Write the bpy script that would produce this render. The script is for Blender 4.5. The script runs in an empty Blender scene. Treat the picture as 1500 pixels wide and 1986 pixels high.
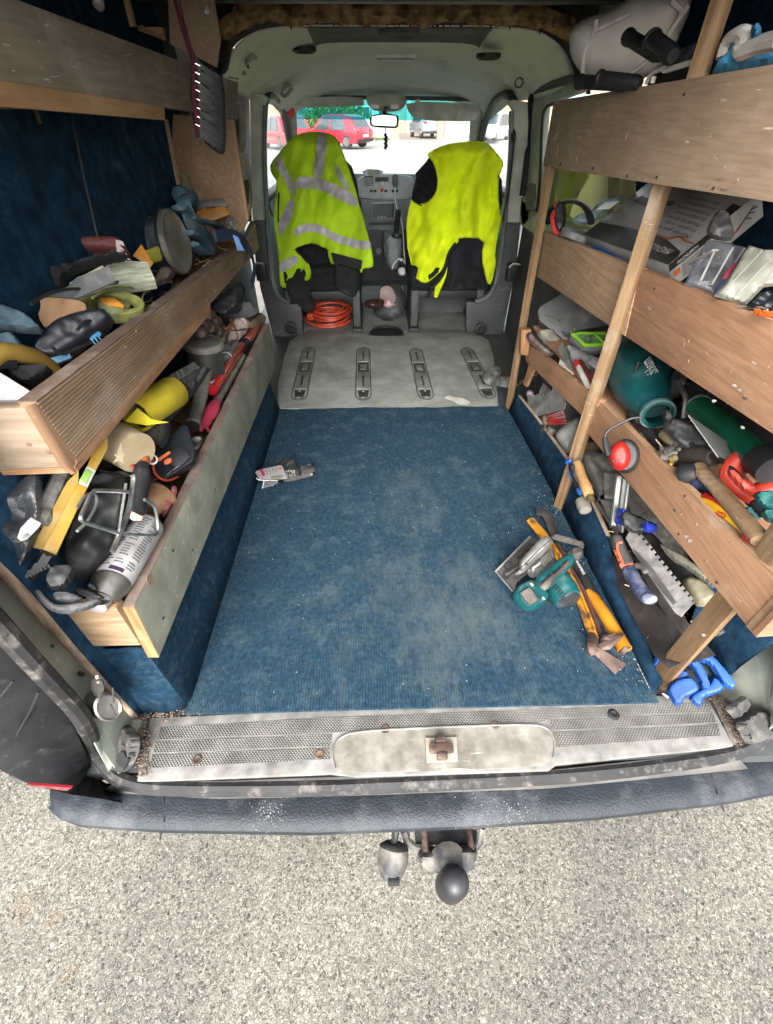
import bpy, bmesh, math, random
from math import sin, cos, pi, radians
from mathutils import Vector as V, Matrix, noise
from mathutils.geometry import delaunay_2d_cdt, intersect_point_line
random.seed(7)
S = bpy.context.scene
COL = S.collection
# ---------------------------------------------------------------- camera
CF, CX, CY, CH = 872.0, 750.0, 993.0, 1.05      # focal length in photo pixels, image centre, height over the load floor
PIT, YAW = radians(41.8), radians(1.4)
cam = bpy.data.cameras.new('camera'); camo = bpy.data.objects.new('camera', cam); COL.objects.link(camo)
camo.location = (0, 0, CH); camo.rotation_euler = (pi/2 - PIT, 0, -YAW)
cam.sensor_fit = 'VERTICAL'; cam.sensor_height = 24; cam.lens = 24*CF/1986
cam.clip_start = .02; cam.clip_end = 600
S.camera = camo
# ---------------------------------------------------------------- world, sun, exposure
W = bpy.data.worlds.new('World'); S.world = W; W.use_nodes = True
wn = W.node_tree.nodes; wl = W.node_tree.links; wn.clear()
sky = wn.new('ShaderNodeTexSky'); sky.sky_type = 'NISHITA'; sky.sun_disc = False
SUN_EL, SUN_ROT = radians(36), radians(188)
sky.sun_elevation = SUN_EL; sky.sun_rotation = SUN_ROT; sky.dust_density = 4; sky.air_density = 1; sky.ozone_density = 1
hs = wn.new('ShaderNodeHueSaturation'); hs.inputs['Saturation'].default_value = .22; hs.inputs['Value'].default_value = 1.0
bg = wn.new('ShaderNodeBackground'); bg.inputs['Strength'].default_value = .15
wo = wn.new('ShaderNodeOutputWorld')
wl.new(sky.outputs[0], hs.inputs['Color']); wl.new(hs.outputs[0], bg.inputs[0]); wl.new(bg.outputs[0], wo.inputs[0])
sun = bpy.data.lights.new('sun', 'SUN'); sun.energy = 1.1; sun.angle = radians(50); sun.color = (1, .96, .9)
suno = bpy.data.objects.new('sun', sun); COL.objects.link(suno)
sd = V((sin(SUN_ROT)*cos(SUN_EL), cos(SUN_ROT)*cos(SUN_EL), sin(SUN_EL)))
suno.rotation_euler = sd.to_track_quat('Z', 'Y').to_euler(); suno.location = (0, -5, 8)
S.view_settings.view_transform = 'Standard'; S.view_settings.look = 'None'
S.view_settings.exposure = 2.35; S.view_settings.gamma = 1
S.cycles.use_denoising = True
S.cycles.max_bounces = 10; S.cycles.diffuse_bounces = 7; S.cycles.glossy_bounces = 3
S.cycles.transparent_max_bounces = 12; S.cycles.transmission_bounces = 6
S.cycles.sample_clamp_indirect = 6; S.cycles.caustics_reflective = False; S.cycles.caustics_refractive = False

# ---------------------------------------------------------------- where a feature of the photo stands on a given real plane
def ray(px, py):
    a = (px-CX)/CF; b = -(py-CY)/CF
    x = a; y = cos(PIT)+b*sin(PIT); z = -sin(PIT)+b*cos(PIT)
    c, s = cos(YAW), sin(YAW)
    return V((x*c+y*s, -x*s+y*c, z))
CAM = V((0, 0, CH))
def Q(px, py, x=None, y=None, z=None, pl=None):
    d = ray(px, py)
    if pl is not None: t = (pl[0]-CAM).dot(pl[1])/d.dot(pl[1])
    elif x is not None: t = x/d.x
    elif y is not None: t = y/d.y
    else: t = (z-CH)/d.z
    return CAM + d*t

# ---------------------------------------------------------------- mesh kit
class G:
    def __init__(s): s.v = []; s.f = []; s.M = None
    def add(s, vs, fs):
        o = len(s.v)
        s.v += [(s.M @ V(v)) if s.M is not None else V(v) for v in vs]
        s.f += [tuple(i+o for i in f) for f in fs]
        return s
    def hexa(s, b, t):                      # bottom ring of n, top ring of n
        n = len(b)
        fs = [tuple(range(n))[::-1], tuple(range(n, 2*n))] + [(i, (i+1) % n, n+(i+1) % n, n+i) for i in range(n)]
        return s.add(list(b)+list(t), fs)
    def box(s, a, b):
        x0, y0, z0 = a; x1, y1, z1 = b
        return s.hexa([(x0,y0,z0),(x1,y0,z0),(x1,y1,z0),(x0,y1,z0)], [(x0,y0,z1),(x1,y0,z1),(x1,y1,z1),(x0,y1,z1)])
    def slab(s, c, off):                    # polygon of 3D points pushed by off
        c = [V(p) for p in c]; return s.hexa(c, [p+V(off) for p in c])
    def prism(s, poly, z0, z1, k=1.0):      # 2D outline in local XY; k scales the top
        return s.hexa([(p[0], p[1], z0) for p in poly], [(p[0]*k, p[1]*k, z1) for p in poly])
    def tube(s, pts, r, n=8, cap=True, flat=1.0, closed=False, up=None):
        pts = [V(p) for p in pts]; m = len(pts)
        rs = r if isinstance(r, (list, tuple)) else [r]*m
        T = []
        for i in range(m):
            a = pts[(i-1) % m] if (closed or i > 0) else pts[i]; b = pts[(i+1) % m] if (closed or i < m-1) else pts[i]
            d = b-a; T.append(d.normalized() if d.length > 1e-9 else V((0,0,1)))
        u = V(up) if up is not None else (V((0,0,1)) if abs(T[0].z) < .9 else V((1,0,0)))
        u = (u - T[0]*u.dot(T[0])).normalized(); vs = []
        for i in range(m):
            u = u - T[i]*u.dot(T[i]); u = u.normalized() if u.length > 1e-6 else T[i].orthogonal().normalized()
            w = T[i].cross(u)
            for k in range(n):
                an = 2*pi*(k+.5)/n
                vs.append(pts[i] + u*(cos(an)*rs[i]*flat) + w*(sin(an)*rs[i]))
        fs = []
        for i in range(m if closed else m-1):
            j = (i+1) % m
            for k in range(n):
                l = (k+1) % n; fs.append((i*n+k, i*n+l, j*n+l, j*n+k))
        if cap and not closed: fs += [tuple(range(n))[::-1], tuple(range((m-1)*n, m*n))]
        return s.add(vs, fs)
    def lathe(s, prof, n=20, M=None, cap=True):   # prof: (radius, height along local X)
        vs = []; fs = []; m = len(prof)
        for r, h in prof:
            for k in range(n):
                a = 2*pi*k/n; vs.append(V((h, r*cos(a), r*sin(a))))
        for i in range(m-1):
            for k in range(n):
                l = (k+1) % n; fs.append((i*n+k, (i+1)*n+k, (i+1)*n+l, i*n+l))
        if cap: fs += [tuple(range(n)), tuple(range((m-1)*n, m*n))[::-1]]
        if M is not None: vs = [M @ v for v in vs]
        return s.add(vs, fs)
    def grid(s, fn, nu, nv, th=0, nrm=None):
        P = [[V(fn(i/nu, j/nv)) for j in range(nv+1)] for i in range(nu+1)]
        vs = [p for r in P for p in r]; w = nv+1
        fs = [(i*w+j, (i+1)*w+j, (i+1)*w+j+1, i*w+j+1) for i in range(nu) for j in range(nv)]
        if th:
            o = V(nrm)*th; k = len(vs); vs2 = [p+o for p in vs]
            fs2 = [tuple(q+k for q in f[::-1]) for f in fs]
            b = [i*w for i in range(nu+1)] + [nu*w+j for j in range(1, nv+1)] + [i*w+nv for i in range(nu-1, -1, -1)] + [j for j in range(nv-1, 0, -1)]
            fs += fs2 + [(b[(i+1) % len(b)], b[i], b[i]+k, b[(i+1) % len(b)]+k) for i in range(len(b))]
            vs += vs2
        return s.add(vs, fs)

WL = {}
def wloc(o): return WL.get(o.name, V((0,0,0))) if o is not None else V((0,0,0))
def mk(name, g, m, parent=None, smooth=True, bevel=0, seg=2, label=None, cat=None, group=None, kind=None, sub=0, ang=38, solid=0):
    vs = [V(v) for v in g.v]
    if parent is None and kind != 'structure' and kind != 'stuff':
        lo = V((min(v.x for v in vs), min(v.y for v in vs), min(v.z for v in vs))); hi = V((max(v.x for v in vs), max(v.y for v in vs), max(v.z for v in vs)))
        org = V(((lo.x+hi.x)/2, (lo.y+hi.y)/2, lo.z)); loc = org
    else: org = wloc(parent); loc = V((0,0,0))
    me = bpy.data.meshes.new(name); me.from_pydata([v-org for v in vs], [], g.f); me.update()
    bm = bmesh.new(); bm.from_mesh(me); bmesh.ops.recalc_face_normals(bm, faces=bm.faces)
    if bevel:
        es = [e for e in bm.edges if len(e.link_faces) == 2 and e.calc_face_angle(0) > radians(35)]
        try: bmesh.ops.bevel(bm, geom=es, offset=bevel, segments=seg, profile=.6, affect='EDGES', clamp_overlap=True)
        except Exception: pass
    bm.to_mesh(me); bm.free()
    if smooth:
        me.polygons.foreach_set('use_smooth', [True]*len(me.polygons)); me.set_sharp_from_angle(angle=radians(ang))
    if m is not None: me.materials.append(m)
    o = bpy.data.objects.new(name, me); COL.objects.link(o); o.location = loc
    if solid:
        md = o.modifiers.new('thick', 'SOLIDIFY'); md.thickness = solid; md.offset = 0
    if sub:
        md = o.modifiers.new('sub', 'SUBSURF'); md.levels = sub; md.render_levels = sub
    WL[o.name] = org
    if parent is not None: o.parent = parent
    if label: o['label'] = label
    if cat: o['category'] = cat
    if group: o['group'] = group
    if kind: o['kind'] = kind
    return o
def thing(name, label, cat, loc, group=None):
    o = bpy.data.objects.new(name, None); COL.objects.link(o); o.location = V(loc); WL[o.name] = V(loc)
    o.empty_display_size = .05
    o['label'] = label; o['category'] = cat
    if group: o['group'] = group
    return o
def FR(A, B, up=(0,0,1)):                    # local X runs from A to B, local Z leans to up
    A = V(A); B = V(B); X = (B-A); L = X.length; X.normalize()
    Z = V(up); Z = Z - X*Z.dot(X)
    if Z.length < 1e-4: Z = X.orthogonal()
    Z.normalize(); Y = Z.cross(X)
    M = Matrix((X, Y, Z)).transposed().to_4x4(); M.translation = A
    return M, L
def text(s, A, B, up, m, parent, h=None, lift=.0012, name='lettering', sx=1.0, flip=False, ext=.0002):
    # a line of lettering that runs from A to B on a surface whose outward normal is up
    M, L = FR(A, B, up)
    cu = bpy.data.curves.new('tmp', 'FONT'); cu.body = s; cu.size = 1; cu.extrude = 0; cu.align_y = 'CENTER'
    to = bpy.data.objects.new('tmp', cu); COL.objects.link(to)
    bpy.context.view_layer.update()
    dg = bpy.context.evaluated_depsgraph_get(); me = bpy.data.meshes.new_from_object(to.evaluated_get(dg))
    bpy.data.objects.remove(to); bpy.data.curves.remove(cu)
    xs = [v.co.x for v in me.vertices]; w = max(xs)-min(xs); x0 = min(xs); k = L/w; hh = h if h else k
    org = wloc(parent)
    for v in me.vertices:
        p = M @ V(((v.co.x-x0)*k, v.co.y*(hh*sx), lift)); v.co = p-org
    me.materials.append(m)
    o = bpy.data.objects.new(name, me); COL.objects.link(o); o.parent = parent; WL[o.name] = org
    return o

def _inside(p, poly):
    c = False; n = len(poly); j = n-1
    for i in range(n):
        a, b = poly[i], poly[j]
        if (a[1] > p[1]) != (b[1] > p[1]) and p[0] < (b[0]-a[0])*(p[1]-a[1])/(b[1]-a[1])+a[0]: c = not c
        j = i
    return c
def _dist(p, poly):
    best = 1e9; q = V((p[0], p[1]))
    for i in range(len(poly)):
        a = V(poly[i][:2]); b = V(poly[(i+1) % len(poly)][:2]); ab = b-a; L2 = ab.length_squared
        t = max(0, min(1, (q-a).dot(ab)/L2)) if L2 > 0 else 0
        best = min(best, (q-(a+ab*t)).length)
    return best
def smoothpoly(poly, it=2):                  # Chaikin corner cutting
    for _ in range(it):
        out = []
        for i in range(len(poly)):
            a, b = poly[i], poly[(i+1) % len(poly)]
            out += [(a[0]*.75+b[0]*.25, a[1]*.75+b[1]*.25), (a[0]*.25+b[0]*.75, a[1]*.25+b[1]*.75)]
        poly = out
    return poly
def tri(poly, sp):
    out = []
    for i in range(len(poly)):
        a, b = poly[i], poly[(i+1) % len(poly)]; L = math.dist(a, b); n = max(1, int(L/sp+.5))
        out += [(a[0]+(b[0]-a[0])*k/n, a[1]+(b[1]-a[1])*k/n) for k in range(n)]
    nb = len(out); xs = [p[0] for p in poly]; ys = [p[1] for p in poly]; y = min(ys)+sp*.6; r = 0
    while y < max(ys):
        x = min(xs)+sp*(.6 if r % 2 else .1)
        while x < max(xs):
            if _inside((x, y), poly) and _dist((x, y), poly) > sp*.55: out.append((x, y))
            x += sp
        y += sp*.87; r += 1
    vo, eo, fo, *_ = delaunay_2d_cdt([V(p) for p in out], [(i, (i+1) % nb) for i in range(nb)], [], 1, 1e-4)
    return [tuple(v) for v in vo], [tuple(f) for f in fo]
def sheet(poly, fn, sp=6, th=.002, g=None, sm=0):
    """cloth or board cut to an outline: fn(px,py) gives the point in the place; th is its real thickness"""
    g = g or G()
    if sm: poly = smoothpoly(poly, sm)
    v2, f = tri(poly, sp); A = [V(fn(*p)) for p in v2]
    N = [V((0,0,0)) for _ in A]
    for t in f:
        n = (A[t[1]]-A[t[0]]).cross(A[t[2]]-A[t[0]])
        for i in t: N[i] += n
    N = [n.normalized() for n in N]; k = len(A)
    cnt = {}
    for t in f:
        for i in range(3):
            e = (t[i], t[(i+1) % 3]); cnt[e] = cnt.get(e, 0)+1
    B = [a-n*th for a, n in zip(A, N)]
    if (A[0]-CAM).dot(N[0]) > 0: B = [a+n*th for a, n in zip(A, N)]
    fs = list(f) + [tuple(i+k for i in t[::-1]) for t in f]
    for (a, b) in cnt:
        if (b, a) not in cnt: fs.append((b, a, a+k, b+k))
    return g.add(A+B, fs)
def puff(poly, pl, th, sp=5, prof=1.0, edge=12, wr=0, wf=60, back=.5, g=None, sm=2, seed=0):
    """soft solid: an outline on a plane (point, normal), swollen to thickness th on the near side and th*back behind"""
    g = g or G(); n = V(pl[1]).normalized()
    if (CAM-pl[0]).dot(n) < 0: n = -n
    if sm: poly = smoothpoly(poly, sm)
    v2, f = tri(poly, sp); k = len(v2); A = []; B = []; 
    cnt = {}
    for t in f:
        for i in range(3):
            e = (t[i], t[(i+1) % 3]); cnt[e] = 1
    bd = set()
    for (a, b) in cnt:
        if (b, a) not in cnt: bd.add(a); bd.add(b)
    for i, p in enumerate(v2):
        q = Q(*p, pl=pl); d = 0 if i in bd else min(1, _dist(p, poly)/edge)
        s_ = math.sqrt(max(0, 1-(1-d)**2))**prof
        w = wr*noise.noise(V((q.x*wf+seed, q.y*wf, q.z*wf)))*s_ if wr else 0
        # move along the surface normal: true thickness towards the viewer side
        A.append(q+n*(th*s_+w)); B.append(q-n*(th*back*s_))
    m = {i: (i if i in bd else i+k) for i in range(k)}
    fs = list(f) + [tuple(m[i] for i in t[::-1]) for t in f]
    vs = A+B
    return g.add(vs, fs)
def PX(x): return (V((x,0,0)), V((1,0,0)))
def PY(y): return (V((0,y,0)), V((0,1,0)))
def PZ(z): return (V((0,0,z)), V((0,0,1)))
def P3(a, b, c):
    a, b, c = V(a), V(b), V(c); return (a, (b-a).cross(c-a).normalized())

# ---------------------------------------------------------------- materials
def lin(c): return tuple((x/12.92 if x <= .04045 else ((x+.055)/1.055)**2.4) for x in [v/255 for v in c])
def rgba(c): return (c[0], c[1], c[2], 1)
MC = {}
def pm(name, c, c2=None, sc=6, r=.6, met=0, bump=.15, bsc=80, dust=0, dcol=(.45,.42,.37), dsc=9, spec=.4, st=(1,1,1), trans=0, sheen=0, coat=0, detail=5, lo=.35, hi=.65, scr=0, grime=.75):
    if name in MC: return MC[name]
    m = bpy.data.materials.new(name); m.use_nodes = True; nt = m.node_tree; N = nt.nodes; L = nt.links
    b = N['Principled BSDF']; b.inputs['Roughness'].default_value = r; b.inputs['Metallic'].default_value = met
    b.inputs['Specular IOR Level'].default_value = spec; b.inputs['Coat Weight'].default_value = coat
    b.inputs['Sheen Weight'].default_value = sheen; b.inputs['Transmission Weight'].default_value = trans
    tc = N.new('ShaderNodeTexCoord'); mp = N.new('ShaderNodeMapping'); mp.inputs['Scale'].default_value = st
    L.new(tc.outputs['Object'], mp.inputs[0])
    def nz(s, d=detail, src=None):
        n = N.new('ShaderNodeTexNoise'); n.inputs['Scale'].default_value = s; n.inputs['Detail'].default_value = d; L.new((src or mp).outputs[0], n.inputs[0]); return n
    def ramp(src, a, b_, ca=(0,0,0,1), cb=(1,1,1,1)):
        q = N.new('ShaderNodeValToRGB'); q.color_ramp.elements[0].position = a; q.color_ramp.elements[1].position = b_
        q.color_ramp.elements[0].color = ca; q.color_ramp.elements[1].color = cb; L.new(src, q.inputs[0]); return q
    c2 = c2 or tuple(x*.72 for x in c)
    n1 = nz(sc); rp = ramp(n1.outputs['Fac'], lo, hi, rgba(c2), rgba(c)); out = rp.outputs[0]
    if dust:
        n2 = nz(dsc, 8); n2.inputs['Roughness'].default_value = .68
        r2 = ramp(n2.outputs['Fac'], .62-.3*dust, .80-.1*dust)
        mx = N.new('ShaderNodeMix'); mx.data_type = 'RGBA'; mx.inputs[7].default_value = rgba(dcol)
        ml = N.new('ShaderNodeMath'); ml.operation = 'MULTIPLY'; ml.inputs[1].default_value = min(1, .35+dust*.6); L.new(r2.outputs[0], ml.inputs[0])
        L.new(ml.outputs[0], mx.inputs[0]); L.new(out, mx.inputs[6]); out = mx.outputs[2]
        rr = N.new('ShaderNodeMapRange'); rr.inputs[3].default_value = r; rr.inputs[4].default_value = .85; L.new(ml.outputs[0], rr.inputs[0]); L.new(rr.outputs[0], b.inputs['Roughness'])
    if scr:   # fine pale scuffs
        mp2 = N.new('ShaderNodeMapping'); mp2.inputs['Scale'].default_value = (1, 14, 5); mp2.inputs['Rotation'].default_value = (.3, .5, .8); L.new(tc.outputs['Object'], mp2.inputs[0])
        n3 = nz(11, 3, mp2); r3 = ramp(n3.outputs['Fac'], .66, .70)
        n4 = nz(5, 2); r4 = ramp(n4.outputs['Fac'], .45, .6)
        m3 = N.new('ShaderNodeMath'); m3.operation = 'MULTIPLY'; L.new(r3.outputs[0], m3.inputs[0]); L.new(r4.outputs[0], m3.inputs[1])
        m4 = N.new('ShaderNodeMath'); m4.operation = 'MULTIPLY'; m4.inputs[1].default_value = scr; L.new(m3.outputs[0], m4.inputs[0])
        mx = N.new('ShaderNodeMix'); mx.data_type = 'RGBA'; mx.inputs[7].default_value = (.6,.57,.5,1); L.new(m4.outputs[0], mx.inputs[0]); L.new(out, mx.inputs[6]); out = mx.outputs[2]
    ng = nz(sc*.7+9, 8); rg = ramp(ng.outputs['Fac'], .34, .68, (.66,.65,.63,1), (1.14,1.14,1.14,1))
    mg = N.new('ShaderNodeMix'); mg.data_type = 'RGBA'; mg.blend_type = 'MULTIPLY'; mg.inputs[0].default_value = grime; L.new(out, mg.inputs[6]); L.new(rg.outputs[0], mg.inputs[7]); out = mg.outputs[2]
    L.new(out, b.inputs['Base Color'])
    if bump:
        nb = nz(bsc, 3); bp = N.new('ShaderNodeBump'); bp.inputs['Strength'].default_value = bump; bp.inputs['Distance'].default_value = .003
        L.new(nb.outputs['Fac'], bp.inputs['Height']); L.new(bp.outputs[0], b.inputs['Normal'])
    MC[name] = m; return m
def tree(m): return m.node_tree.nodes, m.node_tree.links
def wood(name, c, c2, axis='Y', sc=1.0, r=.7, dust=.25, grain=1.0, scr=.6, knots=False):
    """sawn wood: rings stretched along the board, fine fibres, scuffs and plaster marks"""
    if name in MC: return MC[name]
    m = bpy.data.materials.new(name); m.use_nodes = True; N, L = tree(m); b = N['Principled BSDF']
    b.inputs['Roughness'].default_value = r; b.inputs['Specular IOR Level'].default_value = .25
    tc = N.new('ShaderNodeTexCoord'); mp = N.new('ShaderNodeMapping')
    s = {'X': (.09, 1, 1), 'Y': (1, .09, 1), 'Z': (1, 1, .09)}[axis]
    mp.inputs['Scale'].default_value = tuple(v*sc for v in s); L.new(tc.outputs['Object'], mp.inputs[0])
    def nz(s_, d, mpn=mp, rough=.5, dist=0):
        n = N.new('ShaderNodeTexNoise'); n.inputs['Scale'].default_value = s_; n.inputs['Detail'].default_value = d; n.inputs['Roughness'].default_value = rough
        n.inputs['Distortion'].default_value = dist; L.new(mpn.outputs[0], n.inputs[0]); return n
    def rmp(src, a, b_, ca, cb):
        q = N.new('ShaderNodeValToRGB'); q.color_ramp.elements[0].position = a; q.color_ramp.elements[1].position = b_
        q.color_ramp.elements[0].color = rgba(ca); q.color_ramp.elements[1].color = rgba(cb); L.new(src, q.inputs[0]); return q
    def mix(f, a, bcol, bl='MIX', fac=None):
        x = N.new('ShaderNodeMix'); x.data_type = 'RGBA'; x.blend_type = bl
        if f is not None: L.new(f, x.inputs[0])
        if fac is not None: x.inputs[0].default_value = fac
        L.new(a, x.inputs[6])
        if isinstance(bcol, tuple): x.inputs[7].default_value = rgba(bcol)
        else: L.new(bcol, x.inputs[7])
        return x.outputs[2]
    base = nz(9, 4); n1 = rmp(base.outputs['Fac'], .3, .7, c2, c)
    wv = N.new('ShaderNodeMath'); wv.operation = 'MULTIPLY'; wv.inputs[1].default_value = 42; L.new(nz(5, 1.5, dist=.3).outputs['Fac'], wv.inputs[0])
    fr = N.new('ShaderNodeMath'); fr.operation = 'PINGPONG'; fr.inputs[1].default_value = 1; L.new(wv.outputs[0], fr.inputs[0])
    rings = rmp(fr.outputs[0], .0, .9, (.62,.55,.48), (1.06,1.04,1.02))
    col = mix(None, n1.outputs[0], rings.outputs[0], 'MULTIPLY', .75*grain)
    fib = nz(140, 3); fb = rmp(fib.outputs['Fac'], .3, .7, (.72,.7,.66), (1.1,1.1,1.1))
    col = mix(None, col, fb.outputs[0], 'MULTIPLY', .7)
    mo = N.new('ShaderNodeMapping'); L.new(tc.outputs['Object'], mo.inputs[0])
    if dust:
        d1 = nz(7, 9, mo, .7); dr = rmp(d1.outputs['Fac'], .60-.2*dust, .82-.1*dust, (0,0,0), (.8,.8,.8))
        col = mix(dr.outputs[0], col, (.42,.38,.32))
    g1 = nz(2.3, 4, mo, .6); gr = rmp(g1.outputs['Fac'], .35, .7, (.62,.6,.57), (1.08,1.08,1.08)); col = mix(None, col, gr.outputs[0], 'MULTIPLY', .8)
    if scr:
        sp = nz(55, 5, mo, .8); s1 = rmp(sp.outputs['Fac'], .70, .74, (0,0,0), (scr,)*3); col = mix(s1.outputs[0], col, (.68,.64,.57))
        m2 = N.new('ShaderNodeMapping'); m2.inputs['Scale'].default_value = (1, 2.2, 16); m2.inputs['Rotation'].default_value = (.9, .2, .5); L.new(tc.outputs['Object'], m2.inputs[0])
        s2n = nz(9, 3, m2, .6); s2 = rmp(s2n.outputs['Fac'], .68, .72, (0,0,0), (scr*.8,)*3); col = mix(s2.outputs[0], col, (.6,.54,.46))
    L.new(col, b.inputs['Base Color'])
    bp = N.new('ShaderNodeBump'); bp.inputs['Strength'].default_value = .35; bp.inputs['Distance'].default_value = .002
    L.new(fib.outputs['Fac'], bp.inputs['Height']); L.new(bp.outputs[0], b.inputs['Normal'])
    MC[name] = m; return m
def plyedge(name, c=(.42,.27,.14), c2=(.16,.09,.05), axis=2, n=420):
    if name in MC: return MC[name]
    m = bpy.data.materials.new(name); m.use_nodes = True; N, L = tree(m); b = N['Principled BSDF']; b.inputs['Roughness'].default_value = .8
    tc = N.new('ShaderNodeTexCoord'); w = N.new('ShaderNodeTexWave'); w.wave_type = 'BANDS'; w.bands_direction = 'XYZ'[axis]; w.inputs['Scale'].default_value = n/6.28
    w.inputs['Distortion'].default_value = 1.5; w.inputs['Detail'].default_value = 3; L.new(tc.outputs['Object'], w.inputs[0])
    q = N.new('ShaderNodeValToRGB'); q.color_ramp.elements[0].color = rgba(c2); q.color_ramp.elements[1].color = rgba(c); q.color_ramp.elements[0].position = .1; q.color_ramp.elements[1].position = .55
    L.new(w.outputs['Fac'], q.inputs[0]); L.new(q.outputs[0], b.inputs['Base Color'])
    MC[name] = m; return m
def glass(name, tint=(.9,.95,.95), gl=.12):
    if name in MC: return MC[name]
    m = bpy.data.materials.new(name); m.use_nodes = True; N, L = tree(m); N.clear()
    t = N.new('ShaderNodeBsdfTransparent'); t.inputs[0].default_value = rgba(tint)
    g_ = N.new('ShaderNodeBsdfGlossy'); g_.inputs['Roughness'].default_value = .04
    lw = N.new('ShaderNodeLayerWeight'); lw.inputs[0].default_value = .25
    ml = N.new('ShaderNodeMath'); ml.operation = 'MULTIPLY_ADD'; ml.inputs[1].default_value = .5; ml.inputs[2].default_value = gl*.4; L.new(lw.outputs['Fresnel'], ml.inputs[0])
    mx = N.new('ShaderNodeMixShader'); o = N.new('ShaderNodeOutputMaterial'); L.new(ml.outputs[0], mx.inputs[0]); L.new(t.outputs[0], mx.inputs[1]); L.new(g_.outputs[0], mx.inputs[2]); L.new(mx.outputs[0], o.inputs[0])
    MC[name] = m; return m
def veil(name, c):
    if name in MC: return MC[name]
    m = bpy.data.materials.new(name); m.use_nodes = True; N, L = tree(m); N.clear(); o = N.new('ShaderNodeOutputMaterial')
    d = N.new('ShaderNodeBsdfDiffuse'); t = N.new('ShaderNodeBsdfTranslucent'); d.inputs[0].default_value = rgba(c); t.inputs[0].default_value = rgba(c)
    x = N.new('ShaderNodeMixShader'); x.inputs[0].default_value = .6; L.new(d.outputs[0], x.inputs[1]); L.new(t.outputs[0], x.inputs[2]); L.new(x.outputs[0], o.inputs[0]); MC[name] = m; return m
def film(name, tint=(.75,.77,.78), op=.45, c=(.5,.5,.5), r=.25):
    """thin clear or milky plastic: part see-through, part sheen"""
    if name in MC: return MC[name]
    m = bpy.data.materials.new(name); m.use_nodes = True; N, L = tree(m); b = N['Principled BSDF']; o = N['Material Output']
    b.inputs['Base Color'].default_value = rgba(c); b.inputs['Roughness'].default_value = r; b.inputs['Specular IOR Level'].default_value = .7
    tc = N.new('ShaderNodeTexCoord'); n = N.new('ShaderNodeTexNoise'); n.inputs['Scale'].default_value = 14; n.inputs['Detail'].default_value = 6; n.inputs['Distortion'].default_value = 1.2; L.new(tc.outputs['Object'], n.inputs[0])
    bp = N.new('ShaderNodeBump'); bp.inputs['Strength'].default_value = .9; bp.inputs['Distance'].default_value = .012; L.new(n.outputs['Fac'], bp.inputs['Height']); L.new(bp.outputs[0], b.inputs['Normal'])
    mr = N.new('ShaderNodeMapRange'); mr.inputs[1].default_value = .3; mr.inputs[2].default_value = .7; mr.inputs[3].default_value = max(0, op-.18); mr.inputs[4].default_value = min(1, op+.18); L.new(n.outputs['Fac'], mr.inputs[0])
    t = N.new('ShaderNodeBsdfTransparent'); t.inputs[0].default_value = rgba(tint); mx = N.new('ShaderNodeMixShader')
    L.new(mr.outputs[0], mx.inputs[0]); L.new(t.outputs[0], mx.inputs[1]); L.new(b.outputs[0], mx.inputs[2]); L.new(mx.outputs[0], o.inputs[0])
    MC[name] = m; return m
# ================================================================= MATERIALS FOR THE PLACE
CARP = pm('blue_carpet', (.021,.048,.078), (.013,.031,.052), sc=90, r=.95, bump=0, dust=.42, dcol=(.07,.10,.11), dsc=16, spec=.05, sheen=0)
def ribbed(m, pitch=.0068, ax=0, strength=.9):
    N, L = tree(m); b = N['Principled BSDF']; tc = [n for n in N if n.type == 'TEX_COORD'][0]
    w = N.new('ShaderNodeTexWave'); w.bands_direction = 'XYZ'[ax]; w.inputs['Scale'].default_value = 2*pi/(20*pitch); w.inputs['Distortion'].default_value = 3; w.inputs['Detail'].default_value = 3; w.inputs['Detail Scale'].default_value = 2.2
    L.new(tc.outputs['Object'], w.inputs[0])
    n = N.new('ShaderNodeTexNoise'); n.inputs['Scale'].default_value = 330; n.inputs['Detail'].default_value = 2; L.new(tc.outputs['Object'], n.inputs[0])
    a = N.new('ShaderNodeMath'); a.operation = 'MULTIPLY_ADD'; a.inputs[1].default_value = 1.3; L.new(n.outputs['Fac'], a.inputs[0]); L.new(w.outputs['Fac'], a.inputs[2])
    bp = N.new('ShaderNodeBump'); bp.inputs['Strength'].default_value = strength; bp.inputs['Distance'].default_value = .003; L.new(a.outputs[0], bp.inputs['Height']); L.new(bp.outputs[0], b.inputs['Normal'])
    # loops: pale fibre tips against dark gaps
    src = b.inputs['Base Color'].links[0].from_socket
    q = N.new('ShaderNodeValToRGB'); q.color_ramp.elements[0].position = .30; q.color_ramp.elements[1].position = 1.0
    q.color_ramp.elements[0].color = (.52,.54,.57,1); q.color_ramp.elements[1].color = (1.5,1.45,1.4,1); L.new(a.outputs[0], q.inputs[0])
    x = N.new('ShaderNodeMix'); x.data_type = 'RGBA'; x.blend_type = 'MULTIPLY'; x.inputs[0].default_value = .85; L.new(src, x.inputs[6]); L.new(q.outputs[0], x.inputs[7]); L.new(x.outputs[2], b.inputs['Base Color'])
ribbed(CARP)
CARPS = pm('side_carpet', (.012,.037,.068), (.007,.024,.045), sc=80, r=.95, bump=.6, bsc=420, dust=.35, dcol=(.06,.085,.095), dsc=20, spec=.1)
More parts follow.
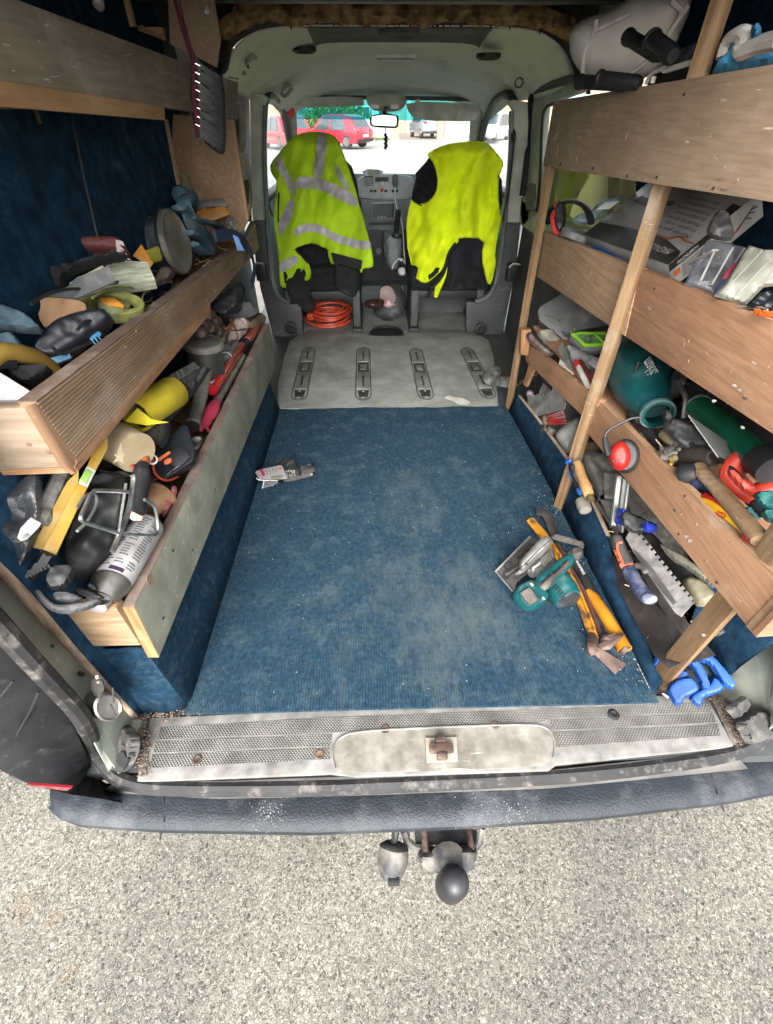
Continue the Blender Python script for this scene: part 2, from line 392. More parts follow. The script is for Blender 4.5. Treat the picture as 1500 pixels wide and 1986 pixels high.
def worn(m):
    N, L = tree(m); b = N['Principled BSDF']; src = b.inputs['Base Color'].links[0].from_socket; tc = [n for n in N if n.type == 'TEX_COORD'][0]
    mp = N.new('ShaderNodeMapping'); mp.inputs['Scale'].default_value = (1, .45, 1); L.new(tc.outputs['Object'], mp.inputs[0])
    nn = N.new('ShaderNodeTexNoise'); nn.inputs['Scale'].default_value = 11; nn.inputs['Detail'].default_value = 9; nn.inputs['Roughness'].default_value = .72; L.new(mp.outputs[0], nn.inputs[0])
    out = src
    for (wx, wy, rr, am) in ((.14, .72, .50, .62), (.16, 1.25, .32, .38), (.60, .60, .16, .45)):
        d = N.new('ShaderNodeVectorMath'); d.operation = 'DISTANCE'; d.inputs[1].default_value = (wx-.1, wy-2.2, .6); L.new(tc.outputs['Object'], d.inputs[0])
        r1 = N.new('ShaderNodeMapRange'); r1.inputs[1].default_value = 0; r1.inputs[2].default_value = rr; r1.inputs[3].default_value = .22; r1.inputs[4].default_value = -.08; L.new(d.outputs['Value'], r1.inputs[0])
        a = N.new('ShaderNodeMath'); a.operation = 'ADD'; L.new(r1.outputs[0], a.inputs[0]); L.new(nn.outputs['Fac'], a.inputs[1])
        r2 = N.new('ShaderNodeMapRange'); r2.inputs[1].default_value = .56; r2.inputs[2].default_value = .84; r2.inputs[3].default_value = 0; r2.inputs[4].default_value = am; L.new(a.outputs[0], r2.inputs[0])
        x = N.new('ShaderNodeMix'); x.data_type = 'RGBA'; x.inputs[7].default_value = (.105,.125,.118,1); L.new(r2.outputs[0], x.inputs[0]); L.new(out, x.inputs[6]); out = x.outputs[2]
    L.new(out, b.inputs['Base Color'])
worn(CARP)
LINE = pm('wall_carpet', (.010,.032,.060), (.006,.020,.040), sc=30, r=.97, bump=.5, bsc=500, dust=.12, dcol=(.12,.15,.17), dsc=12, spec=.08)
DUSTY = pm('dusty_grey_plastic', (.175,.172,.163), (.10,.098,.093), sc=22, r=.8, bump=.3, bsc=60, dust=.9, dcol=(.25,.243,.228), dsc=15, spec=.25)
MAT = pm('grey_rubber_mat', (.25,.26,.245), (.18,.19,.18), sc=5, r=.62, bump=.25, bsc=260, dust=.35, dcol=(.27,.27,.25), dsc=5, scr=.3)
BLK = pm('black_plastic', (.018,.019,.021), (.012,.012,.014), sc=20, r=.5, bump=.1, bsc=300)
BLKD = pm('dusty_black_plastic', (.022,.023,.026), (.014,.014,.016), sc=14, r=.5, bump=.15, bsc=200, dust=.22, dcol=(.13,.125,.12), dsc=24)
BUMP = pm('worn_bumper_plastic', (.017,.021,.028), (.012,.015,.020), sc=7, r=.5, bump=.55, bsc=240, dust=.36, dcol=(.15,.155,.165), dsc=6, spec=.3)
RUBB = pm('black_rubber', (.022,.022,.023), (.014,.014,.015), sc=9, r=.6, bump=.2, dust=.3, dcol=(.3,.28,.25), dsc=30)
PAINT = pm('green_grey_body_paint', (.21,.225,.19), (.165,.18,.15), sc=4, r=.42, bump=.05, bsc=30, dust=.35, dcol=(.36,.31,.25), dsc=7, spec=.5, scr=.25)
TRIMG = pm('green_grey_trim', (.46,.495,.42), (.40,.43,.365), sc=5, r=.6, bump=.12, bsc=300, dust=.1)
TRIMD = pm('charcoal_trim', (.065,.07,.072), (.048,.052,.054), sc=5, r=.55, bump=.2, bsc=300, dust=.22, dcol=(.13,.135,.135), dsc=5, scr=.25)
HEADL = pm('headliner_felt', (.80,.82,.72), (.74,.76,.67), sc=3.2, r=.95, bump=.25, bsc=420, dust=.12, dcol=(.47,.46,.40), dsc=5, spec=.1, grime=.2)
HEADD = pm('grey_felt_recess', (.20,.20,.185), (.17,.17,.16), sc=6, r=.95, bump=.2, bsc=400)
ROOFM = pm('roof_metal', (.06,.062,.055), (.025,.026,.024), sc=6, r=.5, bump=.2, bsc=20, dust=.4, dcol=(.16,.12,.07), dsc=10)
FOAM = pm('brown_foam', (.50,.31,.14), (.10,.055,.03), sc=26, r=.9, bump=1.0, bsc=50, dust=.25, dcol=(.45,.36,.22), dsc=25)
DASH = pm('grey_dash_plastic', (.20,.225,.23), (.17,.19,.195), sc=6, r=.55, bump=.15, bsc=260)
DASHL = pm('light_dash_plastic', (.40,.44,.45), (.35,.39,.40), sc=6, r=.5, bump=.1, bsc=260)
STEEL = pm('worn_steel', (.42,.41,.39), (.26,.25,.24), sc=14, r=.36, met=.9, bump=.15, bsc=90, dust=.2)
STEELD = pm('dark_steel', (.12,.115,.11), (.07,.065,.06), sc=16, r=.45, met=.7, bump=.3, bsc=90, dust=.3, dcol=(.2,.14,.09))
RUST = pm('rusty_steel', (.10,.06,.042), (.045,.034,.03), sc=30, r=.75, met=.3, bump=.5, bsc=120, dust=.4, dcol=(.35,.27,.23), dsc=20)
CHR = pm('chrome', (.7,.69,.67), (.5,.5,.5), sc=6, r=.18, met=1, bump=0)
GLS = glass('clear_glass')
RED = pm('red_plastic', (.42,.018,.014), (.33,.012,.010), sc=9, r=.45, bump=.1, dust=.15, dcol=(.45,.2,.17))
WHT = pm('white_plastic', (.68,.68,.67), (.6,.6,.59), sc=7, r=.4, bump=.05)

# ================================================================= THE GROUND AND THE STREET
def ground_mat():
    m = bpy.data.materials.new('pebble_aggregate'); m.use_nodes = True; N, L = tree(m); b = N['Principled BSDF']; b.inputs['Roughness'].default_value = .85; b.inputs['Specular IOR Level'].default_value = .25
    tc = N.new('ShaderNodeTexCoord'); nd = N.new('ShaderNodeTexNoise'); nd.inputs['Scale'].default_value = 120; nd.inputs['Detail'].default_value = 2; L.new(tc.outputs['Object'], nd.inputs[0])
    mx0 = N.new('ShaderNodeMix'); mx0.data_type = 'VECTOR'; mx0.inputs[0].default_value = .02; L.new(tc.outputs['Object'], mx0.inputs[4]); L.new(nd.outputs['Color'], mx0.inputs[5])
    v = N.new('ShaderNodeTexVoronoi'); v.inputs['Scale'].default_value = 235; v.inputs['Randomness'].default_value = 1; L.new(mx0.outputs[1], v.inputs[0])
    v2 = N.new('ShaderNodeTexVoronoi'); v2.feature = 'DISTANCE_TO_EDGE'; v2.inputs['Scale'].default_value = 235; L.new(mx0.outputs[1], v2.inputs[0])
    sp = N.new('ShaderNodeSeparateColor'); L.new(v.outputs['Color'], sp.inputs[0])
    q = N.new('ShaderNodeValToRGB'); e = q.color_ramp.elements; q.color_ramp.interpolation = 'LINEAR'
    e[0].position = 0; e[0].color = (.04,.039,.036,1); e[1].position = 1; e[1].color = (.36,.345,.305,1)
    for p, c in ((.12,(.10,.098,.087,1)), (.34,(.155,.151,.134,1)), (.6,(.195,.188,.165,1)), (.82,(.255,.245,.213,1))):
        k = e.new(p); k.color = c
    L.new(sp.outputs[0], q.inputs[0])
    eg = N.new('ShaderNodeValToRGB'); eg.color_ramp.elements[0].color = (.62,.61,.58,1); eg.color_ramp.elements[0].position = 0; eg.color_ramp.elements[1].position = .14; L.new(v2.outputs['Distance'], eg.inputs[0])
    mx = N.new('ShaderNodeMix'); mx.data_type = 'RGBA'; mx.blend_type = 'MULTIPLY'; mx.inputs[0].default_value = 1; L.new(q.outputs[0], mx.inputs[6]); L.new(eg.outputs[0], mx.inputs[7])
    nb = N.new('ShaderNodeTexNoise'); nb.inputs['Scale'].default_value = 2.2; nb.inputs['Detail'].default_value = 6; L.new(tc.outputs['Object'], nb.inputs[0])
    rb = N.new('ShaderNodeValToRGB'); rb.color_ramp.elements[0].color = (.8,.8,.8,1); rb.color_ramp.elements[0].position = .35; rb.color_ramp.elements[1].color = (1.08,1.07,1.05,1); rb.color_ramp.elements[1].position = .65; L.new(nb.outputs['Fac'], rb.inputs[0])
    m2 = N.new('ShaderNodeMix'); m2.data_type = 'RGBA'; m2.blend_type = 'MULTIPLY'; m2.inputs[0].default_value = 1; L.new(mx.outputs[2], m2.inputs[6]); L.new(rb.outputs[0], m2.inputs[7])
    # a couple of rusty stains with a shape of their own
    out = m2.outputs[2]
    for (sx, sy, rr) in STAINS:
        vd = N.new('ShaderNodeVectorMath'); vd.operation = 'DISTANCE'; vd.inputs[1].default_value = (sx, sy, GZ); L.new(tc.outputs['Object'], vd.inputs[0])
        mr = N.new('ShaderNodeMapRange'); mr.inputs[1].default_value = rr*.45; mr.inputs[2].default_value = rr; mr.inputs[3].default_value = .28; mr.inputs[4].default_value = 0; L.new(vd.outputs['Value'], mr.inputs[0])
        m3 = N.new('ShaderNodeMix'); m3.data_type = 'RGBA'; m3.blend_type = 'MULTIPLY'; m3.inputs[7].default_value = (.95,.66,.36,1); L.new(mr.outputs[0], m3.inputs[0]); L.new(out, m3.inputs[6]); out = m3.outputs[2]
    L.new(out, b.inputs['Base Color'])
    bp = N.new('ShaderNodeBump'); bp.inputs['Strength'].default_value = .8; bp.inputs['Distance'].default_value = .004; L.new(v2.outputs['Distance'], bp.inputs['Height']); L.new(bp.outputs[0], b.inputs['Normal'])
    return m
GZ = -.60
STAINS = [(*Q(50, 1757, z=GZ).xy, .05), (*Q(105, 1787, z=GZ).xy, .035), (*Q(135, 1890, z=GZ).xy, .03)]
g = G().grid(lambda u, v: (-60+120*u, -60+72*v, GZ), 2, 2); mk('ground', g, ground_mat(), kind='structure', smooth=False)
ROADM = pm('pale_asphalt', (.27,.27,.26), (.21,.21,.20), sc=3, r=.9, bump=.3, bsc=60, dust=.3, dcol=(.27,.26,.24), dsc=1)
g = G().box((-120, 12, GZ-.3), (120, 40, GZ-.04)); mk('road', g, ROADM, kind='structure', smooth=False)
KERB = pm('concrete_pavement', (.34,.33,.30), (.27,.26,.24), sc=3, r=.9, bump=.2)
g = G().box((-120, 40, GZ-.3), (120, 300, GZ+.06)); mk('pavement', g, KERB, kind='structure', smooth=False)
GRASS = pm('verge_grass', (.085,.14,.03), (.05,.09,.02), sc=20, r=.9, bump=.6, bsc=40)
gg = G()
for i in range(1400):
    x = random.uniform(-9, 1.2); y = random.uniform(40.4, 43.4); h = random.uniform(.08, .2); a = random.uniform(0, 3.1); dx = cos(a)*.03; dy = sin(a)*.03
    gg.add([(x-dx, y-dy, GZ+.06), (x+dx, y+dy, GZ+.06), (x+random.uniform(-.05,.05), y, GZ+.06+h)], [(0,1,2)])
mk('grass', gg, GRASS, kind='stuff', smooth=False)

# ================================================================= THE VAN
van = thing('panel_van', 'used work van open at the rear, with blue carpeted load floor and grey headliner', 'van', (.1, 2.2, GZ))
def vp(name, g, m, parent=None, **k): return mk(name, g, m, parent or van, **k)
def pxs(pl, **k): return [Q(x, y, **k) for x, y in pl]
def resample(pts, n):
    pts = [V(p) for p in pts]; d = [0]
    for a, b in zip(pts, pts[1:]): d.append(d[-1]+(b-a).length)
    out = []; j = 0
    for i in range(n):
        t = d[-1]*i/(n-1)
        while j < len(d)-2 and d[j+1] < t: j += 1
        s = (t-d[j])/max(1e-9, d[j+1]-d[j]); out.append(pts[j].lerp(pts[j+1], min(1, s)))
    return out
def smooth3(pts, it=2):
    pts = [V(p) for p in pts]
    for _ in range(it):
        o = [pts[0]]
        for a, b in zip(pts, pts[1:]): o += [a.lerp(b, .25), a.lerp(b, .75)]
        pts = o+[pts[-1]]
    return pts
def loft(curves, n=40, g=None):
    g = g or G(); C = [resample(c, n) for c in curves]; vs = [p for c in C for p in c]; m = len(C)
    return g.add(vs, [(i*n+j, i*n+j+1, (i+1)*n+j+1, (i+1)*n+j) for i in range(m-1) for j in range(n-1)])
# --- load floor
def carp(u, v):
    x = -.455+1.11*u*(1-.02*v); y = .476+(1.42)*v
    if v > .99: y += .012*noise.noise(V((x*9, 0, 2)))
    return (x, y, .010+.0022*noise.noise(V((x*3, y*3, 0)))+.001*noise.noise(V((x*11, y*11, 4))))
carpet = vp('load_floor_carpet', G().grid(carp, 60, 80, th=.008, nrm=(0,0,-1)), CARP)
vp('floor_pan', G().box((-.80, .36, -.05), (1.0, 4.3, -.012)), TRIMD)
# left wheel-box lining, rounded near corner, and the right low lining
cx = [(-.60,.492),(-.54,.480),(-.49,.479),(-.462,.486),(-.452,.505),(-.450,.56),(-.450,.9),(-.450,1.4),(-.450,1.80),(-.455,1.90),(-.475,1.945),(-.52,1.96),(-.60,1.96)]
vp('wheel_box_carpet', loft([[V((x, y, .004)) for x, y in cx], [V((x-.014+.003*sin(y*9), y+(.010 if x < -.46 else 0), .09)) for x, y in cx], [V((x-.030, y+(.022 if x < -.46 else .004), .18)) for x, y in cx], [V((x-.036, y+(.03 if x < -.46 else .006), .233)) for x, y in cx]], 70), CARPS, solid=.006)
pR = [(.653,.50),(.650,.7),(.645,.95),(.640,1.25),(.628,1.6),(.615,1.86)]
pT = [Q(a, b_, x=xx) for a, b_, xx in ((1284,1322,.668),(1262,1262,.668),(1225,1180,.667),(1190,1100,.665),(1178,1040,.662),(1150,977,.658),(1097,887,.650),(1040,810,.635),(1004,765,.622))]
vp('low_side_carpet', loft([[V((x, y, .003)) for x, y in pR], pT], 40), LINE, solid=.008)
vp('low_side_edge', loft([[p+V((-.003,0,.001)) for p in pT[4:]], [p+V((.008,0,.002)) for p in pT[4:]], [p+V((.009,0,-.012)) for p in pT[4:]]], 30), pm('raw_board_edge', (.30,.22,.15), (.2,.15,.1), sc=20, r=.8, dust=.4), solid=.002)
vp('side_bin_floor', G().box((.66, .56, -.002), (.955, 1.95, .03)), BLK)
vp('wheel_box_near_carpet', loft([[V((.78,.61,-.01))]+[V((.80,.60,-.01)), V((1.0,.58,-.01))], [V((.79,.66,.12)), V((.85,.66,.12)), V((1.0,.64,.12))], [V((.80,.70,.22)), V((.86,.70,.22)), V((1.0,.69,.22))]], 12), CARPS, solid=.006)
# --- side walls and roof
vp('side_wall', G().box((-.80, .47, -.05), (-.775, 2.42, 1.35)), LINE)
vp('side_wall', G().box((.965, .50, -.05), (.99, 2.06, 1.35)), LINE)
vp('outer_skin', G().box((-.86, .47, -.3), (-.80, 2.45, 1.36)), PAINT)
vp('outer_skin', G().box((.99, .50, -.3), (1.05, 2.10, 1.36)), PAINT)
roof = vp('roof', G().box((-.80, .48, 1.345), (.99, 2.50, 1.37)), ROOFM)
for y in (.95, 1.4, 1.85, 2.2): vp('roof_rib', G().box((-.76, y, 1.315), (.95, y+.07, 1.345)), ROOFM, roof, bevel=.008)
vp('roof_outer', G().box((-.80, 2.505, 1.32), (.99, 3.75, 1.37)), PAINT)
XC = .108
# ragged insulation strip at the cut edge of the headliner
def foamf(u, v):
    x = -.56+1.36*u; a = 2*pi*v; r = .030+.016*noise.noise(V((x*13, cos(a)*2, sin(a)*2)))+.007*noise.noise(V((x*45, cos(a)*4, sin(a)*4)))
    zc = 1.318-.10*max(0, (abs(x-.1)/.72))**8
    return (x, 2.44+r*1.2*cos(a)+.02*noise.noise(V((x*5,3,1))), zc+r*sin(a))
vp('insulation_strip', G().grid(foamf, 150, 14), FOAM, roof)
fl = G()
for i in range(46):
    x = -.5+1.25*i/45+random.uniform(-.01,.01); zc = 1.292-.10*(abs(x-.1)/.72)**8; w = random.uniform(.004,.018); h = random.uniform(.004,.022)
    fl.add([(x-w, 2.47, zc+.012), (x+w, 2.47, zc+.012), (x+w*.3, 2.462, zc-h)], [(0,1,2)])
vp('torn_lining_edge', fl, pm('torn_red_brown', (.16,.06,.04), (.07,.04,.03), sc=20, r=.9), roof, solid=.002, kind='stuff')
vp('roof_gap_panel', loft([[V((XC+t*.72, 2.474, 1.28-.16*abs(t)**9)) for t in [-1+i/20 for i in range(41)]], [V((XC+t*.86, 2.474, 1.35)) for t in [-1+i/20 for i in range(41)]]], 60), ROOFM, roof)
# --- headliner
def hz(y):                                 # height along the middle
    K = [(2.47,1.283),(2.9,1.246),(3.2,1.235),(3.5,1.205),(3.75,1.15),(3.9,1.105)]
    for (a, p), (b, q) in zip(K, K[1:]):
        if y <= b: t = (y-a)/(b-a); return p+(q-p)*t
    return K[-1][1]
def bump_(x, a, b, s): return 1/(1+math.exp(-(x-a)/s)) * 1/(1+math.exp((x-b)/s))
def head(u, v):
    y = 2.47+1.40*v; t = 2*u-1; hw = .70-.03*v; x = XC+t*hw
    e_ = 9-5.6*min(1, v*3.2); z = hz(y)-(.16)*abs(t)**e_*(1-.3*v*v)
    z += .030*bump_(x, -.245, .475, .012)*bump_(y, 2.50, 2.81, .012)
    z += .028*bump_(x, -.19, .38, .012)*bump_(y, 3.16, 3.42, .015)
    z -= .022*math.exp(-((abs(t)-.80)/.07)**2)*math.exp(-((y-3.02)/.10)**2)
    return (x, y, z)
headliner = vp('headliner', G().grid(head, 110, 110), HEADL, solid=.004)
def hpt(px, py, it=12, dz=0):              # point on the headliner under a pixel
    y = 2.8
    for _ in range(it):
        p = Q(px, py, y=y); u = ((p.x-XC)/(.70-.03*(y-2.47)/1.4)+1)/2; z = head(min(1, max(0, u)), (y-2.47)/1.4)[2]
        p2 = Q(px, py, z=z); y = .5*y+.5*min(3.86, max(2.47, p2.y))
    p = Q(px, py, y=y); p.z += dz; return p
vp('shaded_recess_lining', G().grid(lambda u, v: (lambda q: (q[0], q[1], q[2]-.004))(head(((-.245+.72*u-XC)/(.70-.03*(.035+.3*v)/1.4)+1)/2, (.035+.3*v)/1.4)), 40, 20, th=.001, nrm=(0,0,1)), HEADD, headliner)  # grey lining whose dark tone also carries the shading of the recess
def oval(px, py, rx, ry, h, m, name, par, ring=True):
    c = hpt(px, py); M = Matrix.Translation(c) @ Matrix.Diagonal((rx, ry, 1, 1)); M2 = M @ Matrix.Rotation(pi/2, 4, 'Y')
    o = vp(name, G().lathe([(.80, -h*.2), (1.0, -h*.1), (1.0, h*.6), (.86, h), (.72, h), (.66, h*.55), (.01, h*.6)], 28, M2), m, par); return c
oval(774, 56, .085, .05, .022, HEADD, 'roof_vent', headliner); c0 = hpt(774, 56)
vp('vent_grille', G().lathe([(.05, .015), (.05, .011), (.005, .017)], 20, Matrix.Translation(c0) @ Matrix.Diagonal((.9,.7,1,1)) @ Matrix.Rotation(pi/2, 4, 'Y')), BLKD, headliner)
for (a, b) in ((590, 93), (948, 106)):
    c0 = hpt(a, b); vp('ceiling_speaker', G().lathe([(.052, -.004), (.052, .010), (.040, .016), (.03, .010), (.005, .012)], 22, Matrix.Translation(c0) @ Matrix.Rotation(pi/2, 4, 'Y')), BLK, headliner)
c0 = hpt(768, 106); lm = vp('roof_lamp', G().box(c0+V((-.095,-.028,-.014)), c0+V((.095,.028,.006))), WHT, headliner, bevel=.008)
vp('lamp_lens', G().box(c0+V((-.085,-.02,-.019)), c0+V((.085,.02,-.0145))), pm('frosted_lens', (.5,.49,.45), r=.3, bump=0), headliner, bevel=.003)
# grab handles and belt slots at the headliner sides
def ringpx(pts, fn, r, name, m, par, closed=True):
    P = [fn(*p) for p in pts]; P = [V(p) for p in P]
    if closed: P = smooth3(P+[P[0]], 2)[:-1]
    else: P = smooth3(P, 2)
    return vp(name, G().tube(P, r, 8, closed=closed), m, par)
for pts, hole in ((((468,128),(478,112),(492,103),(500,107),(498,118),(484,134),(472,136)), ((478,128),(488,113),(494,113),(484,130))),
                  (((545,175),(551,164),(562,159),(566,163),(562,175),(551,183)), ((552,176),(557,168),(561,168),(557,178))),
                  (((1034,122),(1046,118),(1058,122),(1072,136),(1060,140),(1046,150),(1036,136)), ((1043,128),(1054,128),(1060,137),(1048,140)))):
    hc = hpt(1036, 135) if pts[0][0] > 1000 else None
    f = (lambda a, b: Q(a, b, y=hc.y-.014)) if hc is not None else (lambda a, b: hpt(a, b)+V((0,-.006,-.010)))
    ringpx(pts, f, .008, 'grab_handle', TRIMG, headliner)
    vp('handle_hollow', sheet(list(hole), (lambda a, b: Q(a, b, y=hc.y-.008)) if hc is not None else (lambda a, b: hpt(a, b)+V((0,-.003,-.006))), 6, .002), BLK, headliner)
for (a, b) in ((510, 143), (1007, 157)):
    c0 = hpt(a, b)+V((0,-.004,-.006)); vp('belt_loop', G().tube([c0+V((.018*cos(t), .0, .018*sin(t)*.9)) for t in [i*pi/4 for i in range(8)]], .004, 6, closed=True), STEELD, headliner)
# --- windscreen surround, pillars, visors, mirror
def wsp(px, py): return Q(px, py, y=3.92)
def ipanel(name, poly, pl, th, m, par=None, sm=0, sp=25, bevel=0, rev=1):
    n = V(pl[1]).normalized(); return vp(name, sheet(poly, lambda a, b: Q(a, b, pl=pl), sp, th, sm=sm), m, par, bevel=bevel)
ws = vp('windscreen', G().add([(-.62,3.86,1.11),(.80,3.86,1.11),(.95,4.75,.66),(-.78,4.75,.66)], [(0,1,2,3)]), GLS)
CYAN = glass('blue_sunstrip', (.10,.62,.74), .05)
vp('sunstrip', G().add([Q(548,190,y=3.88), Q(945,190,y=3.88), Q(945,236,y=3.93), Q(548,230,y=3.93)], [(0,1,2,3)]), CYAN, ws)
tw = lambda pts, r, nm, m, par=None, flat=1: vp(nm, G().tube(smooth3(pts, 2), r, 8, flat=flat), m, par)
for px_a, s in (((553,190),-1), ((938,190),1)):
    top = Q(*px_a, y=3.75)
    tw([V((top.x+s*.03, 3.45, 1.16)), top+V((0,0,.02)), V((top.x-s*.0, 3.95, 1.0)), V((top.x+s*.09, 4.35, .80)), V((top.x+s*.17, 4.75, .62))], .045, 'windscreen_pillar', TRIMG, None, .6)
for poly in ([(558,190),(700,186),(708,200),(704,206),(560,209)],):
    ipanel('sun_visor', poly, PY(3.74), .02, pm('visor_vinyl', (.52,.54,.47), r=.7, bump=.1), headliner, sm=1)
vis = ipanel('sun_visor', [(787,196),(920,200),(934,208),(924,232),(910,236),(806,233),(792,216)], PY(3.74), .02, pm('visor_vinyl', (.52,.54,.47)), headliner, sm=1)
ipanel('visor_clip', [(806,192),(815,192),(815,204),(806,204)], PY(3.715), .008, TRIMG, headliner)
ipanel('visor_mirror_flap', [(889,212),(916,211),(920,222),(914,234),(885,234)], PY(3.728), .003, pm('silver_flap', (.5,.52,.48), r=.35, bump=0), headliner)
ipanel('header_rail', [(553,183),(940,188),(940,197),(553,191)], PY(3.78), .03, BLKD, headliner)
pod = vp('overhead_console', puff([(708,188),(720,178),(745,175),(772,177),(788,188),(789,200),(780,212),(765,217),(728,216),(716,208)], PY(3.70), .05, 5, edge=14, sm=1), TRIMG, headliner)
ipanel('console_switch', [(745,206),(753,206),(753,213),(745,213)], PY(3.645), .006, BLK, headliner)
for a in (727, 766): ipanel('map_lamp', [(a-8,203),(a+8,203),(a+8,211),(a-8,211)], PY(3.647), .005, pm('lamp_clear', (.6,.6,.55), r=.2), headliner)
mir = vp('rear_view_mirror', puff([(718,224),(740,220),(770,222),(774,228),(773,246),(768,249),(722,247),(717,240)], PY(3.66), .012, 6, edge=4, sm=1, back=1.5), BLK)
ipanel('mirror_glass', [(722,226),(742,223),(768,225),(770,232),(769,243),(766,245),(724,243),(721,238)], PY(3.642), .002, pm('mirror_silver', (.7,.75,.7), r=.05, met=1, bump=0, c2=(.68,.73,.68)), mir)
tw([Q(745,214,y=3.70), Q(746,222,y=3.67)], .012, 'mirror_stem', BLK, mir)
# --- front doors: frame, glass, lower panel
for s, x0 in ((-1, -.615), (1, .80)):
    d = vp('front_door', G().box((x0-(.05 if s < 0 else 0), 2.98, -.1), (x0+(0 if s < 0 else .05), 4.4, .66)), pm('pale_door_card', (.55,.62,.62), (.48,.55,.55)), bevel=.01)
    vp('door_top_trim', G().box((x0-.03, 2.98, .66), (x0+.03, 4.4, .69)), BLK, d, bevel=.01)
    tw([V((x0, 3.02, .66)), V((x0-s*.03, 3.00, .9)), V((x0-s*.075, 3.05, 1.09)), V((x0-s*.075, 3.4, 1.13)), V((x0-s*.06, 3.85, 1.04)), V((x0, 4.4, .70))], .022, 'window_frame', BLK, d)
    vp('door_glass', G().add([(x0, 3.02, .66), (x0-s*.07, 3.06, 1.09), (x0-s*.07, 3.8, 1.06), (x0, 4.4, .68)], [(0,1,2,3)]), GLS, d)
# B pillars: upper grey-green covers
def pillar(name, poly, y, th, m, **k): return vp(name, sheet(poly, lambda a, b: Q(a, b, y=y), 14, th, sm=0), m, bevel=.006, **k)
bl = pillar('door_pillar_cover', [(484,183),(507,181),(520,190),(512,205),(507,230),(506,280),(509,340),(514,400),(517,428),(490,428),(488,380),(486,300)], 2.88, .05, TRIMG)
pillar('lower_pillar_trim', [(490,428),(516,428),(519,470),(524,520),(530,560),(545,583),(566,590),(584,590),(588,648),(560,655),(540,690),(532,660),(505,560),(495,500)], 2.86, .05, TRIMD)
tw(pxs([(516,205),(513,260),(514,330),(518,400),(521,470),(528,540),(536,570),(552,585),(562,586)], y=2.84), .012, 'door_seal_trim', pm('pale_sill_trim', (.16,.18,.18), r=.35), None)
br = pillar('door_pillar_cover', [(985,196),(1000,193),(1024,198),(1026,240),(1022,310),(1012,380),(1008,432),(980,432),(986,360),(996,300),(997,215)], 2.88, .05, TRIMG)
pillar('lower_pillar_trim', [(980,432),(1010,433),(1002,520),(985,600),(968,686),(945,655),(905,648),(905,585),(925,587),(950,575),(964,540),(972,480)], 2.86, .05, TRIMD)
tw(pxs([(992,215),(991,300),(982,400),(976,470),(966,535),(955,568),(938,582),(922,585)], y=2.84), .012, 'door_seal_trim', pm('pale_sill_trim', (.16,.18,.18)), None)
for (a, b) in ((565,636),(932,638)):
    c0 = Q(a, b, y=2.80); vp('tie_down_ring', G().lathe([(.036,0),(.036,.012),(.026,.014),(.024,.006),(.012,.006),(.010,.012),(.003,.012)], 18, Matrix.Translation(c0) @ Matrix.Rotation(-pi/2, 4, 'Z')), BLK)
# catches on the pillars
for (a, b, w) in ((507, 527, 9), (994, 528, 9)):
    c0 = Q(a, b, y=2.80); vp('door_catch', G().box(c0+V((-.03,-.02,-.045)), c0+V((.03,.03,.045))), BLK, bevel=.008); vp('catch_trim', G().tube([c0+V((-.032,-.022,.03)), c0+V((-.01,-.03,.052)), c0+V((.03,-.025,.045))], .005, 6), DASHL)
# belts on the door pillars
tw(pxs([(998,262),(995,300),(985,380),(975,430)], y=2.82), .006, 'seat_belt', BLK, None)
vp('belt_guide', puff([(991,250),(1000,250),(1002,268),(997,286),(991,282)], PY(2.83), .02, 5, edge=5), BLK)
tw(pxs([(508,262),(512,300),(515,360),(522,400),(529,420)], y=2.95), .005, 'seat_belt', BLK, None)
# sliding-door insides
ld = vp('side_door', G().box((-.775, 2.30, -.1), (-.72, 2.95, .62)), TRIMD, bevel=.01)
vp('door_upper', sheet([(432,60),(470,120),(484,183),(489,430),(430,430)], lambda a, b: Q(a, b, x=-.66), 20, .02), TRIMD, ld)
tw([Q(x_, y_, x=-.645) for x_, y_ in ((452,140),(468,190),(471,240),(470,285),(464,300))], .02, 'window_surround', TRIMG, ld, .5)
ipanel('door_grip_panel', [(466,297),(482,299),(487,322),(492,345),(491,400),(484,425),(470,425)], PX(-.64), .02, TRIMG, ld, bevel=.004)
ipanel('grip_hollow', [(476,350),(482,348),(484,365),(483,395),(478,400)], PX(-.630), .006, BLK, ld)
rd = vp('side_door', G().box((.83, 2.06, -.1), (.88, 2.92, .58)), TRIMD, bevel=.01)
rwx = .80
fr = ipanel('door_window_frame', [(1030,186),(1120,160),(1180,140),(1180,160),(1056,203),(1052,260),(1050,330),(1043,400),(1040,420),(1012,440),(1010,410),(1014,350),(1024,300),(1029,240)], PX(rwx), .03, TRIMG, rd, bevel=.006)
tw([Q(x_, y_, x=rwx-.02) for x_, y_ in ((1120,150),(1045,172),(1029,184),(1026,240),(1022,310),(1013,380))], .014, 'door_seal', BLK, rd)
tw([Q(x_, y_, x=rwx-.012) for x_, y_ in ((1075,200),(1054,210),(1051,260),(1049,330),(1043,400),(1041,412))], .007, 'window_seal', BLK, rd)
ipanel('grip_hollow', [(1021,362),(1030,355),(1038,358),(1038,385),(1033,406),(1022,408),(1019,395)], PX(rwx-.006), .006, pm('grip_dark', (.14,.15,.13)), rd)
vp('door_sill', G().box((.80, 2.05, .58), (.88, 2.95, .70)), TRIMG, rd, bevel=.015)
vp('window_pane', G().add([(rwx+.02, 2.02, .68), (rwx+.02, 2.88, .68), (rwx+.0, 2.88, 1.12), (rwx+.0, 2.02, 1.14)], [(0,1,2,3)]), GLS, rd)
ipanel('window_post', [(1180,330),(1190,330),(1190,420),(1178,420)], PX(rwx-.02), .02, pm('ochre_edge', (.28,.24,.13)), rd)
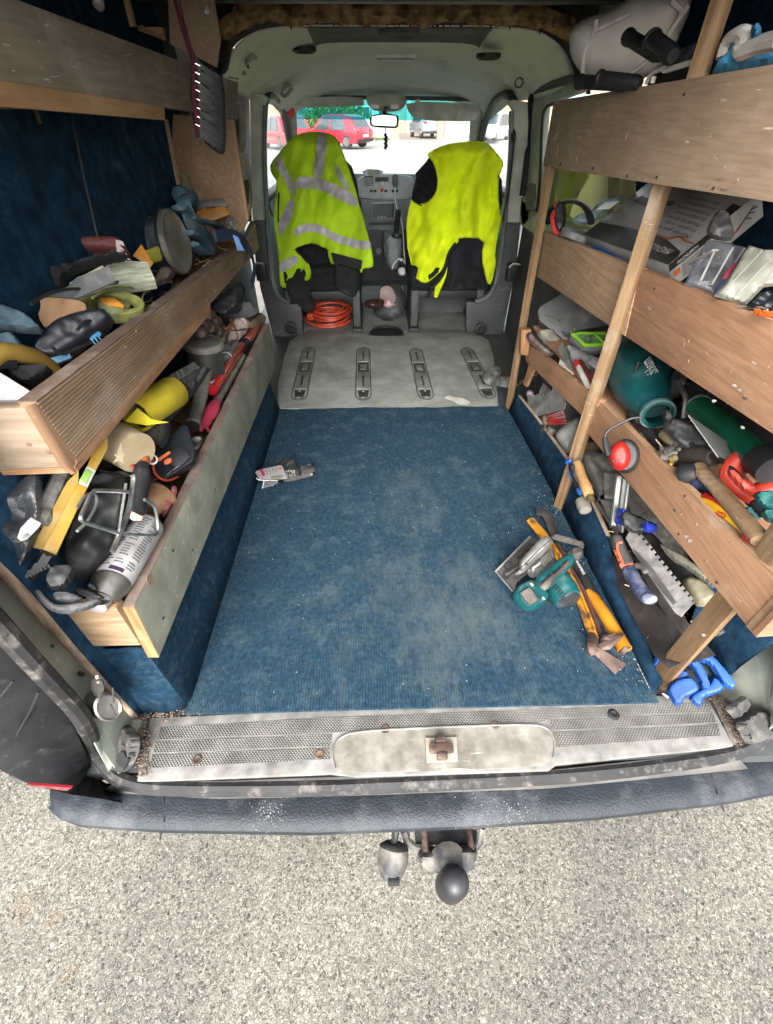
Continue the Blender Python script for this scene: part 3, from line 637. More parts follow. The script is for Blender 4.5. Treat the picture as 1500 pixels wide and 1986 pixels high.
# --- rear sill
SZ = -.004
def sq(px, py, z=SZ): return Q(px, py, z=z)
sill = vp('rear_sill_cover', sheet([(292,1392),(700,1372),(1290,1348),(1372,1350),(1425,1448),(1080,1482),(1065,1494),(690,1506),(640,1500),(265,1516),(280,1440)], lambda a, b: sq(a, b), 30, .02), DUSTY, bevel=.004)
def diamond():
    m = pm('sill_grip_pattern', (.22,.216,.203), (.15,.148,.14), sc=10, r=.75, bump=0, dust=.8, dcol=(.26,.25,.232), dsc=16)
    N, L = tree(m); b = N['Principled BSDF']; tc = [n for n in N if n.type == 'TEX_COORD'][0]; hs_ = []
    for an in (.72, -.72):
        mp = N.new('ShaderNodeMapping'); mp.inputs['Rotation'].default_value = (0,0,an); L.new(tc.outputs['Object'], mp.inputs[0])
        w = N.new('ShaderNodeTexWave'); w.inputs['Scale'].default_value = 62; L.new(mp.outputs[0], w.inputs[0]); hs_.append(w)
    a = N.new('ShaderNodeMath'); a.operation = 'MULTIPLY'; L.new(hs_[0].outputs['Fac'], a.inputs[0]); L.new(hs_[1].outputs['Fac'], a.inputs[1])
    bp = N.new('ShaderNodeBump'); bp.inputs['Strength'].default_value = 1; bp.inputs['Distance'].default_value = .004; L.new(a.outputs[0], bp.inputs['Height']); L.new(bp.outputs[0], b.inputs['Normal'])
    src = b.inputs['Base Color'].links[0].from_socket; q = N.new('ShaderNodeValToRGB'); q.color_ramp.elements[0].color = (.55,.54,.52,1); q.color_ramp.elements[0].position = .03; q.color_ramp.elements[1].position = .5; q.color_ramp.elements[1].color = (1.15,1.15,1.15,1); L.new(a.outputs[0], q.inputs[0])
    x = N.new('ShaderNodeMix'); x.data_type = 'RGBA'; x.blend_type = 'MULTIPLY'; x.inputs[0].default_value = 1; L.new(src, x.inputs[6]); L.new(q.outputs[0], x.inputs[7]); L.new(x.outputs[2], b.inputs['Base Color'])
    return m
DIA = diamond()
for P in ([(312,1411),(640,1391),(1300,1366),(1372,1364),(1380,1380),(1070,1393),(1040,1404),(690,1417),(660,1420),(306,1434)],
          [(303,1438),(645,1424),(640,1446),(298,1460)], [(296,1464),(638,1450),(640,1472),(290,1490)],
          [(1066,1397),(1383,1383),(1389,1401),(1072,1416)], [(1075,1420),(1392,1405),(1398,1426),(1078,1449)]):
    vp('grip_strip', sheet(P, lambda a, b: sq(a, b, SZ+.001), 40, .003, sm=0), DIA, sill)
for (a, b) in ((383,1474),(620,1464),(1190,1386),(748,1414),(960,1407)):
    c0 = sq(a, b); dark = a in (1190,)
    vp('screw_well' if dark else 'sill_screw', G().lathe([(.010 if not dark else .016, 0), (.010, .003), (.007, .0035), (.005, .002), (.001,.002)], 12, Matrix.Translation(c0) @ Matrix.Rotation(-pi/2, 4, 'Y')), BLK if dark else RUST, sill)
dish = vp('latch_dish', sheet([(650,1432),(672,1420),(700,1416),(1030,1402),(1062,1408),(1078,1440),(1070,1478),(1040,1488),(700,1500),(655,1494),(642,1470)], lambda a, b: sq(a, b, SZ+.0012), 14, .004, sm=2), pm('chalky_plastic', (.20,.19,.168), (.13,.122,.105), sc=16, r=.85, bump=.4, bsc=50, dust=.8, dcol=(.26,.24,.21), dsc=20, lo=.42, hi=.58, scr=.6, grime=1), sill)
vp('dish_rim', G().tube(smooth3([sq(a, b, SZ+.002) for a, b in [(650,1490),(643,1462),(655,1432),(690,1418),(860,1410),(1030,1404),(1066,1412),(1078,1440),(1074,1470)]], 2), .0026, 8), DUSTY, sill)
# the latch striker plate in the middle
lp = ipanel('latch_plate', [(826,1431),(886,1429),(888,1476),(828,1478)], PZ(.004), .004, pm('latch_paint', (.36,.34,.29), dust=.5, dcol=(.32,.16,.07)), sill)
c0 = sq(856, 1453, .006)
vp('latch_striker', G().box(c0+V((-.026,-.010,0)), c0+V((.026,.010,.012))).box(c0+V((-.011,-.024,0)), c0+V((.011,-.0105,.014))).box(c0+V((-.011,.0105,0)), c0+V((.011,.026,.014))), RUST, sill, bevel=.003)
# seal along the sill and up both pillars
sealL = [(-.60,.40,1.32), (-.58,.385,.9)] + [tuple(Q(a, b, y=.385)) for a, b in ((-40,1175),(0,1215),(60,1282),(110,1335),(148,1375),(170,1410))] + [tuple(Q(a, b, z=z)) for a, b, z in ((183,1450,.01),(205,1490,-.01),(245,1520,-.02),(330,1531,-.024),(640,1528,-.024),(700,1525,-.024),(1070,1508,-.024),(1250,1490,-.024),(1400,1468,-.022),(1460,1448,-.01),(1500,1415,.01))] + [(.96,.385,.2),(.93,.40,.9),(.90,.42,1.32)]
vp('door_aperture_seal', G().tube(smooth3(sealL, 2), .016, 9), RUBB)
vp('sill_lip', loft([[Q(a, b, z=-.012) for a, b in ((232,1502),(420,1515),(680,1505),(1066,1494),(1420,1455))], [Q(a, b, z=-.018) for a, b in ((225,1515),(420,1528),(680,1518),(1066,1507),(1430,1468))], [Q(a, b, z=-.045) for a, b in ((200,1535),(420,1548),(680,1542),(1066,1528),(1450,1490))]], 40), pm('dusty_lip', (.11,.105,.10), (.08,.08,.08), dust=.6, dcol=(.15,.145,.135), dsc=22), solid=.004)
# left rear pillar
C0 = [V((-.60,.470,1.32)), V((-.585,.470,.9))]+pxs([(-50,1040),(0,1088),(60,1148),(140,1245),(220,1336),(268,1388)], y=.468)
C1 = [V((-.612,.464,1.32)), V((-.597,.464,.9))]+pxs([(-60,1066),(0,1118),(50,1172),(100,1227),(150,1278),(192,1322),(262,1398)], y=.462)
C2 = [V((-.63,.43,1.32)), V((-.61,.43,.9))]+pxs([(-50,1130),(0,1180),(60,1247),(120,1308),(160,1352),(182,1400)], y=.425)+[Q(235,1500,z=-.012)]
C3 = [V((-.64,.395,1.32)), V((-.62,.395,.9))]+pxs([(-50,1165),(0,1206),(60,1270),(110,1325),(150,1372),(168,1410)], y=.395)+[Q(215,1505,z=-.014)]
vp('ply_lining_edge', loft([C0, [p+V((0,-.001,0)) for p in C1]], 40), pm('frayed_ply_edge', (.34,.24,.16), (.13,.08,.05), sc=55, r=.9, bump=.7, bsc=120, dust=.35, st=(1,1,.25)), solid=.004)
pl_ = vp('rear_pillar', loft([C1, C2, C3], 40), PAINT, solid=.003)
vp('lining_panel', loft([C0, [p+V((-.05,.35,0)) for p in C0]], 20), LINE, solid=.004)
for (a, b, r) in ((98,1253,.006),(100,1275,.004),(113,1290,.0035),(158,1307,.007)):
    c0 = Q(a, b, y=.446); vp('pillar_hole', G().lathe([(r, -.002), (r, .002)], 10, Matrix.Translation(c0) @ Matrix.Rotation(-pi/2, 4, 'Z')), BLK, pl_)
vp('pillar_foot', sheet([(262,1392),(285,1400),(262,1505),(232,1500),(196,1450),(180,1390),(200,1345)], lambda a, b: Q(a, b, pl=P3(Q(262,1392,y=.465), Q(180,1390,y=.43), Q(240,1500,z=-.01))), 10, .004), PAINT, pl_)
# the lashing ring on its swivel, and the rubber buffers
ms = vp('lashing_ring', G().tube([Q(a, b, y=.425) for a, b in ((184,1322),(188,1316),(194,1320),(197,1332),(193,1346),(187,1346),(184,1334))], .006, 8, closed=True), STEEL, pl_)
MB = Matrix.Translation(Q(197,1368,y=.425)) @ Matrix.Rotation(radians(-22), 4, 'Z') @ Matrix.Rotation(radians(-20), 4, 'Y')
vp('lashing_buckle', G().lathe([(.030,-.012),(.031,.024),(.027,.027),(.024,.022),(.004,.020)], 22, MB @ Matrix.Diagonal((1,.75,1.1,1))), STEEL, pl_)
vp('buckle_slot', G().tube([Q(219,1333,y=.398), Q(221,1363,y=.398)], .0016, 5), CHR, pl_); vp('buckle_slot', G().tube([Q(215,1367,y=.398), Q(224,1388,y=.398)], .0016, 5), CHR, pl_)
bf = pm('dusty_rubber_buffer', (.045,.045,.046), (.03,.03,.03), r=.7, bump=.3, dust=.5, dcol=(.2,.19,.17), dsc=25)
vp('tailgate_buffer', puff([(247,1403),(262,1415),(273,1432),(270,1462),(256,1488),(240,1500),(224,1492),(206,1476),(212,1458),(224,1443),(238,1432),(240,1415)], P3(Q(262,1400,y=.44), Q(206,1470,y=.40), Q(256,1495,z=.02)), .016, 4, edge=7, sm=1), bf, pl_)
for (a, b) in ((238,1449),(254,1467)):
    c0 = Q(a, b, pl=P3(Q(262,1400,y=.425), Q(206,1470,y=.385), Q(256,1495,z=.035))); vp('buffer_screw', G().tube([c0+V((.006*cos(t), 0, .006*sin(t))) for t in [i*pi/4 for i in range(8)]], .002, 5, closed=True), bf, pl_)
ipanel('buffer_pad', [(228,1462),(240,1458),(244,1468),(250,1472),(240,1494),(226,1478)], P3(Q(262,1400,y=.420), Q(206,1470,y=.380), Q(256,1495,z=.04)), .004, BLK, pl_)
# right rear pillar
D0 = [V((.895,.50,1.32)), V((.90,.50,.8))]+[Q(a, b, y=.50) for a, b in ((1560,1195),(1500,1248),(1442,1288),(1405,1322),(1388,1348))]
D1 = [V((.93,.45,1.32)), V((.95,.45,.8))]+[Q(a, b, y=.44) for a, b in ((1580,1290),(1500,1345),(1490,1380),(1470,1420),(1425,1450))]
D2 = [V((.94,.42,1.32)), V((.965,.42,.8))]+[Q(a, b, y=.40) for a, b in ((1590,1330),(1510,1395),(1498,1410),(1478,1430),(1430,1456))]
pr_ = vp('rear_pillar', loft([D0, D1, D2], 30), PAINT, solid=.003)
vp('pillar_foot', sheet([(1378,1345),(1402,1350),(1460,1440),(1424,1450)], lambda a, b: sq(a, b, -.006), 12, .004), pm('gritty_corner', (.20,.16,.13), (.08,.07,.06), sc=90, dust=.5), pr_)
vp('lining_panel', loft([D0, [p+V((.05,.3,0)) for p in D0]], 14), LINE, solid=.004)
rpl = P3(Q(1440,1350,y=.462), Q(1500,1400,y=.425), Q(1450,1440,z=.015))
vp('tailgate_buffer', puff([(1425,1398),(1450,1378),(1468,1374),(1482,1382),(1500,1412),(1492,1424),(1464,1440),(1448,1444),(1436,1424)], rpl, .018, 4, edge=6, sm=1), bf, pr_)
vp('buffer_bracket', puff([(1405,1374),(1436,1350),(1444,1350),(1454,1372),(1426,1396)], rpl, .010, 5, edge=4, sm=0), bf, pr_)
for (a, b) in ((1462,1392),(1436,1412)):
    c0 = Q(a, b, pl=(rpl[0]+V((0,-.018,.008)), rpl[1])); vp('buffer_screw', G().tube([c0+V((.006*cos(t), 0, .006*sin(t))) for t in [i*pi/4 for i in range(8)]], .002, 5, closed=True), bf, pr_)
ipanel('buffer_pad', [(1452,1410),(1474,1398),(1482,1418),(1458,1434)], (rpl[0]+V((0,-.019,.009)), rpl[1]), .003, BLK, pr_)
# --- outer black panel and lamp at the left, bumper
vp('rear_quarter_panel', loft([[V((-.62,.40,1.3)), V((-.60,.40,.6))]+[Q(a, b, y=.375) for a, b in ((0,1235),(70,1310),(125,1372),(158,1440),(180,1500),(215,1530))],
                         [V((-.72,.33,1.3)), V((-.72,.33,.6)), V((-.70,.325,.40)), V((-.69,.32,.25)), Q(0,1490,y=.32), Q(60,1520,y=.315), Q(140,1540,y=.312), Q(240,1556,y=.30)],
                         [V((-.86,.45,1.3)), V((-.86,.45,.6)), V((-.86,.44,.4)), V((-.86,.43,.25)), V((-.86,.42,.15)), V((-.86,.42,.05)), V((-.84,.41,.0)), V((-.80,.38,-.06))]], 40), BLKD, solid=.004)
seamM = pm('chalk_scuff', (.5,.5,.48), r=.9, bump=0)
for A, B in (((20,1448),(60,1378)), ((60,1378),(75,1342)), ((0,1352),(26,1320))):
    vp('panel_seam', G().tube([Q(*A, y=.338), Q(*B, y=.352)], .0022, 5), BLK)
ipanel('rear_lamp', [(52,1522),(140,1528),(130,1534),(60,1525)], PY(.300), .004, pm('lamp_red', (.20,.008,.014), r=.15, bump=0, coat=1))
bumper_top = [(98,1530),(150,1531),(230,1537),(320,1546),(640,1544),(900,1533),(1150,1515),(1375,1486),(1450,1468),(1500,1443),(1600,1400)]
bumper_mid = [(100,1560),(120,1577),(166,1590),(320,1597),(640,1601),(900,1590),(1150,1573),(1394,1543),(1500,1522),(1620,1490)]
bumper_low = [(104,1568),(118,1588),(160,1603),(315,1614),(600,1619),(900,1607),(1150,1590),(1402,1560),(1500,1541),(1640,1500)]
tp = [Q(a, b, z=-.050) for a, b in bumper_top]; md = [Q(a, b, z=-.054) for a, b in bumper_mid]; lw = [Q(a, b, z=-.088) for a, b in bumper_low]
bm_ = vp('rear_bumper', loft([[p+V((0,.02,-.02)) for p in tp], tp, [a.lerp(b, .6)+V((0,0,.004)) for a, b in zip(tp, md)], md, [a.lerp(b, .6)+V((0,-.004,.012)) for a, b in zip(md, lw)], lw, [p+V((0,.012,-.04)) for p in lw], [V((p.x, p.y+.085, -.34)) for p in lw]], 90), BUMP, solid=.003)
for A, B, z1, z2 in (((318,1547),(320,1592),-.049,-.053), ((1374,1488),(1390,1538),-.049,-.053)):
    a = Q(*A, z=z1); b = Q(*B, z=z2); c_ = Q(B[0]-8 if A[0] < 700 else B[0]+12, B[1]+31, z=-.10)
    vp('bumper_seam', G().tube([a+V((0,0,.0015)), b+V((0,-.001,.002)), c_+V((0,-.004,.001))], .0022, 5), BLK, bm_)
vp('bumper_foot', G().box((-.70, .42, -.36), (.92, .50, -.06)), BLK)
# --- tow bar
TB = pm('tow_bar_paint', (.040,.042,.046), (.024,.025,.028), sc=12, r=.6, bump=.5, bsc=80, dust=.6, dcol=(.28,.25,.21), dsc=14)
def tq(a, b, z): return Q(a, b, z=z)
tb = vp('tow_bar', puff([(810,1652),(835,1645),(870,1640),(925,1638),(924,1664),(918,1682),(900,1690),(850,1690),(826,1688),(812,1674)], (tq(870,1660,-.25), V((0,-.45,.9))), .03, 5, edge=9, sm=1, back=1.2), TB)
vp('tow_neck', G().tube([tq(868,1660,-.235), tq(872,1680,-.22), tq(878,1705,-.215), tq(880,1725,-.23)], [.038,.03,.024,.022], 14), TB, tb)
bc = tq(880, 1712, -.20)
vp('tow_ball_cap', G().lathe([(.010,-.054),(.029,-.052),(.033,-.036),(.033,-.004),(.032,.012),(.027,.027),(.016,.037),(.003,.040)], 26, Matrix.Translation(bc) @ Matrix.Rotation(radians(-82), 4, 'Y')), pm('rubber_ball_cap', (.028,.029,.033), (.018,.019,.021), r=.42, bump=.15, dust=.15), tb)
for a in (824, 912):
    c0 = tq(a, 1625, -.24); vp('tow_bolt', G().lathe([(.008,-.03),(.008,.02),(.014,.021),(.014,.034),(.004,.036)], 6, Matrix.Translation(c0) @ Matrix.Rotation(pi/2, 4, 'Z') @ Matrix.Rotation(.2, 4, 'Y')), RUST, tb)
vp('tow_bracket', G().tube([tq(785,1612,-.24), tq(790,1632,-.25), tq(806,1645,-.26), tq(840,1645,-.26)], .010, 8).tube([tq(935,1605,-.22), tq(930,1632,-.24), tq(918,1650,-.26)], .009, 8).box(tq(806,1640,-.275), tq(935,1628,-.27)+V((0,.02,.006))), TB, tb)
sc_ = tq(762, 1668, -.25)
sk = vp('trailer_socket', G().lathe([(.026,-.032),(.034,-.026),(.036,0),(.032,.017),(.025,.033),(.015,.038),(.002,.039)], 20, Matrix.Translation(sc_) @ Matrix.Rotation(radians(-100), 4, 'Z') @ Matrix.Rotation(.5, 4, 'Y')), TB, tb)
vp('socket_lid_tab', G().box(sc_+V((-.012,-.047,-.006)), sc_+V((.014,-.034,.014))), BLK, tb, bevel=.003)
vp('socket_lead', G().tube(smooth3([sc_+V((0,.03,.01)), tq(766,1630,-.22), tq(768,1612,-.2), V((.03,.36,-.16))], 2), .008, 8), BLK, tb)
# ================================================================= CAB: DASHBOARD, SEATS, VESTS
def K(pts, ox, oy, s): return [(ox+x/s, oy+y/s) for x, y in pts]
C5 = lambda pts: K(pts, 480, 230, 2.778)
side = vp('upper_side_panel', G().box((-.775, 2.42, .55), (-.73, 3.0, 1.34)), TRIMD)
vp('upper_side_panel', G().box((.85, 2.06, 1.14), (.99, 3.0, 1.34)), TRIMG)
vp('cab_floor', G().box((-.62, 2.9, -.012), (.85, 3.9, -.002)), MAT)
vp('bulkhead', G().box((-.70, 4.1, -.05), (.90, 4.16, .62)), TRIMD)
# rubber mat with its seat-rail plates
fm = vp('rubber_floor_mat', sheet([(575,652),(600,641),(712,640),(722,650),(780,650),(792,640),(920,642),(948,660),(958,690),(968,800),(860,798),(740,797),(545,797),(538,790),(540,740),(552,690),(562,662)], lambda a, b: Q(a, b, z=.006), 16, .006, sm=0), MAT, bevel=.002)
mn = vp('mat_border', G().tube([Q(a, b, z=.006) for a, b in ((540,792),(700,796),(860,796),(975,799))], .004, 6), pm('mat_lip', (.22,.22,.205), dust=.5), fm)
vp('dried_plaster', sheet([(862,770),(872,766),(880,771),(895,771),(908,777),(914,781),(902,786),(888,783),(880,777),(868,774)], lambda a, b: Q(a, b, z=.0078), 4, .0012, sm=1), pm('plaster', (.55,.54,.5), r=.95, dust=.3), fm)
tr = pm('mat_groove', (.03,.031,.03), r=.7, bump=0)
plm = pm('rail_plate_grey', (.155,.163,.155), (.11,.115,.11), sc=12, r=.55, bump=.2, dust=.3)
for (tx, ty, bx, by, w) in ((600,677,579,775,27),(705,677,705,775,26),(806,679,828,774,26),(905,677,951,772,27)):
    A = Q(tx, ty, z=.007); B = Q(bx, by, z=.007); d = (B-A); Lr = d.length; X = d.normalized(); Yv = V((-X.y, X.x, 0)); hw = .034
    def R(s, t, z=0, A=A, X=X, Yv=Yv, Lr=Lr, hw=hw): return A + X*(s*Lr) + Yv*(t*hw) + V((0,0,z))
    out = [R(.0+.05*(1-cos(a))-.02, sin(a)*1.0 if False else math.copysign(1, t)*1) for a, t in ()]
    rim = [R(.06-.09*cos(a), 1.12*sin(a), .001) for a in [-pi/2+i*pi/8 for i in range(9)]]+[R(.92+.09*cos(a), 1.12*sin(a), .001) for a in [pi/2-i*pi/8 for i in range(9)]]
    vp('rail_rim', G().tube(rim, .0022, 6, closed=True), tr, fm)
    for (s0, s1) in ((.0,.30), (.52,.83)):
        vp('rail_plate', G().slab([R(s0,-.95,.0), R(s0,.95,.0), R(s1,.95,.0), R(s1,-.95,.0)], (0,0,.006)), plm, fm, bevel=.0025)
        vp('plate_slot', G().slab([R(s0+.08,-.13,.0065), R(s0+.08,.13,.0065), R(s1-.05,.13,.0065), R(s1-.05,-.13,.0065)], (0,0,.0008)), BLK, fm)
        vp('plate_slot', G().lathe([(.008, 0), (.008, .0010), (.001,.0010)], 10, Matrix.Translation(R(s0+.09,0,.0065)) @ Matrix.Rotation(-pi/2, 4, 'Y')), BLK, fm)
    vp('rail_well', G().slab([R(.31,-.9,-.002), R(.31,.9,-.002), R(.51,.9,-.002), R(.51,-.9,-.002)], (0,0,.0035)), pm('well_grey', (.05,.055,.055), r=.5), fm)
    vp('rail_cross_bar', G().slab([R(.36,-.5,.002), R(.36,.5,.002), R(.47,.45,.002), R(.47,-.45,.002)], (0,0,.004)), pm('well_floor', (.10,.11,.11), dust=.5), fm, bevel=.002)
    vp('anchor_ring', G().tube([R(.93+.055*sin(a), .55*cos(a), .006) for a in [i*pi/5 for i in range(10)]], .0035, 6, closed=True), STEELD, fm)
    vp('anchor_well', G().slab([R(.85,-.8,.0), R(.85,.8,.0), R(.97,.6,.0), R(.97,-.6,.0)], (0,0,.0022)), tr, fm)
# central hand-hold slot at the front edge of the mat
hp = [Q(a, b, z=.02) for a, b in ((717,648),(722,640),(735,634),(760,634),(775,638),(783,648))]
vp('hand_hold_rim', G().tube(smooth3(hp, 2), .008, 8), BLK, fm)
vp('hand_hold_hollow', sheet([(716,649),(726,638),(742,633),(765,634),(780,642),(784,650),(775,651),(728,651)], lambda a, b: Q(a, b, z=.009), 8, .002), BLK, fm)
# dashboard
YD = 3.62
db = vp('dashboard', puff([(560,338),(640,336),(690,337),(745,336),(812,338),(900,340),(945,345),(948,420),(880,440),(818,438),(800,392),(696,392),(690,430),(640,440),(560,430)], PY(YD+.05), .10, 12, edge=22, sm=1), DASH)
cst = vp('centre_console', sheet([(689,352),(706,341),(744,338),(795,341),(806,350),(806,382),(785,388),(706,386),(692,378)], lambda a, b: Q(a, b, y=YD-.08), 12, .06, sm=1), DASHL, bevel=.008)
vp('console_face', sheet([(700,386),(800,386),(796,440),(776,448),(718,446),(706,438)], lambda a, b: Q(a, b, y=YD-.07), 12, .08), DASH, cst, bevel=.006)
fp = lambda a, b, y: Q(a, b, y=y)
for i in range(5): vp('air_vent_slat', G().slab([fp(707,344.5+i*3.3,YD-.085), fp(723,344+i*3.3,YD-.085), fp(723,345.6+i*3.3,YD-.085), fp(707,346.2+i*3.3,YD-.085)], (0,-.006,0)), DASHL, cst)
ipanel('vent_recess', [(706,342),(724,341),(724,360),(708,361)], PY(YD-.0815), .003, BLK, cst)
ipanel('radio_display', [(728,344),(754,343),(754,352),(728,353)], PY(YD-.083), .004, BLK, cst)
for a, b, r_ in ((742,355,.012),(729,357,.006),(755,357,.006)): vp('radio_knob', G().lathe([(r_,0),(r_,.012),(r_*.8,.015),(.001,.015)], 16, Matrix.Translation(fp(a,b,YD-.082)) @ Matrix.Rotation(-pi/2, 4, 'Z')), WHT, cst)
for i in range(9): 
    if i != 4: ipanel('dash_button', [(711+i*7,368),(716.5+i*7,368),(716.5+i*7,373),(711+i*7,373)], PY(YD-.083), .006, BLKD if i%3 else DASHL, cst)
ipanel('hazard_button', [(738,366),(745,366),(743,373),(739,373)], PY(YD-.084), .006, RED, cst)
ts = ipanel('touch_screen', [(719,393),(767,392),(766,425),(721,424)], PY(YD-.155), .014, pm('screen_bezel', (.35,.36,.36), r=.3), cst, bevel=.002)
ipanel('screen_glass', [(721.5,395),(764.5,394.5),(764,422),(723,422)], PY(YD-.1705), .003, pm('dark_screen', (.045,.065,.065), r=.12, bump=0), cst)
for i in range(3): ipanel('screen_icon', [(734+i*6,419),(736.5+i*6,419),(736.5+i*6,421),(734+i*6,421)], PY(YD-.174), .001, WHT, cst)
ipanel('cassette_slot', [(716,431),(765,430),(765,436),(716,437)], PY(YD-.152), .004, BLK, cst)
ipanel('lower_console', [(712,446),(744,447),(742,500),(716,494)], PY(YD-.02), .05, TRIMD, cst, bevel=.006)
vp('socket', G().lathe([(.02,0),(.02,.01),(.014,.011),(.012,.004),(.001,.004)], 16, Matrix.Translation(fp(735,487,YD-.072)) @ Matrix.Rotation(-pi/2, 4, 'Z')), DASH, cst)
gc = vp('gear_console', puff([(744,452),(752,445),(772,446),(784,452),(780,500),(774,520),(762,526),(750,518),(745,490)], PY(3.35), .09, 6, edge=12, sm=1), DASH)
vp('gear_gaiter', puff([(758,456),(768,444),(776,446),(781,458),(776,463),(764,463)], PY(3.23), .04, 4, edge=6), BLK, gc)
vp('gear_lever', G().tube([fp(768,455,3.22), fp(771,428,3.20), fp(773,408,3.18)], [.012,.018,.014], 10), BLK, gc)
# things lying on the dash
pd = thing('phone_charger', 'grey round-cornered phone charger on a white lead in front of the radio', 'phone charger', fp(767,365,YD-.12))
mk('pad', puff([(761,340),(767,337),(773,341),(773,360),(770,365),(764,365),(761,358)], PY(YD-.12), .012, 4, edge=4, sm=1), pm('pad_grey', (.14,.145,.15), r=.5), pd)
mk('lead', G().tube(smooth3([fp(767,362,YD-.12), fp(766,385,YD-.2), fp(772,410,YD-.27), fp(780,430,YD-.3), fp(783,460,YD-.3), fp(784,490,YD-.3), fp(787,520,3.3)], 2), .004, 6), WHT, pd)
mk('paper', sheet([(703,333),(712,328),(735,329),(745,333),(740,338),(708,339)], lambda a, b: Q(a, b, y=YD-.03+.02*sin(a*.5)), 4, .002), WHT, label='crumpled white receipt paper lying on top of the dashboard', cat='paper')
cc = thing('coiled_cable', 'thin white looped cable hanging beside the passenger footwell below the gear lever', 'cable', fp(770,515,3.2))
mk('loop', G().tube(smooth3([fp(786,512,3.2), fp(778,498,3.18), fp(764,512,3.18), fp(761,521,3.18)], 2), .004, 6), WHT, cc)
mk('loop', G().tube(smooth3([fp(772,500,3.16), fp(781,508,3.17), fp(775,500,3.2), fp(769,506,3.2)], 2), .004, 6), WHT, cc)
mk('hanging_charm', G().tube([Q(748,247,y=3.6), Q(748,262,y=3.6)], .003, 6), BLK, mir)
for i in range(7): mk('bead', G().lathe([(.001,-.011),(.010,-.004),(.010,.004),(.001,.011)], 8, Matrix.Translation(Q(748+(i%2)*1.6, 262+i*4, y=3.6))), BLK, mir)
# --- seats
SEATM = pm('black_seat_fabric', (.011,.012,.014), (.007,.007,.009), sc=30, r=.95, bump=.4, bsc=300)
def seat(name_label, back, head, basex, cat='van seat'):
    t = thing('van_seat', name_label, cat, Q((back[0][0]+back[-1][0])/2, 640, z=0))
    mk('backrest', puff(back, PY(3.10), .07, 9, edge=22, sm=1, back=1.6), SEATM, t)
    mk('headrest', puff(head, PY(3.10), .05, 8, edge=14, sm=1, back=1.4), SEATM, t)
    x0, x1 = basex
    for x in (x0, x1):
        p = Q(x, 640, y=2.93); mk('leg', G().box((p.x-.022, 2.90, 0), (p.x+.022, 3.35, .24)), TRIMD, t, bevel=.005)
        mk('rail', G().box((p.x-.03, 2.86, -.001), (p.x+.03, 3.4, .03)), BLK, t, bevel=.005)
    a = Q(x0, 640, y=2.93).x; b = Q(x1, 640, y=2.93).x
    mk('cushion', G().box((a-.03, 2.93, .22), (b+.03, 3.45, .36)), SEATM, t, bevel=.03)
    mk('crossbar', G().box((a, 2.91, .19), (b, 2.94, .235)), BLK, t, bevel=.004)
    mk('back_panel', G().box((a, 3.25, 0), (b, 3.28, .22)), TRIMD, t)
    return t
s1 = seat('black fabric passenger seat on the left, under the striped hi-vis jacket', [(548,560),(552,420),(562,330),(585,300),(660,300),(690,330),(702,420),(706,560),(690,574),(565,574)], [(592,268),(625,262),(658,268),(664,300),(655,318),(600,318),(590,300)], (572,694))
s2 = seat('black fabric driver seat on the right, under the plain yellow vest', [(790,560),(792,420),(806,340),(830,310),(940,312),(962,350),(968,450),(955,560),(930,574),(806,574)], [(850,285),(885,279),(925,284),(932,305),(920,325),(862,325),(848,305)], (802,922))
# --- hi-vis clothing
def cloth(name, c, c2, r=.85, bump=.25):
    return pm(name, c, c2, sc=7, r=r, bump=bump, bsc=40, dust=.10, dcol=(.30,.32,.10), dsc=8, grime=.15)
HV = cloth('hi_vis_green_cloth', (.50,.76,.015), (.40,.62,.012)); HVY = cloth('hi_vis_yellow_cloth', (.80,.95,.006), (.70,.86,.005))
REFL = pm('reflective_tape', (.56,.53,.57), (.42,.40,.43), sc=18, r=.45, bump=.4, bsc=45, spec=.6, dust=.2)
def drape(cx, hw, top, yb, amp=.022, k=.115, lift=0, dirx=.35, seed=0):
    def f(a, b):
        t = (a-cx)/hw; y = yb+.13*abs(t)**2.4*.8
        if b < top+28: y += .10*(1-(b-top)/28)**2
        f1 = sin(a*k+(b-top)*dirx*.05+seed)*min(1, max(0, (b-top-15)/120))
        f2 = noise.noise(V((a*.030+seed, b*.011, 1)))
        f3 = noise.noise(V((a*.07+b*.03, b*.03-a*.02, seed+4)))
        return Q(a, b, y=y-amp*(f1*1.0+f2*1.9+f3*1.1)-lift)
    return f
vj = thing('hi_vis_jacket', 'green-yellow hi-vis jacket with silver reflective bands hanging over the left seat', 'jacket', Q(625,560,y=2.92))
f0 = drape(622, 95, 258, 2.90, seed=1.3)
JP = C5([(250,95),(330,72),(430,78),(480,105),(500,150),(545,270),(583,390),(598,460),(620,520),(640,600),(665,690),(680,790),(660,803),(625,800),(612,835),(490,798),(478,775),(455,785),(442,745),(437,697),(400,690),(380,675),(330,668),(250,697),(262,718),(300,745),(330,785),(343,850),(325,872),(308,868),(322,835),(305,800),(270,850),(250,870),(225,868),(215,908),(185,908),(175,850),(175,760),(160,650),(145,560),(155,400),(165,340),(130,290),(125,245),(190,170)])
mk('jacket_body', sheet(JP, f0, 4.5, .006, sm=1), HV, vj)
mk('binding', G().tube([f0(*p)+V((0,-.003,0)) for p in smoothpoly(JP, 1)], .0035, 5, closed=True), pm('hem_green', (.40,.60,.012), bump=0), vj)
f1_ = drape(622, 95, 258, 2.90, lift=.013, seed=1.3)
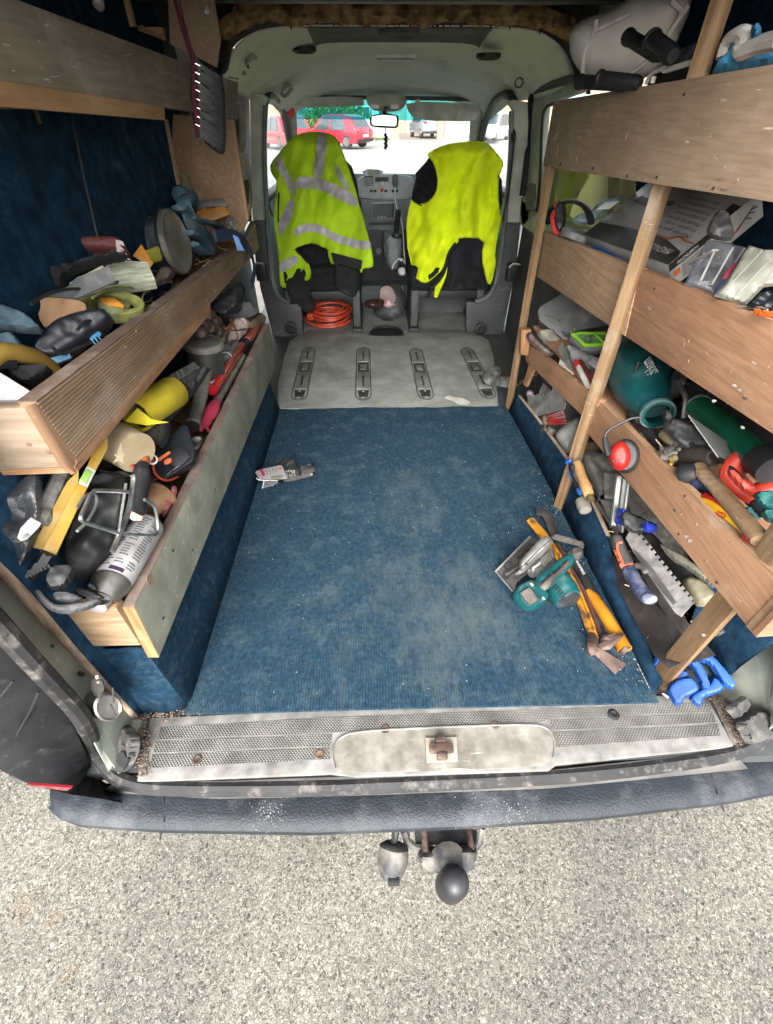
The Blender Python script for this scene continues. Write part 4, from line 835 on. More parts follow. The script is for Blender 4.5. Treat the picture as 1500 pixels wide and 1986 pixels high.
for P in ([(378,76),(430,79),(418,200),(402,330),(355,325),(368,200)],
          [(262,315),(330,312),(400,328),(470,352),(590,415),(595,485),(500,440),(400,385),(330,378),(262,378)],
          [(250,590),(330,560),(400,575),(480,625),(610,660),(660,655),(670,700),(610,706),(470,665),(400,620),(330,605),(252,640)],
          [(140,240),(180,190),(215,290),(262,360),(258,425),(230,400),(190,310)],
          [(228,430),(256,432),(243,530),(205,595),(182,640),(162,600),(172,550)],
          [(172,775),(262,732),(283,765),(218,812),(178,838)]):
    mk('reflective_band', sheet(C5(P), f1_, 4.5, .002, sm=1), REFL, vj)
mk('cuff_patch', sheet(C5([(470,235),(490,258),(525,320),(560,388),(525,375),(490,325),(474,280)]), f1_, 4, .002, sm=1), pm('pale_patch', (.5,.5,.5), bump=.1), vj)
for P in ([(255,705),(262,700),(310,745),(334,775),(322,780),(296,750)], [(165,400),(172,398),(170,560),(163,556)]): mk('zip', sheet(C5(P), drape(622,95,258,2.89,lift=.012,seed=1.3), 4, .003), BLK, vj)
tp_ = thing('tool_pouch', 'black hanging tool pouch trimmed with yellow-green, below the striped jacket', 'pouch', Q(675,560,y=2.86))
BCL = pm('black_worn_cloth', (.016,.016,.018), (.010,.010,.011), sc=18, r=.9, bump=.5, bsc=200, dust=.25, dcol=(.09,.09,.09), dsc=15)
mk('pocket', puff(C5([(472,760),(600,800),(608,850),(592,955),(560,965),(470,915),(462,860)]), PY(2.90), .035, 5, edge=8, sm=1), BCL, tp_)
mk('flap', sheet(C5([(450,720),(478,728),(620,765),(614,812),(490,782),(485,800),(462,770)]), lambda a, b: Q(a, b, y=2.855), 5, .004), BCL, tp_)
mk('hanging_trouser_leg', puff(C5([(205,880),(240,850),(330,890),(350,960),(372,1005),(340,1045),(300,1040),(250,1000),(215,945)]), PY(2.90), .04, 5, edge=9, sm=1, wr=.01), BCL, label='dark dusty cloth pocket hanging low at the left of the left seat', cat='cloth')
vy = thing('hi_vis_vest', 'plain bright yellow sleeveless hi-vis vest hanging over the right seat', 'vest', Q(880,560,y=2.92))
g0 = drape(892, 96, 275, 2.89, amp=.026, k=.10, seed=3.1)
VP = C5([(985,180),(1060,145),(1150,128),(1280,125),(1320,160),(1350,200),(1382,240),(1360,290),(1348,350),(1352,480),(1372,530),(1352,600),(1330,730),(1340,770),(1310,897),(1292,880),(1262,740),(1283,642),(1135,636),(1135,668),(1080,712),(1062,800),(990,868),(950,888),(900,850),(880,760),(862,680),(858,560),(875,470),(886,430),(905,458),(950,462),(990,440),(1020,395),(1030,340),(1018,272),(995,222),(973,200)])
mk('vest_body', sheet(VP, g0, 4.5, .005, sm=1), HVY, vy)
g1 = drape(892, 96, 275, 2.89, amp=.026, k=.10, seed=3.1, lift=.010)
seam = pm('vest_seam', (.64,.80,.008), bump=0)
for P in ([(1135,300),(1285,295),(1285,350),(1136,352)], [(1136,495),(1284,498),(1283,555),(1136,548)]): mk('sewn_band', sheet(C5(P), g1, 5, .0015), HVY, vy)
mk('binding', G().tube([g0(*p)+V((0,-.003,0)) for p in smoothpoly(VP, 1)], .0035, 5, closed=True), seam, vy)
mk('loose_tab', sheet(C5([(1050,855),(1078,800),(1070,850),(1040,920),(1022,965),(1006,962),(1012,905)]), drape(892,96,275,2.86,seed=3.1), 4, .004), HVY, vy)
gl = thing('quilted_gilet', 'black quilted sleeveless gilet under the plain yellow vest on the right seat', 'gilet', Q(860,560,y=2.95))
GIL = pm('black_nylon', (.018,.02,.026), (.011,.012,.016), sc=10, r=.75, bump=.3, bsc=60, spec=.2)
def quilt(a, b):
    p = drape(892, 100, 270, 2.925, amp=.01, seed=2)(a, b); p.y -= .010*abs(sin((b-a*.9)*.36)); return p
mk('gilet_shoulder', sheet(C5([(1000,190),(960,235),(905,295),(918,350),(890,400),(888,440),(930,470),(1000,455),(1045,400),(1060,300),(1030,210)]), quilt, 2.5, .006), GIL, gl)
mk('gilet_lower', sheet(C5([(1080,700),(1130,650),(1290,630),(1275,740),(1300,890),(1290,945),(1150,965),(1040,965),(985,965),(1010,900),(1060,830),(1050,780)]), lambda a, b: drape(892, 100, 270, 2.935, amp=.008, seed=2)(a, b), 5, .006), GIL, gl)
mk('gilet_edge', G().tube(smooth3([Q(a, b, y=2.86) for a, b in C5([(1125,672),(1085,725),(1070,800),(1040,865),(990,915),(975,960)])], 2), .010, 8), GIL, gl)
mk('gilet_side', sheet(C5([(1350,300),(1372,330),(1375,450),(1360,520),(1350,450)]), lambda a, b: Q(a, b, y=2.93), 4, .006), GIL, gl)
# --- things on the cab floor
oc = thing('extension_cable', 'orange extension cable coiled on the floor under the left seat', 'cable', Q(642,640,z=.0))
OR = pm('orange_cable', (.62,.075,.03), (.52,.06,.025), sc=9, r=.4, bump=0)
for i in range(9):
    r = random.Random(i); rx = .125+r.uniform(-.03,.02); ry = .085+r.uniform(-.02,.03); cx_ = Q(642,625,z=0); o = V((r.uniform(-.02,.02), r.uniform(-.02,.02), 0)); tl = r.uniform(-.3,.5)
    mk('cable_loop', G().tube([V((cx_.x, cx_.y, .022+i*.010))+o+V((rx*cos(t), ry*sin(t), .015*sin(t+tl)+.03*tl*cos(t)*.4)) for t in [k*2*pi/26 for k in range(26)]], .0055, 6, closed=True), OR, oc)
mk('plug', G().box(Q(604,620,z=.03)+V((-.02,-.02,0)), Q(604,620,z=.03)+V((.02,.03,.045))), OR, oc, bevel=.008)
pot = thing('padded_bowl', 'round dark grey padded ring cushion standing open between the seats', 'cushion', Q(752,622,z=0))
pc = Q(752,598,y=3.05)
mk('outer_ring', puff(C5([(715,900),(760,882),(815,892),(850,940),(858,1000),(840,1050),(800,1080),(740,1085),(690,1060),(675,1020),(700,985),(712,940)]), PY(3.06), .10, 6, edge=20, sm=1), pm('grey_foam_ring', (.05,.052,.056), (.035,.037,.04), sc=8, r=.7, bump=.15, dust=.2), pot)
mk('inner_lining', puff(C5([(718,915),(742,898),(775,905),(798,945),(806,985),(790,1010),(745,1015),(712,985),(712,945)]), PY(2.965), .012, 5, edge=8, sm=1), pm('dusty_pink_lining', (.33,.25,.24), (.26,.19,.19), sc=8, r=.9, bump=.2), pot)
ts_ = mk('packet', puff(C5([(628,985),(660,972),(725,970),(742,985),(730,1015),(690,1030),(632,1015)]), PY(2.92), .03, 5, edge=9, sm=1, wr=.01), pm('shiny_black_wrap', (.02,.016,.018), (.05,.015,.02), sc=9, r=.22, bump=.5, bsc=20), label='shiny dark packet sticking out of the grey ring cushion', cat='packet')
mk('packet', puff(C5([(735,985),(760,975),(780,995),(795,985),(798,1005),(770,1020),(738,1015)]), PY(2.93), .015, 4, edge=5, sm=1, wr=.01), pm('red_print_wrap', (.35,.05,.06), (.6,.6,.6), sc=40, r=.5, bump=.2), label='small red and white wrapper inside the grey ring cushion', cat='packet')
hb = thing('seat_side_cables', 'black cable and white bottle clip tucked at the side of the right seat', 'cable', Q(785,560,z=.1))
mk('clip', puff(C5([(810,805),(850,800),(855,845),(815,848)]), PY(3.05), .02, 4, edge=4, sm=1), WHT, hb)
mk('lead', G().tube(smooth3([Q(a, b, y=3.05) for a, b in C5([(830,780),(855,790),(848,850),(850,920),(852,990)])], 2), .006, 6), BLK, hb)
# grey sock-like cuff on the mat
gk = thing('knitted_sock', 'grey knitted sock lying on the floor mat by the first right-hand post', 'sock', Q(965,740,z=.01))
KN = pm('grey_knit', (.085,.087,.085), (.055,.057,.056), sc=40, r=.95, bump=.9, bsc=180, dust=.3)
C6 = lambda pts: K(pts, 520, 600, 2.778)
mk('cuff', puff(C6([(1150,370),(1175,330),(1215,312),(1265,335),(1245,360),(1215,410),(1170,400)]), (Q(958,740,z=.045), V((0,-.25,1))), .028, 4, edge=6, sm=1, wr=.006), KN, gk)
mk('foot', puff(C6([(1220,375),(1265,355),(1310,375),(1345,395),(1352,418),(1300,425),(1240,412),(1215,405)]), (Q(980,745,z=.03), V((0,-.1,1))), .02, 4, edge=6, sm=1, wr=.006), KN, gk)
# ================================================================= SHELVING
WGREY = wood('weathered_larch', (.29,.25,.20), (.21,.178,.138), 'Y', dust=.3, grain=.35)
WRIB = wood('brown_decking', (.34,.245,.165), (.25,.175,.115), 'Y', dust=.35, grain=.5)
WGX = wood('sawn_end_board', (.35,.25,.16), (.27,.185,.115), 'X', dust=.1, grain=.55, scr=.2, sc=1.6)
WPINE = wood('pine_post', (.37,.255,.145), (.26,.17,.098), 'Z', dust=.3)
WPINE2 = wood('pine_edge', (.36,.21,.10), (.29,.16,.08), 'Z', dust=.1)
PLYR = wood('red_ply', (.43,.245,.148), (.35,.19,.112), 'Y', dust=.08, grain=.3, scr=.55)
PLYT = wood('tan_ply', (.46,.31,.20), (.37,.245,.155), 'Y', dust=.2, grain=.4, scr=.9)
HARD = wood('hardboard', (.42,.305,.215), (.365,.26,.18), 'Y', dust=.05, grain=.08, scr=1.0)
GPAINT = pm('chalky_green_paint', (.215,.225,.175), (.175,.186,.145), sc=5, r=.75, bump=.15, bsc=120, dust=.25, dcol=(.40,.39,.33), dsc=16, scr=.8)
PLYE = plyedge('raw_ply_edge', (.50,.30,.16), (.26,.14,.075), 2, 1500)
PE2 = wood('plain_ply_edge', (.42,.27,.16), (.30,.18,.10), 'Y', dust=.2, grain=.4)
TAN = wood('pale_ply_face', (.46,.285,.155), (.36,.21,.11), 'Y', dust=.1, grain=.3, scr=.3)
def quad(pts, x, th, g=None, x2=None):   # board seen as four photo corners on the plane x (far corners may sit on x2), thickness th away from the aisle
    P = [Q(a, b, x=(x if (x2 is None or i in (0, 3)) else x2)) for i, (a, b) in enumerate(pts)]
    return (g or G()).slab(P, (th, 0, 0))
# ---- left unit
LU = thing('shelf_unit', 'home-made timber shelf unit along the left side, three tiers with mixed boards', 'shelving', (-.6, 1.3, 0))
b = mk('front_board', quad([(262,1176),(523,628),(535,712),(310,1273)], -.45, -.022), GPAINT, LU, bevel=.0015, label='pale green painted front board of the lowest left bin')
# raw edges of that board
eA = [Q(262,1176,x=-.45), Q(310,1273,x=-.45)]
mk('board_end', G().slab([eA[0]+V((-.0225,-.0008,.0003)), eA[0]+V((-.0005,-.0008,.0003)), eA[1]+V((-.0005,-.0008,-.0003)), eA[1]+V((-.0225,-.0008,-.0003))], (0,-.0012,0)), WPINE2, LU)
e0, e1 = Q(262,1176,x=-.45), Q(523,628,x=-.45)
mk('board_top_edge', G().slab([e0+V((-.0225,0,.0008)), e0+V((-.0005,0,.0008)), e1+V((-.0005,0,.0008)), e1+V((-.0225,0,.0008))], (0,0,.0012)), pm('grubby_edge', (.20,.15,.125), (.14,.10,.085), sc=14, r=.8, dust=.3), LU)
zt, zb = .383, .262
mk('end_board', G().box((-.585, .498, zb), (-.473, .520, zt)), WGX, LU, bevel=.0015)
mk('end_board_top', G().box((-.584, .499, zt+.0006), (-.474, .519, zt+.0018)), wood('end_grain_top', (.42,.27,.15), (.30,.18,.10), 'X', dust=.3), LU)
sp_ = G()
for i in range(16):
    z = zb+.008+(zt-zb-.016)*i/15+random.uniform(-.003,.003); l = random.uniform(.006,.022); sp_.tube([V((-.584,.499,z)), V((-.584-l,.496,z+random.uniform(-.006,.004)))], [.0016,.0004], 4)
mk('splinters', sp_, WGX, LU, kind='stuff')
mk('bin_base', G().box((-.74, .53, .235), (-.475, 1.96, .247)), TAN, LU)
mk('screw_patch', G().lathe([(.012,0),(.012,.0008),(.001,.0008)], 14, Matrix.Translation(Q(290,1125,x=-.4492)) @ Matrix.Diagonal((1,.8,1.1,1))), pm('wood_plug', (.42,.27,.19), dust=.2), LU)
for (a, b_) in ((317,1199),(374,1067),(418,950),(336,1068)): mk('nail_hole', G().lathe([(.0035,0),(.0035,.0005),(.001,.0005)], 8, Matrix.Translation(Q(a,b_,x=-.4493))), BLK, LU)
# middle tier: ribbed deck board
TOPL, TOPR, BOTR, BOTL = (71,780), (481,466), (481,506), (147,889)
XL = -.475
def rib(u, v):                              # v across the face (0 top), u along
    a = TOPL[0]+(TOPR[0]-TOPL[0])*u, TOPL[1]+(TOPR[1]-TOPL[1])*u
    c = BOTL[0]+(BOTR[0]-BOTL[0])*u, BOTL[1]+(BOTR[1]-BOTL[1])*u
    A = Q(*a, x=XL); B = Q(*c, x=XL); p = A.lerp(B, v); t = (v*17) % 1.0
    p.x += .0016*(1 if .18 < t < .82 else -.6); return p
fb = mk('front_board', G().grid(rib, 3, 102, th=.026, nrm=(-1,0,0)), WRIB, LU, smooth=False, label='ribbed brown decking board fronting the middle left shelf')
A0, A1 = Q(*TOPL, x=XL), Q(*TOPR, x=XL)
mk('board_top_edge', G().slab([A0+V((-.027,0,.0005)), A0+V((.001,0,.0005)), A1+V((.001,0,.0005)), A1+V((-.027,0,.0005))], (0,0,.0015)), pm('dark_edge', (.125,.085,.062), (.09,.06,.045), sc=14, r=.8, dust=.3), LU)
B0, B1 = Q(*BOTL, x=XL), Q(406,606,x=XL)
mk('shelf_lip', G().slab([B0+V((.002,-.003,-.001)), Q(406,582,x=XL)+V((.002,0,-.001)), Q(408,606,x=XL)+V((.002,0,-.001)), Q(150,913,x=XL)+V((.002,-.003,0))], (-.022,0,0)), wood('raw_lip', (.36,.21,.12), (.36,.20,.11), 'Y', dust=.1, scr=.3), LU)
mk('board_end_trim', G().slab([Q(58,785,x=XL)+V((0,-.002,0)), Q(73,779,x=XL)+V((0,-.004,0)), Q(150,888,x=XL)+V((.001,-.004,0)), Q(147,916,x=XL)+V((.001,-.002,0)), Q(128,902,x=XL)+V((0,-.002,0))], (-.004,-.005,0)), wood('raw_trim', (.34,.21,.125), (.26,.155,.09), 'Z', dust=.2), LU)
ye = Q(71,780,x=XL).y
mk('end_board', G().slab([Q(-60,796,y=ye), Q(60,789,y=ye), Q(130,905,y=ye), Q(-60,916,y=ye)], (0,.02,0)), wood('grey_end_board', (.28,.225,.17), (.20,.155,.115), 'X', dust=.2), LU, bevel=.002)
mk('end_board_lip', G().slab([Q(-60,916.5,y=ye-.001), Q(146,905,y=ye-.001), Q(147,917,y=ye-.001), Q(-60,924,y=ye-.001)], (0,.02,0)), wood('raw_lip_end', (.34,.21,.12), (.36,.20,.11), 'X', dust=.1), LU)
for (a, b_) in ((56,862),(94,877)): 
    c0 = Q(a, b_, y=ye-.0012); mk('knot', G().lathe([(.004,0),(.003,.0005),(.001,.0005)], 12, Matrix.Translation(c0) @ Matrix.Rotation(-pi/2, 4, 'Z')), pm('knot_brown', (.22,.14,.09)), LU)
zs2 = .645
mk('shelf', G().box((-.775, ye+.021, zs2-.016), (XL-.028, 2.20, zs2)), TAN, LU)
mk('front_board', G().slab([Q(476,468,x=XL-.03), Q(495,428,x=-.53), Q(504,482,x=-.53), Q(484,505,x=XL-.03)], (-.02,0,0)), WGREY, LU, bevel=.002, label='short weathered board lapping the far end of the ribbed board')
# panels standing on the middle shelf
XP = -.62
mk('back_panel', G().slab([Q(-80,180,x=XP), Q(321,232,x=XP), Q(366,466,x=XP), Q(300,640,x=XP), Q(-80,800,x=XP)], (-.014,0,0)), LINE, LU, label='upright board covered in dark blue carpet, with a seam')
mk('panel_edge', G().slab([Q(320,232,x=XP+.002), Q(326,232,x=XP+.002), Q(372,468,x=XP+.002), Q(365,468,x=XP+.002)], (-.018,0,0)), PLYT, LU)
mk('panel_seam', G().tube([Q(137,215,x=XP+.0015), Q(160,330,x=XP+.0015), Q(192,470,x=XP+.0015)], .0022, 5), BLK, LU)
mk('hook_plate', G().slab([Q(64,207,x=XP+.004), Q(72,208,x=XP+.004), Q(83,240,x=XP+.004), Q(76,241,x=XP+.004)], (-.003,0,0)), STEELD, LU)
yE = 2.12
mk('end_panel', G().slab([Q(336,222,y=yE), Q(446,232,y=yE), Q(452,240,y=yE), Q(482,428,y=yE), Q(455,470,y=yE), Q(330,470,y=yE)], (0,.014,0)), PLYT, LU, label='tan ply end panel at the far end of the middle left shelf')
mk('panel_edge', G().slab([Q(448,232,y=yE-.001), Q(453,232,y=yE-.001), Q(483,426,y=yE-.001), Q(478,428,y=yE-.001)], (0,.018,0)), PLYE, LU)
mk('end_panel', G().slab([Q(325,-30,y=1.95), Q(408,-30,y=1.95), Q(416,10,y=1.95), Q(427,76,y=1.95), Q(420,130,y=1.95), Q(330,85,y=1.95)], (0,.014,0)), HARD, LU, label='dark brown board at the far end of the top left shelf')
mk('screw_tab', G().slab([Q(397,8,y=1.948), Q(411,8,y=1.948), Q(416,50,y=1.948), Q(402,50,y=1.948)], (0,-.004,0)), HARD, LU, bevel=.002)
mk('screw', G().lathe([(.008,0),(.008,.003),(.003,.003)], 12, Matrix.Translation(Q(401,21,y=1.942)) @ Matrix.Rotation(-pi/2, 4, 'Z')), CHR, LU)
# top tier
XT = -.50
P0, P1, P2, P3_ = Q(0,-14,x=XT), Q(462,160,x=XT), Q(462,231,x=XT), Q(0,156,x=XT)
d0 = (P0-P1); 
mk('front_board', G().slab([P0+(P0-P1)*.38, P1, P2, P3_+(P3_-P2)*.38], (-.024,0,0)), WGREY, LU, bevel=.002, label='wide weathered grey-brown board fronting the top left shelf')
mk('shelf', G().slab([Q(0,156,x=XT-.002)+(P3_-P2)*.4+V((0,0,-.002)), Q(318,208,x=XT-.002)+V((0,0,-.001)), V((-.77, Q(318,208,x=XT).y+.05, 1.047)), V((-.77, .45, 1.047))], (0,0,-.010)), TAN, LU)
mk('shelf_lip', G().slab([Q(-220,120,x=XT+.003), Q(318,207,x=XT+.003), Q(321,233,x=XT+.003), Q(-220,188,x=XT+.003)], (-.012,0,0)), TAN, LU, label='raw ply strip under the top left board')
lw_ = [(453,163),(459,170),(462,228),(455,231)]
for i in range(11):
    yy = 150+i*7.2; mk('board_end_rib', G().tube([Q(444,yy,x=XT+.001), Q(462,yy+3,x=XT+.001)], .003, 4), WGREY, LU)
mk('divider', G().slab([Q(249,0,x=-.62), Q(253,0,x=-.62), Q(266,52,x=-.62), Q(261,52,x=-.62)], (-.012,0,0)), PLYT, LU)
mk('back_panel', G().box((-.765, .50, 1.06), (-.755, 1.90, 1.34)), LINE, LU)
# ---- right unit
RU = thing('shelf_unit', 'home-made timber rack along the right side with three upright posts', 'shelving', (.8, 1.2, 0))
def hexpost(A, B, ext, lab, w=.03):
    # A: three photo-matched bottom corners (far-aisle, near-aisle, near-wall); B: the same three higher up
    def full(T): T = [V(p) for p in T]; return [T[0], T[1], T[2], T[0]+(T[2]-T[1])]
    A = full(A); B = full(B); B = [a+(b-a)*ext for a, b in zip(A, B)]
    return mk('post', G().hexa(A, B), WPINE, RU, bevel=.002, label=lab)
hexpost([Q(1258,1310,z=0), Q(1284,1340,z=0), Q(1292,1337,z=0)], [Q(1500,1010,x=.652), Q(1500,1096,x=.648), Q(1508,1105,x=.668)], 1.9, 'near upright post, weathered pine with wavy grain')
mk('plaster_line', G().slab([Q(1341,1205,x=.6645), Q(1345,1203,x=.6645), Q(1369,1231,x=.6620), Q(1366,1234,x=.6620)], (-.0025,0,0)), WHT, RU)
hexpost([Q(1072,985,z=0), Q(1087,993,z=0), Q(1098,985,z=0)], [Q(1266,360,y=1.165), Q(1289,362,y=1.142), Q(1304,362,y=1.158)], 1.42, 'middle upright post, rough grained pine')
hexpost([Q(980,792,z=0), Q(986,799,z=0), Q(992,795,z=0)], [Q(1045,400,y=1.875), Q(1055,400,y=1.850), Q(1064,400,y=1.862)], 1.14, 'far thin upright post beside the floor mat')
XB = .632
mk('front_board', quad([(1053,448),(1242,521),(1212,652),(1040,535)], XB, .018), PLYT, RU, bevel=.001, label='tan ply board of the middle shelf, far half')
mk('front_board', quad([(1244,522),(1560,646),(1560,882),(1208,649)], XB+.002, .018), PLYR, RU, bevel=.001, label='reddish ply board of the middle shelf, near half')
mk('front_board', quad([(1018,662),(1165,776),(1138,815),(1020,700)], XB+.004, .018), PLYR, RU, bevel=.001, label='narrow tan board of the lower shelf, far half')
mk('front_board', quad([(1150,765),(1545,1160),(1459,1226),(1128,826)], XB+.010, .016), PLYR, RU, bevel=.001, label='long reddish ply board of the lower shelf, near half')
mk('board_top_edge', quad([(1150,764),(1545,1158),(1545,1162),(1150,766)], XB+.0095, .0165), PE2, RU)
mk('board_end', G().slab([Q(1447,1214,x=XB+.008), Q(1459,1227,x=XB+.008), Q(1520,1165,x=XB+.008), Q(1508,1148,x=XB+.008)], (.002,-.004,0)), PE2, RU)
yq = Q(1459,1226,x=XB+.01).y-.004
mk('end_board', G().slab([Q(1459,1226,y=yq), Q(1600,1216,y=yq), Q(1600,1090,y=yq), Q(1530,1150,y=yq)], (0,-.010,0)), wood('pink_ply', (.38,.20,.13), (.32,.16,.10), 'X', dust=.1, grain=.3), RU)
XTB = .588
mk('front_board', G().slab([Q(1074,196,x=XTB), Q(1600,108,x=XTB), Q(1600,408,x=XTB), Q(1053,323,x=XTB)], (.012,0,0)), HARD, RU, bevel=.001, label='deep scratched hardboard fronting the top right shelf')
for (a, b_) in ((1088,316),(1152,323),(1218,338),(1275,341),(1385,362),(1328,180)): mk('screw', G().tube([Q(a,b_,x=XTB-.001), Q(a-2,b_+6,x=XTB-.001)], .0022, 5), BLK, RU)
mk('front_post_block', G().slab([Q(1012,640,y=1.80), Q(1031,640,y=1.80), Q(1025,690,y=1.80), Q(1010,688,y=1.80)], (0,.03,0)), WPINE2, RU, bevel=.002)
for (z, x0) in ((.605, .652), (.37, .66), (.965, .602)):
    mk('shelf', G().hexa([(x0,.52,z+.07),(.965,.52,z+.07),(.965,1.90,z-.002),(x0,1.90,z-.002)], [(x0,.52,z+.082),(.965,.52,z+.082),(.965,1.90,z+.010),(x0,1.90,z+.010)]), PLYR, RU)
mk('cross_rail', G().slab([Q(1130,868,y=1.30), Q(1165,866,y=1.30), Q(1163,880,y=1.30), Q(1128,876,y=1.30)], (0,.03,0)), WPINE, RU)
mk('bin_side', G().slab([Q(1015,745,x=.66), Q(1028,700,x=.66), Q(1040,705,x=.66), Q(1020,750,x=.66)], (.012,0,0)), PLYR, RU)
# ================================================================= THINGS ON THE LEFT SHELVES
def pv(a, b, up=.4, **k):
    p = Q(a, b, **k); return (p, ((CAM-p).normalized()+V((0,0,up))).normalized())
def CV(a, b, s):                               # crop helper: origin and scale -> photo pixel
    return lambda pts: [(a+x/s, b+y/s) for x, y in pts]
DK0 = pm('print_black', (.03,.03,.035), r=.6, bump=0)
L2 = CV(0, 380, 2.679); L3 = CV(0, 800, 2.679); L1 = CV(0, 0, 2.679)
def pf(name, poly, an, th, m, parent=None, up=.4, sp=4.5, edge=8, sm=1, wr=.003, back=.6, wf=75, tag=None, x=None, z=None, y=None, prof=1.0):
    k = {'x': x} if x is not None else ({'z': z} if z is not None else {'y': y})
    if an is None: an = (sum(p[0] for p in poly)/len(poly), sum(p[1] for p in poly)/len(poly))
    g = puff(poly, pv(*an, up=up, **k), th*.8, sp, prof, edge, wr, wf, back, sm=sm, seed=hash(name) % 50 if False else len(name))
    return mk(name, g, m, parent, **(dict(label=tag[0], cat=tag[1], **({'group': tag[2]} if len(tag) > 2 else {})) if tag else {}))
def sl(name, poly, th, m, parent=None, up=.4, an=None, bevel=.0015, tag=None, lift=0, sm=0, x=None, z=None, y=None, sp=14):
    k = {'x': x} if x is not None else ({'z': z} if z is not None else {'y': y})
    if an is None: an = (sum(p[0] for p in poly)/len(poly), sum(p[1] for p in poly)/len(poly))
    pl = pv(*an, up=up, **k)
    if lift: pl = (pl[0]+pl[1]*lift, pl[1])
    return mk(name, sheet(poly, lambda a, b: Q(a, b, pl=pl), sp, th, sm=sm), m, parent, bevel=bevel, **(dict(label=tag[0], cat=tag[1]) if tag else {}))
def cyl(A, B, prof, n=20, kx=None, kz=None, kxb=None):  # prof in fractions of length: (radius, t)
    a = Q(*A, x=kx) if kx is not None else Q(*A, z=kz); b = Q(*B, x=(kxb if kxb is not None else kx)) if kx is not None else Q(*B, z=kz)
    M, Ln = FR(a, b); return G().lathe([(r, t*Ln) for r, t in prof], n, M)
def T(nm, lab, cat, pt, group=None): return thing(nm, lab, cat, pt, group)
BCLOTH = pm('black_cloth', (.017,.018,.021), (.009,.010,.012), sc=14, r=.85, bump=.5, bsc=90, dust=.2, dcol=(.08,.08,.08))
GLOVE = pm('grey_glove_rubber', (.045,.046,.05), (.028,.029,.032), sc=12, r=.65, bump=.4, bsc=160, dust=.4, dcol=(.10,.10,.10), dsc=24)
GREY = pm('mid_grey_plastic', (.13,.135,.14), (.10,.105,.11), sc=8, r=.5, bump=.1, dust=.3)
YEL = pm('yellow_paint', (.38,.225,.012), (.31,.18,.01), sc=10, r=.4, bump=.1, dust=.18, dcol=(.35,.25,.10), dsc=20)
ORG = pm('orange_plastic', (.66,.14,.03), (.55,.11,.02), sc=10, r=.4, bump=.1, dust=.15)
AMB = pm('amber_plastic', (.48,.20,.015), (.38,.16,.012), sc=10, r=.45, bump=.1, dust=.2)
BLUE = pm('blue_plastic', (.012,.075,.30), (.01,.06,.24), sc=10, r=.4, bump=.1, dust=.25, dcol=(.15,.2,.32))
CARD = pm('brown_card', (.27,.16,.085), (.22,.13,.07), sc=8, r=.9, bump=.3, bsc=40)
CREAM = pm('cream_tape', (.38,.30,.19), (.33,.26,.16), sc=8, r=.8, bump=.1)
NAVY = pm('navy_webbing', (.02,.035,.085), (.014,.025,.06), sc=20, r=.85, bump=.6, bsc=300)
TEALW = pm('dusty_blue_webbing', (.055,.115,.155), (.035,.075,.105), sc=16, r=.9, bump=.8, bsc=240, dust=.3)
RUBT = pm('black_rubber_head', (.03,.03,.03), (.018,.018,.018), sc=12, r=.65, bump=.4, dust=.4, dcol=(.17,.15,.12), dsc=12)
BAG = film('clear_bag', op=.42, c=(.34,.35,.36)); CLR = film('clear_tub', op=.22, c=(.4,.42,.45), r=.12)
# --- top tier
br = T('hand_brush', 'black bristled brush head hanging by a maroon cord in front of the top left shelf', 'brush', Q(400,200,x=-.46))
pl = pv(410, 200, up=0, x=-.455)
bb = G(); rr = random.Random(3)
outl = L1([(1030,330),(1110,350),(1170,400),(1178,780),(1150,812),(1040,720),(1025,500)])
mk('bristle_core', puff(outl, pl, .018, 5, edge=6, sm=1), pm('bristle_black', (.012,.013,.020), (.007,.008,.012), r=.7, bump=.8, bsc=200), br)
for i in range(420):
    t = rr.random(); y0 = 325+t*380; x0 = 1024+rr.uniform(0,14); ln = rr.uniform(60,150); x1 = min(1182, x0+ln*.9+rr.uniform(-10,25)); y1 = y0+ln*.55+rr.uniform(-10,40)
    if y1 > 812-(1178-x1)*.65+10: continue
    a = Q(*L1([(x0,y0)])[0], pl=(pl[0]+pl[1]*rr.uniform(.012,.022), pl[1])); b = Q(*L1([(x1,y1)])[0], pl=(pl[0]+pl[1]*rr.uniform(.010,.024), pl[1]))
    d = (b-a).normalized().cross(pl[1])*.0007; bb.add([a-d, a+d, b], [(0,1,2)])
mk('bristles', bb, pm('bristle_sheen', (.022,.024,.034), r=.4, bump=0), br, kind='stuff', smooth=False)
MAR = pm('maroon_cord', (.13,.018,.035), (.085,.012,.025), sc=30, r=.6, bump=.5, bsc=200)
mk('cord', G().tube(smooth3([Q(*p, pl=(pl[0]+pl[1]*.02, pl[1])) for p in L1([(905,-20),(925,60),(955,170),(985,260),(1005,310),(1008,380)])], 2), .005, 7), MAR, br)
mk('cord_wrap', G().tube(smooth3([Q(*p, pl=(pl[0]+pl[1]*.018, pl[1])) for p in L1([(1008,320),(1012,400),(1015,500),(1020,600),(1030,710)])], 2), [.008]*8+[.010]*3+[.006]*3, 8) if False else G().tube([Q(*p, pl=(pl[0]+pl[1]*.018, pl[1])) for p in L1([(1010,320),(1012,400),(1013,500),(1020,600),(1030,715)])], [.007,.008,.011,.010,.005], 8), MAR, br)
mk('cord', G().tube([Q(*p, pl=(pl[0]+pl[1]*.02, pl[1])) for p in L1([(930,-20),(950,90),(990,240),(1015,300)])], .003, 6), MAR, br)
for i in range(8):
    y = 330+i*45; mk('staple', G().tube([Q(*p, pl=(pl[0]+pl[1]*.026, pl[1])) for p in L1([(1016,y),(1040,y+12)])], .0012, 4), CHR, br)
